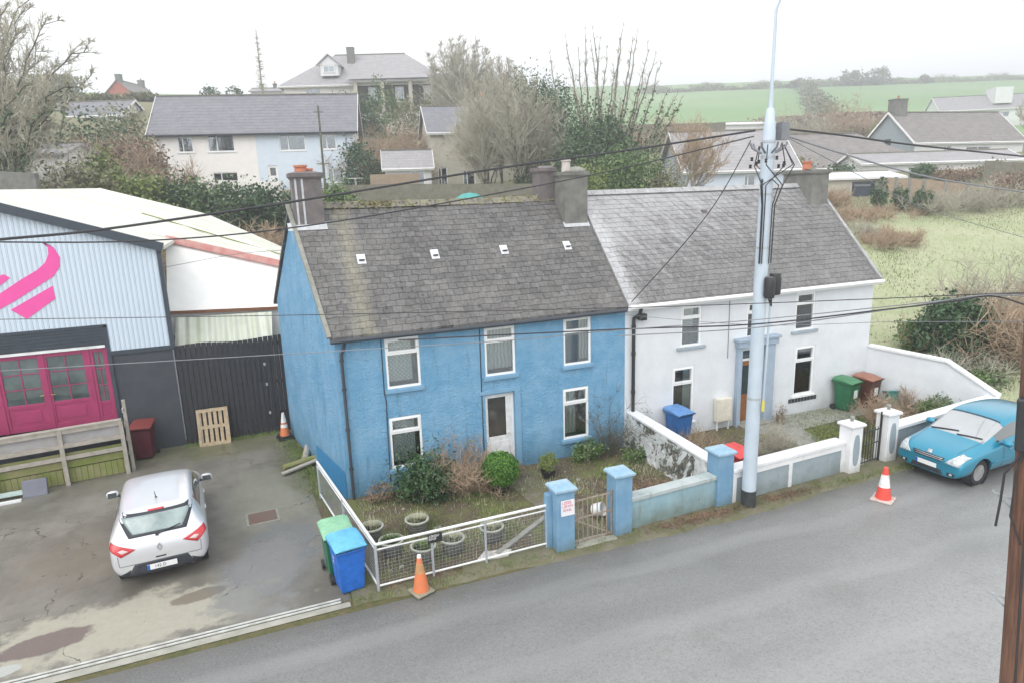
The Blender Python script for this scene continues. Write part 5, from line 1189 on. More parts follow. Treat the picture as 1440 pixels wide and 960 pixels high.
#     x      zb   ws   w    zs   wsh   zr    wr   flags
S.append((-2.08, .36, .58, .66, .62, .64, .68, .50, ''))
S.append((-2.06, .28, .68, .78, .80, .74, .88, .56, ''))
S.append((-1.97, .25, .73, .845, .95, .82, 1.01, .68, 'R'))
S.append((-1.74, .24, .75, .865, 1.01, .83, 1.30, .64, ''))
S.append((-1.60, .23, .76, .865, 1.01, .83, 1.405, .65, ''))
S.append((-1.25, .22, .77, .865, .99, .825, 1.425, .655, 'S'))
S.append((-.85, .22, .77, .86, .97, .825, 1.46, .665, 'S'))
S.append((-.30, .22, .77, .86, .95, .825, 1.47, .67, 'S'))
S.append((.15, .22, .77, .86, .93, .825, 1.445, .67, 'S'))
S.append((.42, .22, .77, .86, .92, .82, 1.385, .67, 'SW'))
S.append((.80, .22, .77, .86, .91, .80, 1.16, .69, 'W'))
S.append((1.12, .22, .77, .86, .89, .77, .98, .68, ''))
S.append((1.55, .24, .74, .85, .84, .73, .89, .60, ''))
S.append((1.85, .28, .66, .80, .74, .66, .78, .50, ''))
S.append((2.02, .36, .48, .62, .62, .52, .66, .36, ''))
silver = carpaint('silver_paint', (.66, .67, .70))
rearc = Vector(((-3.84), -2.03, 0)); hd = R_(94.5)
ctr = rearc+Vector((math.cos(hd), math.sin(hd), 0))*1.95
car1, body1, patch, bvh1 = make_car('hatchback_car', 'silver hatchback parked in the yard with its tail to the road', 'car', 4.05, 1.73, S, silver, (-1.27, 1.31), .31, 5, (ctr.x, ctr.y, .008), hd)
patch('window_surround', [(-.50, 1.03), (.50, 1.03), (.67, 1.375), (-.67, 1.375)], -1, M['trim'], .006, 16)
patch('rear_window', [(-.43, 1.07), (.43, 1.07), (.60, 1.335), (-.60, 1.335)], -1, simple('pale_rear_glass', (.13, .19, .19), .06, c2=(.26, .33, .33), scale=2.5, spec=1, coat=1), .012, 14)  # pale mottling paints the sky reflected in the glass
for q in ((.655, .60, .40), (.65, .66, .9)): pass
patch('tailgate_seam', [(-.70, .545), (.70, .545), (.70, .553), (-.70, .553)], -1, M['trim'], .004, 20)
patch('tailgate_seam', [(.70, .55), (.707, .55), (.72, .76), (.713, .76)], -1, M['trim'], .004, 8, mirror=True)
patch('tail_light', [(.40, .84), (.66, .74), (.84, .90), (.80, 1.00)], -1, M['red_lens'], .012, 10, mirror=True)
patch('tail_light_lens', [(.52, .83), (.64, .80), (.70, .86), (.62, .88)], -1, simple('white_lens', (.8, .6, .6), .2, coat=.5), .018, 4, mirror=True)
patch('bumper_insert', [(-.62, .26), (.62, .26), (.46, .54), (-.46, .54)], -1, M['trim'], .006, 10)
patch('bumper_insert', [(.60, .24), (.82, .26), (.80, .34), (.52, .46)], -1, M['trim'], .006, 6, mirror=True)
patch('brake_light', [(-.14, 1.375), (.14, 1.375), (.14, 1.392), (-.14, 1.392)], -1, M['red_lens'], .008, 6)
patch('tailgate_handle', [(-.09, .60), (.09, .60), (.09, .625), (-.09, .625)], -1, M['trim'], .007, 4)
# number plate as a flat pressed plate
def plate(t, x, z, s_, txt, w=.52, h=.11, tilt=0):
    e = bpy.data.objects.new('number_plate', MB().box(-.004, .004, -w/2, w/2, -h/2, h/2).build('tmp', simple('plate_white', (.8, .82, .82), .4, .02)).data); COL.objects.link(e)
    bpy.data.objects.remove([o for o in bpy.data.objects if o.name.startswith('tmp')][0])
    e.parent = t; e.location = (x, 0, z); e.rotation_euler = (0, tilt, 0)
    blue = MB().box(s_*.0045, s_*.006, w/2*-s_*-1-.045 if s_ < 0 else -w/2, w/2 if s_ < 0 else -w/2+.045, -h/2, h/2)
    blue = MB(); y0 = w/2-.05; blue.box(*sorted((s_*.0045, s_*.006)), *( (y0, w/2) if s_ < 0 else (-w/2, -y0)), -h/2, h/2); blue.build('euro_band', simple('plate_blue', (.02, .12, .5), .4), e)
    if txt: textobj(txt, .09, 'plate_text', M['trim'], e, (s_*.006, .03 if s_ < 0 else -.02, 0), (math.pi/2, 0, math.pi/2 if s_ > 0 else -math.pi/2), .9)
    return e
def hitx(bvh, y, z, s_): h = bvh.ray_cast(Vector((s_*4, y, z)), Vector((-s_, 0, 0))); return h[0].x if h[0] else s_*2
plate(car1, hitx(bvh1, 0, .44, -1)-.03, .44, -1, '142 D', tilt=R_(-4))
mb = MB(); xb = hitx(bvh1, 0, .80, -1)-.012     # diamond badge
dm = [(0, .085), (.05, 0), (0, -.085), (-.05, 0)]; di = [(0, .045), (.024, 0), (0, -.045), (-.024, 0)]
for k in range(4):
    a, b = dm[k], dm[(k+1) % 4]; c_, d_ = di[(k+1) % 4], di[k]
    P = [(xb, p[0], .80+p[1]) for p in (a, b, c_, d_)]; mb.prism(P, (.012, 0, 0))
mb.build('badge', M['alloy'], body1)
# rear wiper, aerial, mirrors
def surf(bvh, x, y): h = bvh.ray_cast(Vector((x, y, 4)), Vector((0, 0, -1))); return h[0]
p0 = surf(bvh1, -1.97, .02); p1_ = surf(bvh1, -1.90, -.40)
mb = MB().tube([p0+Vector((-.01, 0, .02)), p1_+Vector((-.01, 0, .02))], .012, 6); mb.lathe([(.03, 0), (.025, .03)], tuple(p0+Vector((-.01, 0, 0))), 8); mb.build('wiper', M['trim'], car1)
p0 = surf(bvh1, -1.15, 0); mb = MB().tube([p0, p0+Vector((-.02, 0, .03)), p0+Vector((-.2, 0, .22))], [.025, .012, .004], 7); mb.build('aerial', M['trim'], car1)
def mirrors(t, x, y, z, paint):
    for s_ in (1, -1):
        mb = MB(); lv = [(0, .055, .06), (.05, .09, .085), (.12, .10, .09), (.2, .08, .07), (.23, .03, .03)]
        vs = []; n = 10; fs = []
        for (d, rx, rz) in lv:
            for k in range(n): a = 2*math.pi*k/n; vs.append((x+rx*math.cos(a)*(1.0 if math.cos(a) > 0 else .5), s_*(y+d), z+rz*math.sin(a)))
        for i in range(len(lv)-1):
            for k in range(n): fs.append((i*n+k, i*n+(k+1) % n, i*n+n+(k+1) % n, i*n+n+k))
        fs.append(tuple(range(n))); fs.append(tuple((len(lv)-1)*n+k for k in range(n))); mb.add(vs, fs); m_ = mb.build('wing_mirror', paint, t, smooth=True)
        g = MB().box(x-.062, x-.052, *sorted((s_*(y+.03), s_*(y+.2))), z-.06, z+.06); g.build('mirror_glass', M['autoglass'], m_)
        MB().bar((x, s_*(y-.1), z-.07), (x, s_*(y+.06), z-.03), .06, .04).build('mirror_stalk', M['trim'], m_)
mirrors(car1, .62, .84, .98, silver)
# --- turquoise hatchback: seen from the front
S = []
S.append((-2.08, .42, .55, .66, .68, .62, .74, .42, ''))
S.append((-2.0, .33, .66, .78, .86, .72, .98, .52, ''))
S.append((-1.85, .26, .72, .84, .97, .78, 1.15, .60, 'R'))
S.append((-1.6, .24, .74, .86, .99, .80, 1.36, .60, 'R'))
S.append((-1.35, .23, .76, .86, .99, .82, 1.435, .65, 'S'))
S.append((-.85, .22, .77, .86, .98, .82, 1.485, .66, 'S'))
S.append((-.30, .22, .77, .86, .96, .82, 1.495, .665, 'S'))
S.append((.10, .22, .77, .86, .945, .82, 1.475, .665, 'S'))
S.append((.36, .22, .77, .86, .935, .82, 1.41, .67, 'SW'))
S.append((.78, .22, .77, .86, .925, .80, 1.19, .70, 'W'))
S.append((1.13, .22, .77, .86, .91, .78, 1.00, .70, ''))
S.append((1.55, .23, .76, .85, .86, .75, .92, .64, ''))
S.append((1.84, .23, .74, .84, .80, .74, .85, .60, ''))
S.append((2.01, .23, .72, .81, .70, .72, .76, .58, ''))
S.append((2.08, .27, .66, .74, .56, .66, .62, .52, ''))
teal = carpaint('turquoise_paint', (.015, .25, .385))
hd2 = R_(182.5); f0 = Vector((13.28, -5.06, 0)); ctr = f0-Vector((math.cos(hd2), math.sin(hd2), 0))*2.06
car2, body2, patch, bvh2 = make_car('hatchback_car', 'metallic turquoise hatchback parked facing the traffic cone beside the grey wall', 'car', 4.17, 1.72, S, teal, (-1.3, 1.3), .32, 5, (ctr.x, ctr.y, .008), hd2)
patch('headlight', [(.42, .60), (.74, .58), (.80, .78), (.66, .84)], 1, M['clear_lens'], .010, 10, mirror=True)
patch('grille', [(-.34, .60), (.34, .60), (.40, .70), (-.40, .70)], 1, M['trim'], .006, 10)
for z in (.635, .672): patch('grille_bar', [(-.36, z-.006), (.36, z-.006), (.36, z+.006), (-.36, z+.006)], 1, M['alloy'], .014, 8)
patch('lower_grille', [(-.40, .29), (.40, .29), (.36, .40), (-.36, .40)], 1, M['trim'], .006, 10)
patch('fog_light', [(.50, .31), (.66, .31), (.68, .39), (.50, .39)], 1, M['trim'], .006, 6, mirror=True)
patch('fog_lens', [(.56, .33), (.62, .33), (.62, .375), (.56, .375)], 1, M['clear_lens'], .012, 4, mirror=True)
patch('badge', [(-.06, .71), (.06, .71), (.05, .78), (-.05, .78)], 1, M['alloy'], .012, 5)
patch('wiper', [(1.11, -.60), (1.125, -.60), (1.0, .02), (.985, .02)], 0, M['trim'], .02, 8, ax='z'); patch('wiper', [(1.11, .05), (1.125, .05), (1.02, .6), (1.005, .6)], 0, M['trim'], .02, 8, ax='z')
plate(car2, hitx(bvh2, 0, .47, 1)+.03, .47, 1, None, tilt=R_(4))
for bv, tt, zz in ((bvh1, car1, .92), (bvh2, car2, .90)):
    for s_ in (1, -1):
        for x in (-.62, .28):
            h = bv.ray_cast(Vector((x, s_*3, zz-.12)), Vector((0, -s_, 0)))
            if h[0]: MB().box(x-.09, x+.09, h[0].y-.02, h[0].y+.02, zz-.135, zz-.105).build('door_handle', silver if tt is car1 else teal, tt, bevel=.008)
# door shut lines and sill strips
for tt, pz in ((patch, 0),):
    for x in (.55, -.38, -1.2): patch('door_seam', [(x-.006, .32), (x+.006, .32), (x+.006, .90), (x-.006, .90)], 0, M['trim'], .003, 8, ax='y', mirror=True)
    patch('side_strip', [(-1.0, .52), (.95, .52), (.95, .56), (-1.0, .56)], 0, teal, .014, 14, ax='y', mirror=True)
patch('bonnet_seam', [(1.05, .66), (1.85, .56), (1.85, .567), (1.05, .667)], 0, M['trim'], .003, 16, mirror=True, ax='z')
patch('bumper_seam', [(-.80, .535), (.80, .535), (.80, .541), (-.80, .541)], 1, M['trim'], .003, 24)
patch('windscreen_seal', [(.34, -.58), (.34, .58), (.375, .58), (.375, -.58)], 0, M['trim'], .004, 16, ax='z')
mirrors(car2, .60, .84, .99, teal)
# ------------------------------------------------------------------ vegetation
def leaf_quads(cent, size, g, droop=0, aspect=.5):
    n = len(cent); d = g.normal(size=(n, 3)); d /= np.linalg.norm(d, axis=1)[:, None]; e = g.normal(size=(n, 3)); e -= d*(d*e).sum(1)[:, None]; e /= np.linalg.norm(e, axis=1)[:, None]
    s = size*g.uniform(.6, 1.3, size=(n, 1)); a = cent-d*s*.5; c = cent+d*s*.5; b = cent+e*s*aspect*.5; f = cent-e*s*aspect*.5
    return np.stack([a, b, c, f], axis=1)
def clumps(g, c, rad, n, k, spread=.22, hollow=.55, flat=0):
    u = g.normal(size=(k, 3)); u /= np.linalg.norm(u, axis=1)[:, None]; rr = g.uniform(hollow, 1.0, size=(k, 1)); cc = u*rr
    if flat: cc[:, 2] = np.maximum(cc[:, 2], -flat)
    idx = g.integers(0, k, n); w = g.uniform(.5, 1.4, size=(k, 1))
    p = cc[idx]+g.normal(size=(n, 3))*spread*w[idx]
    return p*np.array(rad)+np.array(c)
def seg_faces(P0, P1, r0, r1):
    P0 = np.asarray(P0, float); P1 = np.asarray(P1, float); d = P1-P0; L_ = np.linalg.norm(d, axis=1)[:, None]+1e-9; d = d/L_
    up = np.where(np.abs(d[:, 2:3]) < .9, np.array([[0, 0, 1.]]), np.array([[1., 0, 0]])); a = np.cross(d, up); a /= np.linalg.norm(a, axis=1)[:, None]; b = np.cross(d, a)
    r0 = np.asarray(r0)[:, None]; r1 = np.asarray(r1)[:, None]; out = []
    ang = [0, 2.094, 4.189]
    A = [P0+(a*math.cos(t)+b*math.sin(t))*r0 for t in ang]; B = [P1+(a*math.cos(t)+b*math.sin(t))*r1 for t in ang]
    for k in range(3): k2 = (k+1) % 3; out.append(np.stack([A[k], A[k2], B[k2], B[k]], axis=1))
    return np.concatenate(out)
def tree_segs(g, base, h, spread=.55, levels=4, r0=.18, kids=4, up=.25, first=.3, trunks=1, lens=.62, twist=.25):
    """recursive skeleton; returns segs per level: list of (p0,p1,r0,r1)"""
    out = [[] for _ in range(levels+1)]
    def grow(p, d, L_, r, lv):
        ns = 4 if lv < 2 else 3
        q = p.copy(); dd = d.copy(); pts = [q.copy()]
        for i in range(ns):
            dd = dd+g.normal(size=3)*twist*.5*(1 if lv else .4)+np.array([0, 0, up*.3 if lv else .1]); dd /= np.linalg.norm(dd)
            q2 = q+dd*L_/ns; ra = r*(1-.75*i/ns); rb = r*(1-.75*(i+1)/ns); out[lv].append((q, q2, ra, rb)); q = q2; pts.append(q.copy())
        if lv >= levels: return
        nk = kids+int(g.integers(0, 2))
        for i in range(nk):
            u = first+(1-first)*(i+g.random()*.6)/nk if lv == 0 else .2+.8*(i+g.random()*.6)/nk
            u = min(u, .99); k = int(u*ns); f = u*ns-k; s0 = pts[k]*(1-f)+pts[k+1]*f
            az = g.uniform(0, 6.28) if lv else i*2.4+g.random(); side = np.array([math.cos(az), math.sin(az), g.uniform(-.1, .3)]); side -= dd*side.dot(dd)*.7; side /= np.linalg.norm(side)
            nd = dd*(1-spread)+side*spread+np.array([0, 0, up]); nd /= np.linalg.norm(nd)
            grow(s0, nd, L_*lens*g.uniform(.7, 1.15)*(1-.3*u if lv == 0 else 1), r*(1-.75*u)*.72+.002, lv+1)
    b = np.array(base, float)
    for k in range(trunks):
        d = np.array([0, 0, 1.])+(g.normal(size=3)*np.array([.45, .45, .1]) if trunks > 1 else g.normal(size=3)*.06); d /= np.linalg.norm(d)
        grow(b+g.normal(size=3)*np.array([.15, .15, 0]), d, h*(.55 if trunks == 1 else g.uniform(.6, .85)), r0*(1 if trunks == 1 else g.uniform(.5, .9)), 0)
    return out
def seg_obj(name, segs, mat, parent, rmin=.0):
    a = [s[0] for s in segs]; b = [s[1] for s in segs]; r0 = [max(rmin, s[2]) for s in segs]; r1 = [max(rmin, s[3]) for s in segs]
    return np_obj(name, seg_faces(a, b, r0, r1).reshape(-1, 3), 4, mat, parent)
M['bark'] = simple('grey_bark', (.24, .22, .18), .9, c2=(.33, .32, .26), scale=3)
M['bark_dark'] = simple('dark_bark', (.10, .09, .075), .9, c2=(.15, .15, .11), scale=3)
M['twig'] = simple('winter_twigs', (.44, .41, .34), .9, c2=(.34, .33, .25), scale=2)
M['twig_warm'] = simple('warm_twigs', (.42, .31, .22), .9, c2=(.34, .26, .18), scale=2)
M['ivy'] = leafmat('ivy_leaves', (.06, .12, .05), (.13, .20, .085))
M['dark_leaf'] = leafmat('dark_evergreen_leaves', (.035, .09, .035), (.085, .165, .06))
M['mid_leaf'] = leafmat('mid_green_leaves', (.10, .18, .05), (.19, .27, .10))
M['lime_leaf'] = leafmat('yellow_green_leaves', (.17, .24, .05), (.27, .31, .09))
M['topiary_leaf'] = leafmat('clipped_green_leaves', (.07, .19, .02), (.13, .29, .045))
M['olive_leaf'] = leafmat('olive_winter_leaves', (.20, .21, .11), (.31, .29, .17))
M['brown_leaf'] = leafmat('brown_leaves', (.25, .17, .11), (.36, .25, .17))
M['straw'] = leafmat('straw_grass', (.62, .60, .44), (.46, .50, .30), .9)
M['green_blade'] = leafmat('green_grass_blades', (.17, .26, .07), (.27, .33, .12), .9)
def tree(label, base, h, seed, group=None, leaves=None, ivy=0, mat=None, twig=None, name='bare_tree', rmin=.008, **kw):
    g = np.random.default_rng(seed); t = thing(name, label, 'tree', base, 0, group)
    sg_ = tree_segs(g, (0, 0, -.3), h, **kw); tr = sg_[0]+(sg_[1] if len(sg_) > 3 else [])
    seg_obj('trunk', tr, mat or M['bark'], t, .02)
    rest = [s for l in sg_[(2 if len(sg_) > 3 else 1):] for s in l]; seg_obj('crown', rest, twig or M['twig'], t, rmin)
    if ivy:
        P = np.array([s[0]*(1-u)+s[1]*u for s in tr for u in (0, .33, .66)]); P = P[P[:, 2] < h*ivy]
        if len(P): idx = g.integers(0, len(P), 5200); c = P[idx]+g.normal(size=(5200, 3))*np.array([.35, .35, .3])*h/10; np_obj('ivy', leaf_quads(c, .16*h/10+.04, g, aspect=.8).reshape(-1, 3), 4, M['ivy'], t)
    if leaves:
        lm, nl, ls = leaves; P = np.array([s[1] for s in rest]); idx = g.integers(0, len(P), nl); c = P[idx]+g.normal(size=(nl, 3))*.25
        np_obj('leaves', leaf_quads(c, ls, g, aspect=.6).reshape(-1, 3), 4, lm, t)
    return t
def bush(label, base, rad, n, size, mat, seed, cat='shrub', name='shrub', group=None, k=None, hollow=.5, spread=.2, stems=18, stem_mat=None, aspect=.6, kind=None, lift=.9):
    g = np.random.default_rng(seed); t = thing(name, label, cat, base, 0, group)
    c = clumps(g, (0, 0, rad[2]*lift), rad, n, k or max(8, n//60), spread, hollow, .9)
    c[:, 2] = np.maximum(c[:, 2], .02)
    np_obj('foliage', leaf_quads(c, size, g, aspect=aspect).reshape(-1, 3), 4, mat, t)
    if stems:
        s = []
        for i in range(stems):
            a = g.uniform(0, 6.28); q = np.array([math.cos(a)*rad[0]*g.uniform(.2, .9), math.sin(a)*rad[1]*g.uniform(.2, .9), rad[2]*g.uniform(.9, 1.7)]); s.append((np.array([g.normal()*.08, g.normal()*.08, -.1]), q, .018, .006))
        seg_obj('stem', s, stem_mat or M['bark'], t)
    return t
def twiggy(label, base, rad, n, seed, mat=None, cat='shrub', name='bare_shrub', L_=.35, r=.006, group=None, leaves=None, upb=.8, kind=None, levels=3):
    """a thicket of arching twigs"""
    g = np.random.default_rng(seed); segs = []
    per = max(1, n//60)
    for i in range(per):
        a = g.uniform(0, 6.28); rr = math.sqrt(g.random()); b = np.array([math.cos(a)*rad[0]*rr*.75, math.sin(a)*rad[1]*rr*.75, -.1]); hh = rad[2]*g.uniform(.6, 1.15)*math.sqrt(max(.15, 1-.6*rr*rr))
        d = np.array([math.cos(a)*rr*.55+g.normal()*.25, math.sin(a)*rr*.55+g.normal()*.25, 1.]); d /= np.linalg.norm(d); q = b.copy(); st = []
        for k in range(7):
            q2 = q+d*hh*2/7*.62; segs.append((q, q2, r*1.8*(1-k/9), r*1.8*(1-(k+1)/9))); st.append(q2); d = d+g.normal(size=3)*.22+np.array([math.cos(a)*.05, math.sin(a)*.05, -.06]); d /= np.linalg.norm(d); q = q2
        for k in range(26):
            s0 = st[g.integers(0, 7)]; e = g.normal(size=3)+d*.6+np.array([0, 0, upb]); e /= np.linalg.norm(e); m_ = s0+e*L_*g.uniform(.4, 1.); segs.append((s0, m_, r, r*.7)); e2 = e+g.normal(size=3)*.5; e2 /= np.linalg.norm(e2); segs.append((m_, m_+e2*L_*g.uniform(.3, .8), r*.7, r*.3))
    t = thing(name, label, cat, base, 0, group) if not kind else None
    if kind:
        o = seg_obj(name, segs, mat or M['twig'], None); o.location = base; tag(o, label, cat, group, kind); 
        return o
    seg_obj('twigs', segs, mat or M['twig'], t)
    if leaves:
        lm, nl, ls = leaves; P = np.array([s[1] for s in segs]); c = P[g.integers(0, len(P), nl)]+g.normal(size=(nl, 3))*.08; np_obj('leaves', leaf_quads(c, ls, g).reshape(-1, 3), 4, lm, t)
    return t

# front garden planting
z0 = .035
bush('dark green spreading evergreen shrub under the lower left blue-house window', (1.75, -.85, z0), (.72, .62, .62), 4200, .085, M['dark_leaf'], 1, k=60, hollow=.35, spread=.24)
t = bush('round clipped bright green ball shrub in a dark pot before the blue-house door', (3.52, -1.28, z0), (.46, .46, .43), 9000, .045, M['topiary_leaf'], 2, k=900, hollow=.86, spread=.05, stems=5, lift=1.45)
MB().lathe([(.16, 0), (.22, .22), (.24, .22), (.24, .26), (.2, .26), (.17, .2)], (0, 0, 0), 16).build('pot', M['black_pvc'], t, smooth=True)
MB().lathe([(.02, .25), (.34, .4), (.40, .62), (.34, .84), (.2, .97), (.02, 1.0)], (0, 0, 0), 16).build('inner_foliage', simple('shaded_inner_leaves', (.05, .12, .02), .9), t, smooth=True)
t = bush('small yellow-green bushy shrub in a black pot beside the path', (4.95, -.95, z0), (.26, .26, .27), 2200, .04, M['lime_leaf'], 3, k=120, hollow=.5, spread=.12, stems=8, lift=1.5)
MB().lathe([(.15, 0), (.2, .2), (.21, .22), (.17, .22)], (0, 0, 0), 14).build('pot', M['black_pvc'], t, smooth=True)
twiggy('brown bare twiggy shrub against the blue wall left of the front door', (2.8, -.6, z0), (.75, .5, 1.15), 5200, 4, M['twig_warm'], leaves=(M['brown_leaf'], 1500, .04), L_=.26, r=.006)
twiggy('bare climbing shrub reaching up the blue wall beside the lower right window', (7.15, -.25, z0), (.45, .2, 1.5), 1300, 5, M['bark_dark'], L_=.3, r=.005, leaves=(M['ivy'], 300, .05))
bush('small glossy green shrub at the foot of the blue wall right of the door', (6.35, -.45, z0), (.42, .32, .32), 1500, .07, M['mid_leaf'], 6, k=40)
bush('low dark leafy clump at the peeling wall in the blue-house garden', (7.5, -1.0, z0), (.38, .3, .2), 700, .07, M['mid_leaf'], 61, k=20)
bush('low brown dead shrub by the left corner of the blue facade', (.75, -.4, z0), (.4, .28, .22), 800, .05, M['brown_leaf'], 62, k=30)
bush('straggly low brown shrub between the clipped ball and the yellow-green one', (4.15, -.6, z0), (.3, .25, .2), 600, .05, M['brown_leaf'], 63, k=30)
bush('reddish brown low undergrowth patch behind the pale blue wall', (6.6, -2.9, z0), (.9, .7, .12), 1800, .06, M['brown_leaf'], 64, k=60, stems=0)
bush('yellowish grassy mound near the blue gate pier', (6.6, -1.7, z0), (.55, .4, .14), 900, .06, M['lime_leaf'], 65, k=40, stems=0)
# planters: pale ribbed tubs
pm = simple('pale_planter', (.40, .41, .36), .8, c2=(.28, .3, .24), scale=7); pm2 = simple('dark_planter_side', (.09, .095, .09), .8, c2=(.15, .15, .13), scale=12)
pl_lab = ['round planter nearest the blue wall corner along the side railing', 'round planter filled with moss beside the side railing', 'round planter of pale dead stems standing behind the others', 'large round planter just behind the mesh railing, left of the black plaque', 'round planter behind the black plaque', 'round planter at the middle post of the mesh railing']
for k_, ((x, y), lm) in enumerate(zip(((.18, -2.25), (.45, -3.0), (1.15, -2.35), (1.0, -3.5), (1.62, -3.45), (2.52, -3.35)), ('straw', 'mid_leaf', 'straw', 'green_blade', 'straw', 'straw'))):
    t = thing('planter', pl_lab[k_], 'planter', (x, y, z0), 0, 'round planters behind the mesh railing')
    mb = MB(); mb.lathe([(.16, 0), (.19, .05), (.22, .30)], (0, 0, 0), 20)
    for q in range(5): mb.lathe([(.175+q*.011, .04+q*.055), (.19+q*.011, .05+q*.055), (.18+q*.011, .07+q*.055)], (0, 0, 0), 20)
    mb.build('tub', pm2, t, smooth=True); MB().lathe([(.215, .30), (.26, .31), (.265, .34), (.23, .35), (.21, .33), (.20, .26)], (0, 0, 0), 22).build('rim', pm, t, smooth=True)
    MB().lathe([(.205, .27), (.001, .29)], (0, 0, 0), 16).build('soil', M['soil'], t)
    g = np.random.default_rng(50+k_); n = 260; a = g.uniform(0, 6.28, n); rr = np.sqrt(g.random(n))*.19; b = np.stack([np.cos(a)*rr, np.sin(a)*rr, np.full(n, .28)], 1); tip = b+np.stack([np.cos(a)*.07, np.sin(a)*.07, g.uniform(.04, .2, n)], 1)+g.normal(size=(n, 3))*.03
    s = np.stack([-np.sin(a)*.006, np.cos(a)*.006, np.zeros(n)], 1); np_obj('plants', np.stack([b-s, b+s, tip], 1).reshape(-1, 3), 3, M[lm], t)
# white-house garden
twiggy('dense bare lavender-like shrub by the pale pole in the white house garden', (11.1, -2.3, .03), (.62, .5, .72), 3400, 14, M['twig'], L_=.25, r=.005)
twiggy('straggly brown shrub behind the peeling wall under the white house window', (9.2, -1.3, .03), (.7, .6, .5), 1700, 15, M['twig_warm'], L_=.3, r=.005, leaves=(M['olive_leaf'], 500, .04))
twiggy('bare brown shrub in front of the brown wheelie bin', (15.6, -1.9, .03), (.38, .35, .85), 1900, 16, M['twig_warm'], L_=.3, r=.006, leaves=(M['brown_leaf'], 300, .04))
twiggy('reddish bare shrub against the tall white side wall', (17.35, -1.6, .03), (.4, .35, .8), 1500, 17, M['twig_warm'], L_=.28, r=.006, leaves=(M['brown_leaf'], 300, .04))
bush('green leafy shrub at the foot of the tall white side wall', (17.45, -2.2, .03), (.55, .4, .36), 2000, .07, M['mid_leaf'], 18, k=60)
bush('spiky pale green strap-leaved plant behind the left white pier', (14.3, -1.9, .03), (.4, .35, .25), 260, .34, M['mid_leaf'], 19, k=12, aspect=.12, hollow=.1, cat='plant', name='strap_leaf_plant')
bush('low green ground plant by the path of the white house', (13.3, -2.4, .03), (.6, .9, .12), 2200, .05, M['lime_leaf'], 20, k=60, stems=0)
bush('low leafy clump beneath the green wheelie bin', (15.2, -2.8, .03), (.9, .5, .2), 2200, .06, M['lime_leaf'], 21, k=60, stems=0)
bush('low green clump behind the right white pier', (15.9, -3.0, .03), (1.0, .35, .18), 1700, .06, M['mid_leaf'], 22, k=60, stems=0)
bush('small dark plant beside the doorstep of the white house', (13.0, -.5, .03), (.2, .2, .35), 300, .05, M['brown_leaf'], 23, k=20)

# small ground litter, weeds and grass in the gardens (nobody could count them)
def blades(name, label, xy, zf, hgt, wid, mat, g, cat='grass'):
    n = len(xy); z = np.array([zf(x, y) for x, y in xy]); b = np.column_stack([xy, z]); a = g.uniform(0, 6.28, n); h = hgt*g.uniform(.4, 1.3, n)
    tip = b+np.stack([np.cos(a)*h*.45, np.sin(a)*h*.45, h], 1); s = np.stack([-np.sin(a), np.cos(a), np.zeros(n)], 1)*wid
    return tag(np_obj(name, np.stack([b-s, b+s, tip], 1).reshape(-1, 3), 3, mat), label, cat, kind='stuff')
g = np.random.default_rng(77)
def patchy(n, x0, x1, y0, y1, k=14, s=.35):
    c = np.column_stack([g.uniform(x0, x1, k), g.uniform(y0, y1, k)]); p = c[g.integers(0, k, n)]+g.normal(size=(n, 2))*s; return p[(p[:, 0] > x0) & (p[:, 0] < x1) & (p[:, 1] > y0) & (p[:, 1] < y1)]
blades('grass', 'short patchy grass and weeds in the blue house garden', patchy(9000, .1, 7.8, -4.0, -.1, 30, .3), lambda x, y: .035, .07, .007, M['green_blade'], g)
blades('grass', 'dry stalks scattered through the blue house garden', patchy(3500, .1, 7.8, -4.0, -.1, 26, .3), lambda x, y: .035, .10, .006, M['straw'], g)
blades('grass', 'patchy green grass in the white house garden', patchy(6500, 8.5, 17.2, -3.5, -.1, 30, .35), lambda x, y: .032, .07, .008, M['green_blade'], g)
blades('weeds', 'weeds along the mesh railing and the foot of the roadside walls', np.column_stack([g.uniform(-.6, 14, 3600), g.normal(-4.33, .09, 3600)]), lambda x, y: .03, .07, .007, M['green_blade'], g, 'weeds')
blades('weeds', 'weeds and moss along the blue gable and the black fence', np.concatenate([np.column_stack([-.25-.14*np.linspace(0, 5.4, 2400)-np.abs(g.normal(0, .22, 2400)), np.linspace(0, 5.4, 2400)]), np.column_stack([g.uniform(-4, -1, 1500), 5.95-np.abs(g.normal(0, .15, 1500))]), np.column_stack([g.normal(-.45, .12, 900), g.uniform(-4.1, 0, 900)])]), lambda x, y: .006, .08, .007, M['green_blade'], g, 'weeds')
def litter(name, label, xy, z, size, mat):
    n = len(xy); c = np.column_stack([xy, z+g.uniform(0, .02, n)]); q = leaf_quads(c, size, g, aspect=.7); q[:, :, 2] = c[:, None, 2]+(q[:, :, 2]-c[:, None, 2])*.3
    return tag(np_obj(name, q.reshape(-1, 3), 4, mat), label, 'leaves', kind='stuff')
M['litter'] = leafmat('fallen_leaves', (.17, .10, .07), (.27, .15, .10), .9)
litter('fallen_leaves', 'reddish fallen leaves drifted at the roadside walls', np.concatenate([np.column_stack([g.normal(7.1, .75, 1300), g.normal(-4.38, .12, 1300)]), np.column_stack([g.normal(9.6, .5, 700), g.normal(-4.33, .1, 700)]), np.column_stack([g.uniform(0, 1.6, 500), g.normal(-4.1, .15, 500)])]), .06, .055, M['litter'])
litter('fallen_leaves', 'brown fallen leaves on the soil of the blue house garden', np.column_stack([g.uniform(.1, 7.8, 5200), g.uniform(-4, -.1, 5200)]), .045, .045, M['brown_leaf'])
litter('fallen_leaves', 'brown fallen leaves on the soil of the white house garden', np.column_stack([g.uniform(8.3, 12, 2200), g.uniform(-3.7, -.1, 2200)]), .042, .045, M['brown_leaf'])
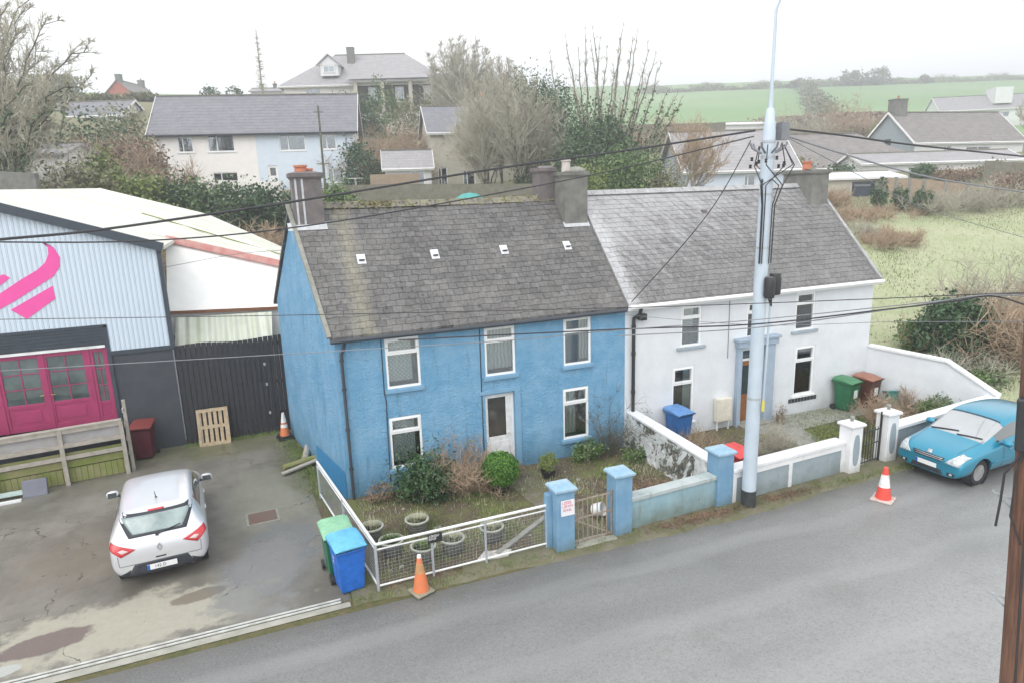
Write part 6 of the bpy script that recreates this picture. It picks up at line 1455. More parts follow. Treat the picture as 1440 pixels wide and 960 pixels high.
litter('leaf_scraps', 'leaf scraps and grit blown onto the edge of the road', np.column_stack([g.uniform(-2, 16, 900), -4.7-np.abs(g.normal(0, .35, 900))]), .008, .03, M['brown_leaf'])
litter('leaf_scraps', 'scraps of leaf and grit scattered on the yard', np.column_stack([g.uniform(-8, -.8, 500), g.uniform(-4.1, 5.8, 500)]), .012, .03, M['brown_leaf'])
mb = MB(); r = random.Random(31)
for k_ in range(46):
    x = r.uniform(.2, 7.6); y = r.uniform(-4.0, -.3); s = r.uniform(.02, .06); mb.lathe([(s*.9, 0), (s, s*.3), (s*.6, s*.7), (.001, s*.8)], (x, y, z0-.01), 7)
tag(mb.build('stones', M['concrete'], smooth=True), 'small stones scattered in the blue house garden', 'stones', kind='stuff')
MB_ = MB().bar((2.4, -3.95, .06), (4.0, -2.9, .06), .12, .06); o = MB_.build('edging_kerb', M['concrete'], bevel=.01); tag(o, 'pale concrete edging strip crossing the grass behind the mesh railing', 'edging')
mb = MB(); P = [(1.9, -4.05, .04), (2.6, -4.1, .04), (2.75, -3.9, .04), (2.2, -3.75, .04)]; mb.prism([Vector(p) for p in P], (0, 0, .04)); tag(mb.build('stone_slab', simple('whitewashed_stone', (.62, .6, .58), .8, c2=(.4, .38, .35), scale=6, bmp=.01), bevel=.01), 'whitewashed stone slab lying inside the mesh railing', 'slab')

# ------------------------------------------------------------------ rough field on the right
def inside(x, y): return y > -4 and x > 17.4+max(0, -y*.35)
n = 24000; xy = np.column_stack([17.3+36*g.random(n)**1.3, -2.5+25*g.random(n)**1.1]); xy = xy[[inside(x, y) for x, y in xy]]
blades('field_grass', 'tussocky pale grass of the rough field beside the white house', xy, terr, .13, .022, M['straw'], g)
n = 12000; c = np.column_stack([g.uniform(18, 50, 60), g.uniform(-2, 20, 60)]); xy = c[g.integers(0, 60, n)]+g.normal(size=(n, 2))*.9; xy = xy[[inside(x, y) for x, y in xy]]
blades('field_grass', 'greener tufts in the rough field beside the white house', xy, terr, .12, .02, M['green_blade'], g)
def P(px, py, D): v = at(px, py, D); return v
def on(px, D, dy=0):
    """terrain point under a column of the picture at a depth"""
    v = at(px, 260, D); return (v.x, v.y, terr(v.x, v.y)+dy)
def htop(px, py, D): v = at(px, py, D); return v.z-terr(v.x, v.y)
bush('dense dark green shrub at the field edge beside the brown brambles', on(1368, 24), (1.3, 1.15, 1.2), 7000, .17, M['dark_leaf'], 30, k=120, spread=.16)
bush('loose greener branch of shrub low on the left of the dark field shrub', on(1322, 25), (.9, .8, .6), 2500, .15, M['mid_leaf'], 31, k=50)
twiggy('tall brown bramble thicket at the right edge beyond the parked turquoise car', on(1424, 24), (1.9, 1.7, 2.2), 5200, 32, M['twig_warm'], L_=.8, r=.014, leaves=(M['olive_leaf'], 900, .1))
twiggy('paler twiggy thicket behind the brown one, at the right edge', on(1462, 27), (2.2, 2.0, 2.7), 3600, 33, M['twig'], L_=.8, r=.014)
twiggy('low grey brambles at the foot of the field shrubs', on(1388, 22.3), (1.8, 1.1, .75), 2600, 34, M['twig'], L_=.5, r=.011, leaves=(M['dark_leaf'], 1600, .09))
bush('weedy green bank between the corner wall and the brambles', on(1405, 21.5), (1.6, .7, .3), 2400, .11, M['mid_leaf'], 35, k=60, stems=0)
twiggy('dead brown bracken patch in the middle of the rough field', on(1262, 38, .0), (2.4, 1.6, .7), 2600, 36, M['twig_warm'], L_=.5, r=.015)
twiggy('sparse bramble patch at the top corner of the white house roof', on(1205, 40), (2.2, 1.5, .5), 1600, 37, M['twig'], L_=.5, r=.015)
for k_, (px, D, h, lab) in enumerate(((1238, 45, 1.9, 'small dark conifer left of the brown timber panels'), (1268, 45, 1.4, 'smallest dark conifer before the timber panels'), (1300, 44, 1.5, 'narrow dark conifer in front of the middle timber panel'))):
    bush(lab, on(px, D), (.55, .55, h*.62), 1500, .13, M['dark_leaf'], 40+k_, 'tree', 'conifer', k=50, spread=.15)
twiggy('dead brown shrub row at the top right of the rough field', on(1405, 45), (3.2, 1.4, 1.6), 2600, 44, M['twig'], L_=.6, r=.016)
tag(twiggy('scrub of dead stalks along the top edge of the rough field', on(1230, 43), (9, 1.4, .8), 5200, 45, M['twig_warm'], L_=.5, r=.015, kind='stuff', name='scrub'), cat='scrub')
# ------------------------------------------------------------------ houses beyond
def plainroof(name, c, c2, k=1.0):
    m, nt, b = newmat(name); p = pos(nt); s = sep(nt, p)
    w = math_(nt, 'FRACT', math_(nt, 'MULTIPLY', s[1], 3.2)); u = math_(nt, 'FRACT', math_(nt, 'MULTIPLY', s[0], 3.0))
    n1 = noise(nt, p, 1.5, 6, .7); n2 = noise(nt, p, 7, 4, .7)
    col = mix(nt, ramp(nt, n1, [(.4, 0), (.65, 1)]), c, c2); col = mix(nt, math_(nt, 'MULTIPLY', ramp(nt, n2, [(.4, 0), (.7, 1)]), .35), col, tuple(x*1.5 for x in c2))
    col = mix(nt, math_(nt, 'MULTIPLY', math_(nt, 'LESS_THAN', w, .14), .35), col, tuple(x*.5 for x in c))
    nt.links.new(col, b.inputs['Base Color']); setin(b, 'Roughness', .75); bump(nt, b, math_(nt, 'SUBTRACT', n2, w), .03); return m
M['roof_grey'] = plainroof('grey_tile_roof', (.16, .16, .18), (.21, .21, .23)); M['roof_brown'] = plainroof('brown_grey_tile_roof', (.17, .155, .15), (.24, .22, .21)); M['roof_light'] = plainroof('light_tile_roof', (.27, .26, .27), (.34, .33, .34))
M['cream'] = wall_paint('cream_render', (.86, .83, .81), (.82, .79, .77), (.35, .33, .3), .5, .4, 30, .004, .15)
M['pale_blue'] = wall_paint('pale_blue_render', (.66, .74, .84), (.62, .70, .80), (.3, .34, .36), .5, .4, 30, .004, .12)
M['beige'] = wall_paint('beige_render', (.50, .47, .39), (.44, .42, .35), (.26, .25, .2), .5, .4, 30, .004, .2)
M['white_far'] = wall_paint('white_far_render', (.72, .73, .73), (.66, .67, .67), (.4, .4, .38), .5, .3, 30, .004, .1)
M['red_brick'] = simple('red_brick', (.42, .12, .08), .85, c2=(.34, .10, .07), scale=6)
M['stone_wall'] = simple('rubble_garden_wall', (.21, .195, .16), .9, c2=(.14, .14, .10), scale=2.5, bmp=.05, bscale=5)
M['fence_panel'] = simple('brown_fence_panels', (.36, .28, .20), .85, c2=(.28, .22, .16), scale=3)
def house(label, loc, rotz, W, D, he, hr, wall, roof, ops=(), name='house', hip=0, chim=(), ov=.3, down=4, gable_mat=None, fascia=True, styles=None, doorat=None):
    t = thing(name, label, 'house', loc, rotz)
    o4 = [o[:4] for o in ops]; mb = MB(); wall_face(mb, 0, W, -down, he, 0, o4, .12)
    mb.quad((0, 0, -down), (0, D, -down), (0, D, he), (0, 0, he)); mb.quad((W, 0, -down), (W, D, -down), (W, D, he), (W, 0, he)); mb.quad((0, D, -down), (W, D, -down), (W, D, he), (0, D, he))
    if not hip: mb.add([(0, 0, he), (0, D, he), (0, D/2, hr-.1)], [(0, 1, 2)]); mb.add([(W, 0, he), (W, D, he), (W, D/2, hr-.1)], [(0, 1, 2)])
    mb.build('wall', wall, t)
    mb = MB(); sl_ = (hr-he)/(D/2); ze = he-ov*sl_
    def slab(ps): 
        ps = [Vector(p) for p in ps]; e = Vector((0, 0, -.14)); n = len(ps); mb.add(ps+[p+e for p in ps], [tuple(range(n)), tuple(range(n, 2*n))[::-1]]+[(i, (i+1) % n, n+(i+1) % n, n+i) for i in range(n)])
    h = hip
    slab([(-ov, -ov, ze), (W+ov, -ov, ze), (W+ov*(0 if h else 1)-h, D/2, hr), (-ov*(0 if h else 1)+h, D/2, hr)]); slab([(W+ov, D+ov, ze), (-ov, D+ov, ze), (-ov*(0 if h else 1)+h, D/2, hr), (W+ov*(0 if h else 1)-h, D/2, hr)])
    if h: slab([(-ov, -ov, ze), (h, D/2, hr), (-ov, D+ov, ze)]); slab([(W+ov, -ov, ze), (W+ov, D+ov, ze), (W-h, D/2, hr)])
    r = mb.build('roof', roof, t)
    mb = MB(); mb.bar((h-ov*(0 if h else 1), D/2, hr+.03), (W-h+ov*(0 if h else 1), D/2, hr+.03), .22, .1); mb.build('ridge_tiles', M['ridge'], r)
    if fascia: 
        mb = MB(); mb.box(-ov, W+ov, -ov-.05, -ov-.01, ze-.2, ze-.02); mb.tube([(-ov, -ov-.1, ze-.05), (W+ov, -ov-.1, ze-.05)], .06, 6); mb.build('gutter', M['dark_gutter'] if fascia == 2 else M['white_pvc'], t)
        if not h:
            mb = MB()
            for x in (-ov-.02, W+ov+.02):
                for ye in (-ov, D+ov): MB().bar((x, ye, ze-.06), (x, D/2, hr-.06), .04, .2).build('bargeboard', M['white_pvc'], t)
    for i, o in enumerate(ops):
        st_ = o[4] if len(o) > 4 else 'side'
        if st_ == 'door':
            d = MB().box(o[0], o[1], .05, .11, o[2], o[3]).build('door', M['white_pvc'] if len(o) < 6 else o[5], t); MB().box(o[0]+.2, o[1]-.2, .04, .049, o[2]+1.1, o[3]-.2).build('door_pane', M['autoglass'], d)
        else: window(t, *o[:4], 0, style=st_, sill=(M['white_paint'], .1, .1), depth=.12, fw=.08)
    for (x, y, w, d, top, np_) in chim: chimney(t, x-w/2, x+w/2, y-d/2, y+d/2, he, top, M['chim_grey'], [(x+(k-.5*(np_-1))*.35, y, .12, .35) for k in range(np_)])
    return t
def hloc(px, D, dz=0): x, y, z = on(px, D); return (x, y, z+dz)
# semi-detached pair: left half cream, right half pale blue
A0 = at(214, 184, 60); th = R_(-13.5)
semi_z = A0.z-5.3
sh_ = house('pair of semi-detached two storey houses, left half cream, right half pale blue', (A0.x, A0.y, semi_z), th, 17.6, 7.2, 5.3, 8.7, M['cream'], M['roof_grey'],
      ops=[(2.0, 3.3, 3.35, 4.7), (4.6, 6.9, 3.35, 4.85), (10.9, 13.2, 3.3, 4.75), (14.7, 16.0, 3.35, 4.7), (2.0, 3.4, .4, 1.4), (4.7, 6.9, .4, 1.5), (9.6, 10.5, 0, 2.0, 'door'), (15.0, 16.4, .3, 1.6)], fascia=2, ov=.45)
mb = MB(); 
sops = [(10.9, 13.2, 3.3, 4.75), (14.7, 16.0, 3.35, 4.7), (9.6, 10.5, 0, 2.0), (15.0, 16.4, .3, 1.6)]
wall_face(mb, 8.8, 17.6, -.2, 5.15, -.025, sops, .02); mb.build('right_half_render', M['pale_blue'], sh_)
mb = MB().tube([(16.9, -.12, 0), (16.9, -.12, 5.0)], .07, 8); mb.tube([(.5, -.12, 0), (.5, -.12, 5.0)], .06, 8); mb.build('downpipe', M['galv'], sh_)
# aerial-laden dark post in front of the semi
tp = thing('telegraph_pole', 'slim dark telegraph pole in front of the pale blue half of the pair', 'utility pole', hloc(457, 56)); mb = MB().tube([(0, 0, -1), (0, 0, 7.6)], [.11, .08], 8); mb.bar((-.5, 0, 3.0), (.5, 0, 3.0), .08, .08); mb.bar((-.4, 0, 7.1), (.4, 0, 7.1), .06, .06); mb.build('shaft', M['bark_dark'], tp)
# hip roofed house with dormer on the rise
A0 = at(398, 117, 92); hz = A0.z-3.2
hh = house('hip roofed house on the rise with a dormer, chimney and pillared veranda', (A0.x, A0.y, hz), R_(-20), 22.5, 11, 3.2, 7.6, M['cream'], M['roof_light'], hip=6.2, ops=[(3.0, 5.0, .9, 2.4)], chim=[(8.8, 4.0, 1.0, .8, 8.3, 0)], ov=.7)
mb = MB(); mb.box(9.5, 22.3, -2.2, .0, 2.7, 2.95); mb.build('veranda_beam', M['white_pvc'], hh)
mb = MB(); mb.add([(9.0, -2.9, 3.0), (22.9, -2.9, 3.0), (22.9, .3, 3.9), (9.0, .3, 3.9)], [(0, 1, 2, 3)]); mb.build('veranda_roof', M['roof_light'], hh)
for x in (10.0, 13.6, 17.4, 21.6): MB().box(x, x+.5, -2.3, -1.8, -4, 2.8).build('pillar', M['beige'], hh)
MB().box(9.6, 22.4, -.08, -.02, -1, 2.7).build('shaded_front', simple('shaded_stone_front', (.13, .12, .10), .9), hh)  # brown front darkened in colour for the shade under the veranda
for x in (11.6, 15.3, 19.2): window(hh, x, x+1.2, .3, 2.3, -.2, style='side', depth=.1, fw=.12)
dm = MB(); dm.box(5.2, 7.6, .2, 3.4, 4.0, 5.4); dm.prism([(4.9, .1, 5.35), (7.9, .1, 5.35), (6.4, .1, 6.6)], (0, 4.6, 0)); dmo = dm.build('dormer', M['white_far'], hh); window(hh, 5.6, 7.2, 4.4, 5.3, .05, style='cross', depth=.1, fw=.1)
mb = MB(); mb.bar((4.7, .0, 5.3), (6.4, .0, 6.75), .3, .15); mb.bar((8.1, .0, 5.3), (6.4, .0, 6.75), .3, .15); mb.add([(4.8, .02, 5.4), (6.4, .02, 6.72), (6.4, 4.8, 6.72), (4.8, 4.8, 5.4)], [(0, 1, 2, 3)]); mb.add([(8.0, .02, 5.4), (6.4, .02, 6.72), (6.4, 4.8, 6.72), (8.0, 4.8, 5.4)], [(0, 1, 2, 3)]); mb.build('dormer_roof', M['roof_light'], hh)
# cream house behind the twiggy tree, gable at the left
A0 = at(604, 184, 63); z_ = A0.z-5.4
ch = house('beige two storey house half hidden by the pale twiggy tree', (A0.x, A0.y, z_), R_(-8), 11.5, 7.0, 5.4, 8.0, M['beige'], M['roof_grey'], ops=[(.6, 1.5, .2, 2.0, 'side'), (3.0, 4.2, .0, 1.7, 'side'), (7.0, 9.0, 3.3, 4.5)], chim=[(6, 3.5, .9, .6, 8.9, 2)])
A0 = at(541, 235, 58)
house('low grey roofed garage with white windows beside the beige house', (A0.x, A0.y, A0.z-2.1), R_(-12), 4.0, 4.0, 2.1, 3.6, M['white_far'], M['roof_light'], ops=[(.7, 1.7, .8, 1.6, 'side'), (2.2, 3.4, .1, 1.7, 'side')], name='garage', ov=.25)
# red brick gable far left
A0 = at(197, 150, 128)
house('far red brick house with a gable and two chimneys beyond the trees', (A0.x, A0.y, A0.z), R_(66), 9, 7.5, 1.6, 5.0, M['red_brick'], M['roof_brown'], chim=[(.6, 3.7, .9, 1.0, 6.0, 0), (8, 3.7, .9, 1.0, 6.0, 1)], down=8, fascia=False)
A0 = at(0, 168, 75)
house('long low white bungalow behind the bare tree at the left edge', (A0.x-4, A0.y, A0.z-2.6), R_(-22), 18, 6.5, 2.6, 4.4, M['white_far'], M['roof_grey'], ops=[(6, 7.5, .8, 1.8), (10, 12, .8, 1.8), (15, 16, .5, 1.8)], down=5)
A0 = at(106, 160, 84)
house('small white gabled cottage among the scrub left of the pair of houses', (A0.x, A0.y, A0.z-2.2), R_(-15), 3.0, 4.5, 2.2, 3.6, M['white_far'], M['roof_grey'], ops=[(1.0, 2.0, .5, 1.7)], down=5)
A0 = at(2, 222, 44)
house('white walled shed with a flat pale roof low at the left edge', (A0.x-4, A0.y, A0.z-1.8), R_(-15), 8.2, 4.5, 2.0, 2.7, M['shed_wall'], M['roof_light'], name='shed', down=4, fascia=False)
# the bungalows on the right
A0 = at(965, 237, 52)
house('pale blue bungalow with a grey roof just left of the pale pole', (A0.x, A0.y, A0.z-2.6), R_(-20), 8.6, 8, 2.6, 5.6, M['pale_blue'], M['roof_light'], ops=[(.5, 1.6, .3, 2.2, 'side'), (4.6, 5.5, 1.0, 2.0)], ov=.4)
A0 = at(1098, 236, 66)
house('wide grey roofed bungalow behind the right chimney of the white house', (A0.x-3, A0.y, A0.z-2.5), R_(-14), 19, 10, 2.6, 5.9, M['white_far'], M['roof_brown'], hip=5.5, ops=[(9, 10, .7, 1.7), (12, 13, .8, 1.7)], chim=[(4.0, 3.2, .9, .7, 5.2, 1)], ov=.5)
A0 = at(1150, 274, 50)
gsh = house('flat white roofed block shed with a dark blue garage door', (A0.x, A0.y, A0.z-1.4), R_(-18), 6.4, 4.5, 2.6, 3.0, M['beige'], M['white_far'], ops=[(2.6, 4.4, .8, 2.25, 'door', M['anthracite'])], name='garage', fascia=False, down=3)
A0 = at(1287, 198, 72)
gh = house('steep gabled house with white bargeboards and a wide lichened roof at the right', (A0.x, A0.y, A0.z-2.6), R_(-7), 15, 7.5, 2.6, 5.9, M['white_far'], M['roof_brown'], ops=[(4, 5, 1, 2), (7, 10.4, .6, 1.9, 'cross')], chim=[(.9, 3.75, 1.6, 1.1, 7.3, 1)], ov=.3)
MB().add([(-.03, .02, -.5), (-.03, 7.48, -.5), (-.03, 7.48, 2.55), (-.03, 3.75, 5.7), (-.03, .02, 2.55)], [(0, 1, 2, 3, 4)]).build('gable_cladding', simple('blue_grey_shingle', (.33, .38, .41), .8, scale=6), gh)
MB().box(-.06, -.035, 3.3, 4.2, 1.6, 3.0).build('gable_window', M['autoglass'], gh)
A0 = at(1215, 229, 62)
ex = house('long low white extension with dark windows below the steep gabled house', (A0.x, A0.y, A0.z-2.4), R_(-20), 15, 5, 2.4, 3.3, M['white_far'], M['roof_light'], ops=[(5.5, 7.3, .6, 1.9), (7.9, 8.4, .9, 1.7), (10, 11, .5, 1.4)], name='outbuilding', ov=.3)
A0 = at(1322, 159, 150)
fh = house('far white farm buildings on the green hillside at the right edge', (A0.x, A0.y, A0.z-2.5), R_(-32), 26, 9, 3.0, 6.2, M['white_far'], M['roof_light'], name='farmhouse', ops=[(6, 7.5, 1, 2.2), (12, 14, 1, 2.2)], down=8)
MB().box(11, 14.5, .5, 5, 4, 7.4).build('flat_dormer', M['white_far'], fh)
A0 = at(855, 192, 88)
bt = thing('stone_barn', 'long low brown stone wall of a roofless yard left of the pale pole', 'wall', (A0.x, A0.y, A0.z-2), R_(-16)); MB().box(0, 16, 0, .6, -3, 3.4).build('wall', M['stone_wall'], bt)
A0 = at(1020, 190, 96)
house('plain white flat block behind the end of the brown stone wall', (A0.x, A0.y, A0.z-1.4), R_(-16), 8, 5, 2.9, 3.3, M['white_far'], M['white_far'], name='outbuilding', fascia=False)
# walls and fences behind
def run(name, label, cat, pts, h, th, mat, dn=1.2, posts=None):
    t = thing(name, label, cat, pts[0]); o = Vector(pts[0]); mb = MB()
    for a, b in zip(pts, pts[1:]):
        a = Vector(a)-o; b = Vector(b)-o; n = Vector((-(b-a).y, (b-a).x, 0)).normalized()*th
        vs = [a+Vector((0, 0, -dn)), b+Vector((0, 0, -dn)), b+Vector((0, 0, h)), a+Vector((0, 0, h))]; mb.add(vs+[v+n for v in vs], [(0, 1, 2, 3), (7, 6, 5, 4), (3, 2, 6, 7), (0, 4, 5, 1), (0, 3, 7, 4), (1, 5, 6, 2)])
    mb.build('wall' if cat == 'wall' else 'panels', mat, t); return t
def top_at(px, py, D): v = at(px, py, D); return v
def wall_tops(name, label, cat, tops, h, th, mat, dn=1.5): return run(name, label, cat, [tuple(at(*p)-Vector((0, 0, h))) for p in tops], h, th, mat, dn)
wall_tops('garden_wall', 'long rubble garden wall behind the ridge of the blue house', 'wall', [(455, 261, 47), (560, 259, 48), (700, 259, 49), (800, 258, 50)], 1.6, .3, M['stone_wall'], 3)
wall_tops('garden_wall', 'pinkish low wall in front of the cream and blue pair', 'wall', [(285, 253, 54), (392, 256, 52)], 1.0, .3, M['cream'], 2)
wall_tops('garden_wall', 'grey concrete wall end at the left edge behind the shed roof', 'wall', [(-60, 238, 33), (48, 244, 33)], 2.4, .3, M['chim_grey'], 3)
ft = [(1238, 250, 49.5), (1241, 250, 49.5), (1300, 253, 48.5), (1390, 262, 47.5)]
fp = wall_tops('panel_fence', 'brown timber panel fence with grey posts along the top of the field', 'fence', ft, 1.9, .05, M['fence_panel'], 1)
for a, b in zip(ft[1:], ft[2:]):
    for u in (0, .33, .66):
        v = at(a[0]+(b[0]-a[0])*u, a[1]+(b[1]-a[1])*u, a[2]+(b[2]-a[2])*u)-fp.location; MB().box(v.x-.07, v.x+.07, v.y-.1, v.y+.1, v.z-3, v.z+.08).build('post', M['concrete'], fp)
wall_tops('field_fence', 'grey rubble and board wall at the right end of the field', 'fence', [(1385, 226, 52), (1460, 230, 50)], 1.9, .2, M['stone_wall'], 1)
t = bpy.data.objects
mb = MB(); a = at(520, 246, 54); wallet = thing('shed', 'low brown timber deck fence beside the grey roofed garage', 'fence', tuple(a-Vector((0, 0, 1.4))), R_(-10)); MB().box(0, 4.0, 0, .1, -1, 1.4).build('panels', M['fence_panel'], wallet); wallet.name = 'deck_fence'
for lab, px, py, D in (('turquoise boat-shaped trampoline cover beyond the blue ridge', 660, 274, 44),):
    v = at(px, py, D); t_ = thing('tarpaulin', 'turquoise tarpaulin heap just beyond the ridge of the blue house', 'tarpaulin', (v.x, v.y, v.z-.3)); MB().lathe([(1.1, -.3), (.95, .1), (.5, .35), (.05, .42)], (0, 0, 0), 10).build('cover', simple('turquoise_sheet', (.06, .35, .32), .6), t_, smooth=True)
v = at(595/1*1.0, 0, 1)
gt_ = thing('garden_table', 'small white round garden table right of the pair of houses', 'table', tuple(at(500, 252, 53)-Vector((0, 0, .7)))); MB().lathe([(.05, 0), (.05, .7), (.6, .72), (.6, .76), (.01, .77)], (0, 0, 0), 12).build('table', M['steel_white'], gt_)

# ------------------------------------------------------------------ trees and hedges beyond
def hbush(label, px, py, D, rx, mat, seed, n=2600, size=.28, name='shrub', cat='shrub', ry=None, base=None, spread=.2, **kw):
    """shrub whose top reaches a picture height when standing on the terrain at that depth"""
    x, y, z = on(px, D); h = max(.8, at(px, py, D).z-z)
    return bush(label, (x, y, z-.1), (rx, ry or rx*.8, h/1.75), n, size, mat, seed, cat, name, k=max(20, n//45), spread=spread, **kw)
# hedge row between the sheds and the pair of houses
for k_, (px, py, D, rx, mt, lab) in enumerate((
    (178, 246, 40, 2.3, 'lime_leaf', 'bright green rounded shrub above the shed roof, leftmost of the hedge'), (232, 253, 42, 2.4, 'ivy', 'dark green hedge shrub below the corner of the cream house'),
    (275, 258, 43, 2.4, 'mid_leaf', 'mid green hedge shrub under the lower cream windows'), (322, 262, 43, 2.4, 'ivy', 'dark hedge shrub left of the old chimney stack'),
    (368, 266, 43, 2.3, 'dark_leaf', 'dark hedge shrub nearest the left of the blue chimney'), (470, 268, 42, 1.8, 'mid_leaf', 'green hedge shrub just right of the blue house chimney'), (110, 240, 38, 2.2, 'olive_leaf', 'dark green shrub behind the left end of the shed roof'))):
    hbush(lab, px, py, D, rx, M[mt], 100+k_, 3600, .26)
tag(twiggy('brown dead brambles on the slope behind the white sheds', on(290, 35), (7.5, 2.5, 1.9), 5200, 120, M['twig_warm'], L_=.7, r=.018, kind='stuff', name='scrub'), cat='scrub')
tag(twiggy('pale brambles on the slope left of the blue chimney', on(370, 31), (3.5, 3, 1.2), 2600, 121, M['twig'], L_=.6, r=.015, kind='stuff', name='scrub'), cat='scrub')
x, y, z = on(385, 27); n = 9000; xy = np.column_stack([g.normal(x, 3.2, n), g.normal(y, 3.5, n)]); xy = xy[xy[:, 1] > 9]; blades('grass', 'green grass on the slope behind the blue chimney', xy, terr, .35, .05, M['green_blade'], g)
# scrub bank left, between the left tree and the pair of houses
sp = [(60, 205, 48, 3.2, 'olive_leaf', 'olive scrubby shrub under the big bare tree'), (100, 190, 52, 3.2, 'olive_leaf', 'olive shrub right of the left bare tree'), (140, 172, 56, 3.0, 'ivy', 'ivy-green rounded shrub left of the pair of houses'), (185, 160, 62, 2.8, 'olive_leaf', 'greyish olive shrub at the left gable of the pair'),
      (160, 205, 50, 2.8, 'brown_leaf', 'reddish brown shrub below the left gable of the pair'), (200, 205, 52, 2.2, 'brown_leaf', 'brown shrub touching the cream wall of the pair'), (20, 172, 46, 3.6, 'mid_leaf', 'spreading green shrub at the left edge under the bare tree'), (150, 228, 43, 2.0, 'lime_leaf', 'yellow-green shrub at the left end of the hedge'),
      (170, 148, 84, 2.6, 'olive_leaf', 'rounded olive tree below the red brick gable'), (218, 134, 88, 1.8, 'olive_leaf', 'olive tree just left of the grey roof of the pair'), (75, 150, 80, 4.0, 'olive_leaf', 'hazy olive tree behind the left bungalow'), (112, 156, 90, 2.6, 'ivy', 'dark hazy tree between the bungalow and the red gable')]
for k_, (px, py, D, rx, mt, lab) in enumerate(sp): hbush(lab, px, py, D, rx, M[mt], 130+k_, 3400, .30, name='shrub')
for k_, (px, D, rx, h, mt, lab) in enumerate(((70, 44, 4.0, 4.0, 'twig', 'pale twiggy thicket under the big bare tree'), (140, 47, 4.0, 4.2, 'twig_warm', 'reddish twiggy thicket left of the pair of houses'), (188, 50, 3.0, 4.0, 'twig_warm', 'brown twiggy thicket against the left end of the pair'),
        (520, 66, 3.2, 4.4, 'twig_warm', 'warm brown twiggy thicket right of the pair, left part'), (560, 68, 3.2, 5.0, 'twig_warm', 'warm brown twiggy thicket right of the pair, middle part'), (588, 66, 2.2, 4.2, 'twig_warm', 'warm brown twiggy thicket touching the beige gable'))):
    twiggy(lab, on(px, D), (rx, rx*.7, h), 5200, 150+k_, M[mt], 'shrub', 'thicket', L_=1.1, r=.022, leaves=(M['olive_leaf' if mt == 'twig' else 'brown_leaf'], 1500, .16))
hbush('dark green dense shrub at the foot of the thicket beside the garage', 508, 205, 60, 1.9, M['dark_leaf'], 160, 2600, .26)
hbush('rounded green hedge in front of the veranda of the hip roofed house', 545, 121, 84, 3.0, M['mid_leaf'], 161, 3000, .3, spread=.12); hbush('green shrub below the veranda of the hip roofed house', 500, 137, 82, 2.6, M['dark_leaf'], 162, 2400, .3)
hbush('yellow-green shrub at the right end of the hip roofed house', 590, 136, 80, 2.6, M['olive_leaf'], 163, 2400, .3)
# bare trees
def btree(label, px, py, D, seed, **kw):
    x, y, z = on(px, D); h = at(px, py, D).z-z; return tree(label, (x, y, z), h, seed, **kw)
0 and btree('smaller bare tree leaning right beside the big left one', 62, 60, 42, 202, levels=4, kids=4, r0=.2, spread=.66, up=.1, lens=.66, rmin=.014)
# trees whose limbs fan out to known tips
def fan_tree(label, root, D, tops, seed, r=.15, ivyn=9000, twn=3, twl=1.0, bow=.012, bark='bark_dark', twig='twig', ivyw=1.0, sp=.5, twr=.011, sub=0):
    x, y, z = on(root, D); t = thing('bare_tree', label, 'tree', (x, y, z)); g = np.random.default_rng(seed); tr = []; tw = []
    for (px, py, w) in tops:
        e = at(px+g.normal()*2, py, D+g.normal()*2.5)-Vector((x, y, z)); b = np.array([g.normal()*sp+(px-root)*.006*(sp > .3), g.normal()*sp*.8, 0.]); e = np.array(e); mid = b*.55+e*.45+np.array([(px-root)*bow, g.normal()*.3, .2]); 
        if bow < 0: mid = b*.6+e*.4; mid[2] = e[2]*.8
        q = b; N_ = 14
        for i in range(N_):
            u = (i+1)/N_; p2 = (1-u)**2*b+2*u*(1-u)*mid+u*u*e+g.normal(size=3)*(.05 if bow > 0 else .12); r0 = r*w*(1-i/N_)**.8+.018; r1 = r*w*(1-(i+1)/N_)**.8+.018; tr.append((q, p2, r0, r1)); d = (p2-q)/np.linalg.norm(p2-q); q = p2
            if i > 2:
                for k in range(twn):
                    a = g.normal(size=3); a = a/np.linalg.norm(a)*.6+d*.8+np.array([0, 0, .35]); a /= np.linalg.norm(a); L_ = g.uniform(.5, 1.5)*(1.15-u)*twl; m_ = q+a*L_; tw.append((q, m_, .028, .018))
                    for kk in range(3):
                        a2 = a+g.normal(size=3)*.45; e2 = m_+a2*L_*.6; tw.append((m_, e2, .018, .012))
                        for k3 in range(sub): a3 = a2+g.normal(size=3)*.6; f_ = g.random(); s_ = m_*(1-f_)+e2*f_; tw.append((s_, s_+a3*L_*.35, .012, .009))
    seg_obj('trunk', tr, M[bark], t); seg_obj('crown', tw, M[twig], t, twr)
    if ivyn:
        Pn = np.array([s[0]*(1-u)+s[1]*u for s in tr for u in (0, .5)]); zt = Pn[:, 2].max(); w = np.clip(1.05-Pn[:, 2]/(zt*.62*ivyw), 0, 1)**1.2; w /= w.sum(); c = Pn[g.choice(len(Pn), ivyn, p=w)]; c = c+g.normal(size=c.shape)*(.12+.45*np.clip(1-c[:, 2:3]/(zt*.45), 0, 1)); np_obj('ivy', leaf_quads(c, .2, g, aspect=.8).reshape(-1, 3), 4, M['ivy'], t)
    return t
fan_tree('tall many-stemmed bare tree with ivy on its fanning limbs', 845, 52, [(775, 75, .9), (793, 52, 1), (800, 100, .7), (822, 42, 1), (832, 60, .8), (838, 40, 1.3), (852, 70, .7), (862, 95, .6), (878, 38, 1.3), (886, 60, .8), (897, 45, .9), (905, 95, .6), (918, 78, .9), (930, 92, .7), (938, 125, .6), (950, 133, .7), (960, 140, .6), (768, 130, .6), (812, 75, .6), (870, 60, .6), (845, 55, .7), (910, 60, .6)], 9)
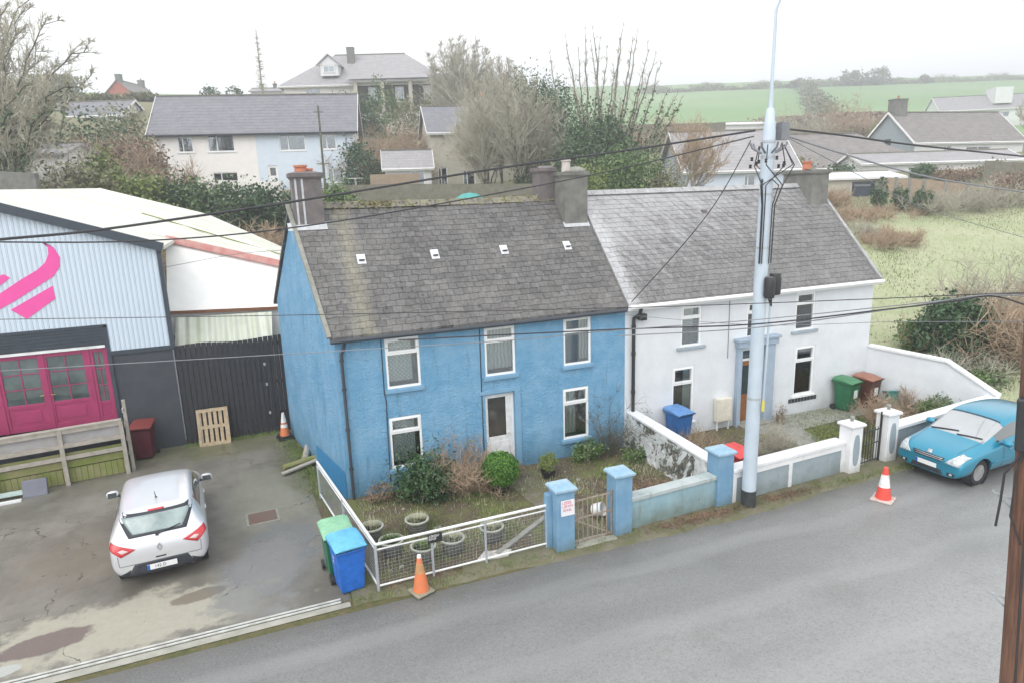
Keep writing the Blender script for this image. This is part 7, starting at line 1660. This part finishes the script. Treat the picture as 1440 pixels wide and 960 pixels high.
fan_tree('big spreading bare tree at the left edge with long arching boughs', -30, 36, [(18, -30, 1.2), (52, -8, 1), (72, 26, .9), (132, 60, 1.1), (118, 105, .9), (98, 125, .8), (60, 70, .8), (30, 40, 1), (5, 10, 1), (90, 90, .8), (45, 115, .7), (110, 140, .6), (70, 150, .6), (20, 90, .8), (-10, -10, 1.2), (35, 10, .8)], 19, r=.075, ivyn=5000, twn=5, twl=1.3, bow=-1, ivyw=.9, sp=.25, twr=.006, sub=2)
fan_tree('hazy fine-twigged bare tree just inside the left edge, lower than its neighbour', 20, 44, [(0, 60, .8), (25, 75, 1), (50, 82, .9), (75, 98, .8), (95, 120, .7), (10, 100, .7), (62, 120, .7), (40, 130, .6)], 23, r=.09, ivyn=3500, twn=4, twl=1.2, sp=.3, twr=.009, sub=1, ivyw=1.6)
fan_tree('hazy bare tree on the skyline right of the hip roofed house', 648, 84, [(605, 82, .8), (618, 68, 1), (632, 62, 1), (645, 60, 1), (655, 66, 1), (668, 64, 1), (680, 74, .9), (692, 88, .8), (610, 98, .7), (640, 80, .8), (665, 85, .8)], 203, r=.14, ivyn=0, twn=9, twl=2.4, sub=2, twr=.02)
fan_tree('low bare skyline tree against the right end of the hip roof', 706, 86, [(690, 92, .8), (702, 88, 1), (716, 92, 1), (728, 100, .8), (680, 106, .7), (735, 112, .7)], 204, r=.12, ivyn=0, twn=9, twl=2.4, sub=2, twr=.02)
fan_tree('pale twiggy tree in front of the right part of the beige house', 690, 54, [(650, 160, .7), (658, 135, .8), (668, 118, 1), (682, 112, 1), (694, 118, 1), (706, 112, .9), (716, 128, .8), (672, 150, .7), (700, 145, .7), (645, 185, .6), (660, 180, .6), (715, 160, .6)], 205, r=.08, ivyn=0, twn=9, twl=1.9, sub=2, twr=.010)
fan_tree('brownish twiggy tree behind the chimney of the blue house', 738, 54, [(712, 150, .7), (722, 130, .8), (735, 118, 1), (750, 122, 1), (762, 135, .9), (772, 150, .8), (740, 150, .7), (725, 175, .6), (765, 170, .6)], 207, r=.08, ivyn=1500, twn=9, twl=1.8, sub=2, twr=.011, ivyw=1.5)
hbush('large dark ivy-covered tree left of the tall fanning tree', 750, 112, 60, 2.4, M['ivy'], 210, 15000, .2, 'ivy_tree', 'tree', spread=.11, hollow=.3)
hbush('dark green ivy mass at the foot of the tall fanning tree', 842, 168, 51, 3.3, M['ivy'], 211, 9000, .24, 'ivy_clump', 'shrub', spread=.16)
hbush('second ivy-dark tree behind the blue house chimney pots', 786, 124, 64, 2.4, M['dark_leaf'], 216, 10000, .2, 'ivy_tree', 'tree', spread=.11, hollow=.3)
hbush('light green shrub behind the roof joint of the two houses', 868, 214, 46, 2.2, M['mid_leaf'], 212, 4600, .2); hbush('light green shrub right of the roof joint', 905, 222, 46, 1.9, M['mid_leaf'], 213, 3800, .2); hbush('olive shrub low behind the white ridge', 935, 238, 45, 1.3, M['olive_leaf'], 214, 2200, .18)
hbush('green shrub just left of the joint chimney cowl', 835, 232, 45, 1.4, M['lime_leaf'], 215, 2600, .18)
btree('small bare pollard tree left of the pale blue bungalow', 950, 178, 47, 208, levels=4, kids=5, r0=.16, spread=.55, up=.2, rmin=.012, twig=M['twig_warm'], trunks=2)
btree('thin bare tree behind the pollard', 985, 165, 58, 209, levels=4, kids=4, r0=.12, spread=.6, up=.2, rmin=.014)
ct = thing('slim_conifer', 'very slim dead conifer rising above the ridge of the pair of houses', 'tree', on(383, 76)); h_ = at(383, 52, 76).z-ct.location.z; mb = MB().tube([(0, 0, -1), (0, 0, h_)], [.16, .03], 6); mb.build('trunk', M['bark'], ct)
g2 = np.random.default_rng(5); sg_ = []
for k_ in range(150): zz = g2.uniform(.45, .98)*h_; a = g2.uniform(0, 6.28); L_ = .9*(1.05-zz/h_)+.12; sg_.append((np.array([0, 0, zz]), np.array([math.cos(a)*L_, math.sin(a)*L_, zz+.1]), .03, .02))
seg_obj('crown', sg_, M['twig'], ct)
for k_, (px, py, D, lab) in enumerate(((312, 124, 90, 'tiny dark shrub on the skyline above the cream half of the pair'), (345, 127, 92, 'flat bush on the skyline left of the slim conifer'))): hbush(lab, px, py, D, 1.3, M['ivy'], 220+k_, 500, .3)
A0 = at(352, 126, 100); house('far pale cottage with two clay chimney pots left of the slim conifer', (A0.x, A0.y, A0.z-2.2), R_(-16), 4.5, 4, 2.0, 2.6, M['white_far'], M['roof_light'], chim=[(1.2, 2, .5, .5, 3.2, 1), (3.2, 2, .5, .5, 3.2, 1)], fascia=False, name='cottage', down=5)
# hill hedgerows and distant trees
def hedgerow(label, pts, h, w, n, seed, mat=None, twigs=True):
    g = np.random.default_rng(seed); P = [np.array(on(px, D)) for px, D in pts]; idx = g.integers(0, len(P)-1, n); u = g.random((n, 1)); A_ = np.array(P)[idx]; B_ = np.array(P)[idx+1]; c = A_*(1-u)+B_*u
    lump = .65+.35*np.sin(c[:, 0]*.21+seed)+.25*np.sin(c[:, 0]*.9); c[:, :2] += g.normal(size=(n, 2))*w*.4; c[:, 2] = [terr(a, b) for a, b in c[:, :2]]; c[:, 2] += g.random(n)*h*np.clip(lump, .25, 1.3)
    return tag(np_obj('hedgerow', leaf_quads(c, h*.15, g, aspect=.8).reshape(-1, 3), 4, mat or M['olive_leaf']), label, 'hedgerow', kind='stuff')
hedgerow('thin dark hedgerow along the skyline of the green hill', [(900, 320), (1000, 330), (1100, 335), (1200, 340), (1300, 345), (1480, 355)], 3.5, 3, 22000, 1)
hedgerow('hedgerow running down the green hillside behind the pale pole', [(1125, 320), (1135, 250), (1150, 190), (1160, 150)], 5, 4, 14000, 2)
hedgerow('broad brown hedgerow at the foot of the green hill', [(1085, 150), (1150, 140), (1215, 130), (1262, 120)], 4.5, 6, 20000, 3, M['brown_leaf'])
hedgerow('grey brown hedgerow behind the steep gabled house', [(1100, 118), (1170, 112), (1240, 106)], 4.0, 4, 12000, 4, M['olive_leaf'])
hedgerow('pale scrubby bank above the brown stone wall', [(880, 112), (950, 112), (1020, 112)], 2.5, 5, 9000, 6, M['brown_leaf'])
hedgerow('dark hedge line on the far left rise', [(-60, 105), (40, 105), (115, 108)], 2.6, 4, 16000, 7)
for k_, (px, D, r_, lab) in enumerate(((1185, 338, 6, 'far hazy tree clump on the skyline, left of the two'), (1218, 340, 6.5, 'far hazy tree clump on the skyline, right of the two'), (1112, 330, 3.5, 'single small far tree on the skyline right of the pale pole'), (1285, 342, 3.0, 'small far tree on the skyline above the steep gabled house'))):
    x, y, z = on(px, D); bush(lab, (x, y, z), (r_, r_, r_*.6), 900, 1.3, M['olive_leaf'], 230+k_, 'tree', 'far_tree', k=30, stems=0)
btree('bare tree on the green hillside above the brown hedgerow', 1160, 160, 130, 231, levels=4, kids=4, r0=.3, spread=.6, rmin=.035)
btree('pale bare tree at the right edge below the farm buildings', 1436, 130, 84, 232, levels=4, kids=4, r0=.25, spread=.6, rmin=.025)
hbush('green lawn shrub left of the steep gabled house', 1236, 178, 84, 2.2, M['lime_leaf'], 233, 1500, .3)

for k_, (px, py, D, rx, mt, lab) in enumerate(((1120, 224, 58, 1.6, 'olive_leaf', 'olive shrub in front of the wide grey roofed bungalow'), (1180, 232, 57, 1.4, 'ivy', 'dark shrub below the wide grey roofed bungalow'), (1228, 222, 66, 1.6, 'olive_leaf', 'olive shrub at the gable of the steep gabled house'), (1345, 236, 55, 1.8, 'brown_leaf', 'brown shrub above the timber panels'), (1395, 228, 56, 1.9, 'olive_leaf', 'olive shrub at the right end of the low extension'),
      (1420, 246, 47, 2.0, 'brown_leaf', 'brown shrub before the grey rubble and board wall'), (1300, 232, 58, 1.3, 'ivy', 'small dark shrub under the long low extension'), (1065, 236, 56, 1.3, 'ivy', 'dark shrub by the corner of the pale blue bungalow'))):
    hbush(lab, px, py, D, rx, M[mt], 300+k_, 1800, .2)
for k_, (px, D, rx, h, mt, lab) in enumerate(((1150, 47, 3.0, 1.1, 'twig_warm', 'brown bramble strip below the garage with the dark blue door'), (1330, 45, 4.0, 1.0, 'twig', 'pale bramble strip below the timber panels'), (1200, 108, 8, 5, 'twig_warm', 'brown winter thicket between the bungalows and the green hill'), (1110, 100, 6, 4, 'twig', 'pale winter thicket behind the pale pole'), (940, 90, 6, 3.5, 'twig_warm', 'reddish winter thicket before the brown stone wall'))):
    twiggy(lab, on(px, D), (rx, rx*.6, h), 3800, 320+k_, M[mt], 'shrub', 'thicket', L_=.6 if D < 60 else 1.3, r=.015 if D < 60 else .03)
# ------------------------------------------------------------------ air, light, camera
mb = MB().box(-163, 523, -73, 463, -5, 78)
hz_m, nt, b = newmat('haze_air'); nt.nodes.remove(b); pv = N(nt, 'ShaderNodeVolumePrincipled'); pv.inputs['Color'].default_value = (.93, .96, 1, 1); pv.inputs['Density'].default_value = HAZE; pv.inputs['Anisotropy'].default_value = .3
nt.links.new(pv.outputs[0], nt.nodes['Material Output'].inputs['Volume'])
if HAZE > 0: tag(mb.build('haze', hz_m), kind='stuff')
SE, SA = 48, 232   # sun elevation; compass bearing the light comes from (from the left front)
w = bpy.data.worlds.new('World'); sc.world = w; w.use_nodes = True; nt = w.node_tree; bg = nt.nodes['Background']
sk = N(nt, 'ShaderNodeTexSky'); sk.sky_type = 'NISHITA'; sk.sun_disc = False; sk.sun_elevation = R_(SE); sk.sun_rotation = R_(SA); sk.air_density = 1.0; sk.dust_density = 6; sk.ozone_density = 1; sk.altitude = 50
hs = N(nt, 'ShaderNodeHueSaturation'); hs.inputs['Saturation'].default_value = .28; nt.links.new(sk.outputs[0], hs.inputs['Color']); cl = N(nt, 'ShaderNodeTexCoord').outputs['Generated']; cn = ramp(nt, noise(nt, cl, 1.6, 5, .55), [(.3, (6.2, 6.35, 6.5)), (.7, (7.2, 7.25, 7.3))]); nt.links.new(mix(nt, .82, hs.outputs[0], cn), bg.inputs[0]); bg.inputs[1].default_value = SKY
ld = bpy.data.lights.new('sun', 'SUN'); ld.energy = SUN; ld.angle = R_(60); ld.color = (1, .97, .93); lo = bpy.data.objects.new('sun', ld); COL.objects.link(lo)
sd = Vector((math.sin(R_(SA))*math.cos(R_(SE)), math.cos(R_(SA))*math.cos(R_(SE)), math.sin(R_(SE)))); lo.rotation_euler = sd.to_track_quat('Z', 'Y').to_euler(); lo.location = (0, -10, 30)
cd_ = bpy.data.cameras.new('camera'); cd_.sensor_width = 36; cd_.lens = CF/1440*36; cd_.clip_end = 3000; cd_.clip_start = .1
co = bpy.data.objects.new('camera', cd_); COL.objects.link(co); mw = RM.to_4x4(); mw.translation = CAMP; co.matrix_world = mw; sc.camera = co
sc.view_settings.view_transform = 'Standard'; sc.view_settings.look = 'None'; sc.view_settings.exposure = EXPO; sc.view_settings.gamma = 1
sc.cycles.use_denoising = True; sc.cycles.max_bounces = 6; sc.cycles.volume_bounces = 0; sc.cycles.transparent_max_bounces = 12; sc.cycles.use_adaptive_sampling = True
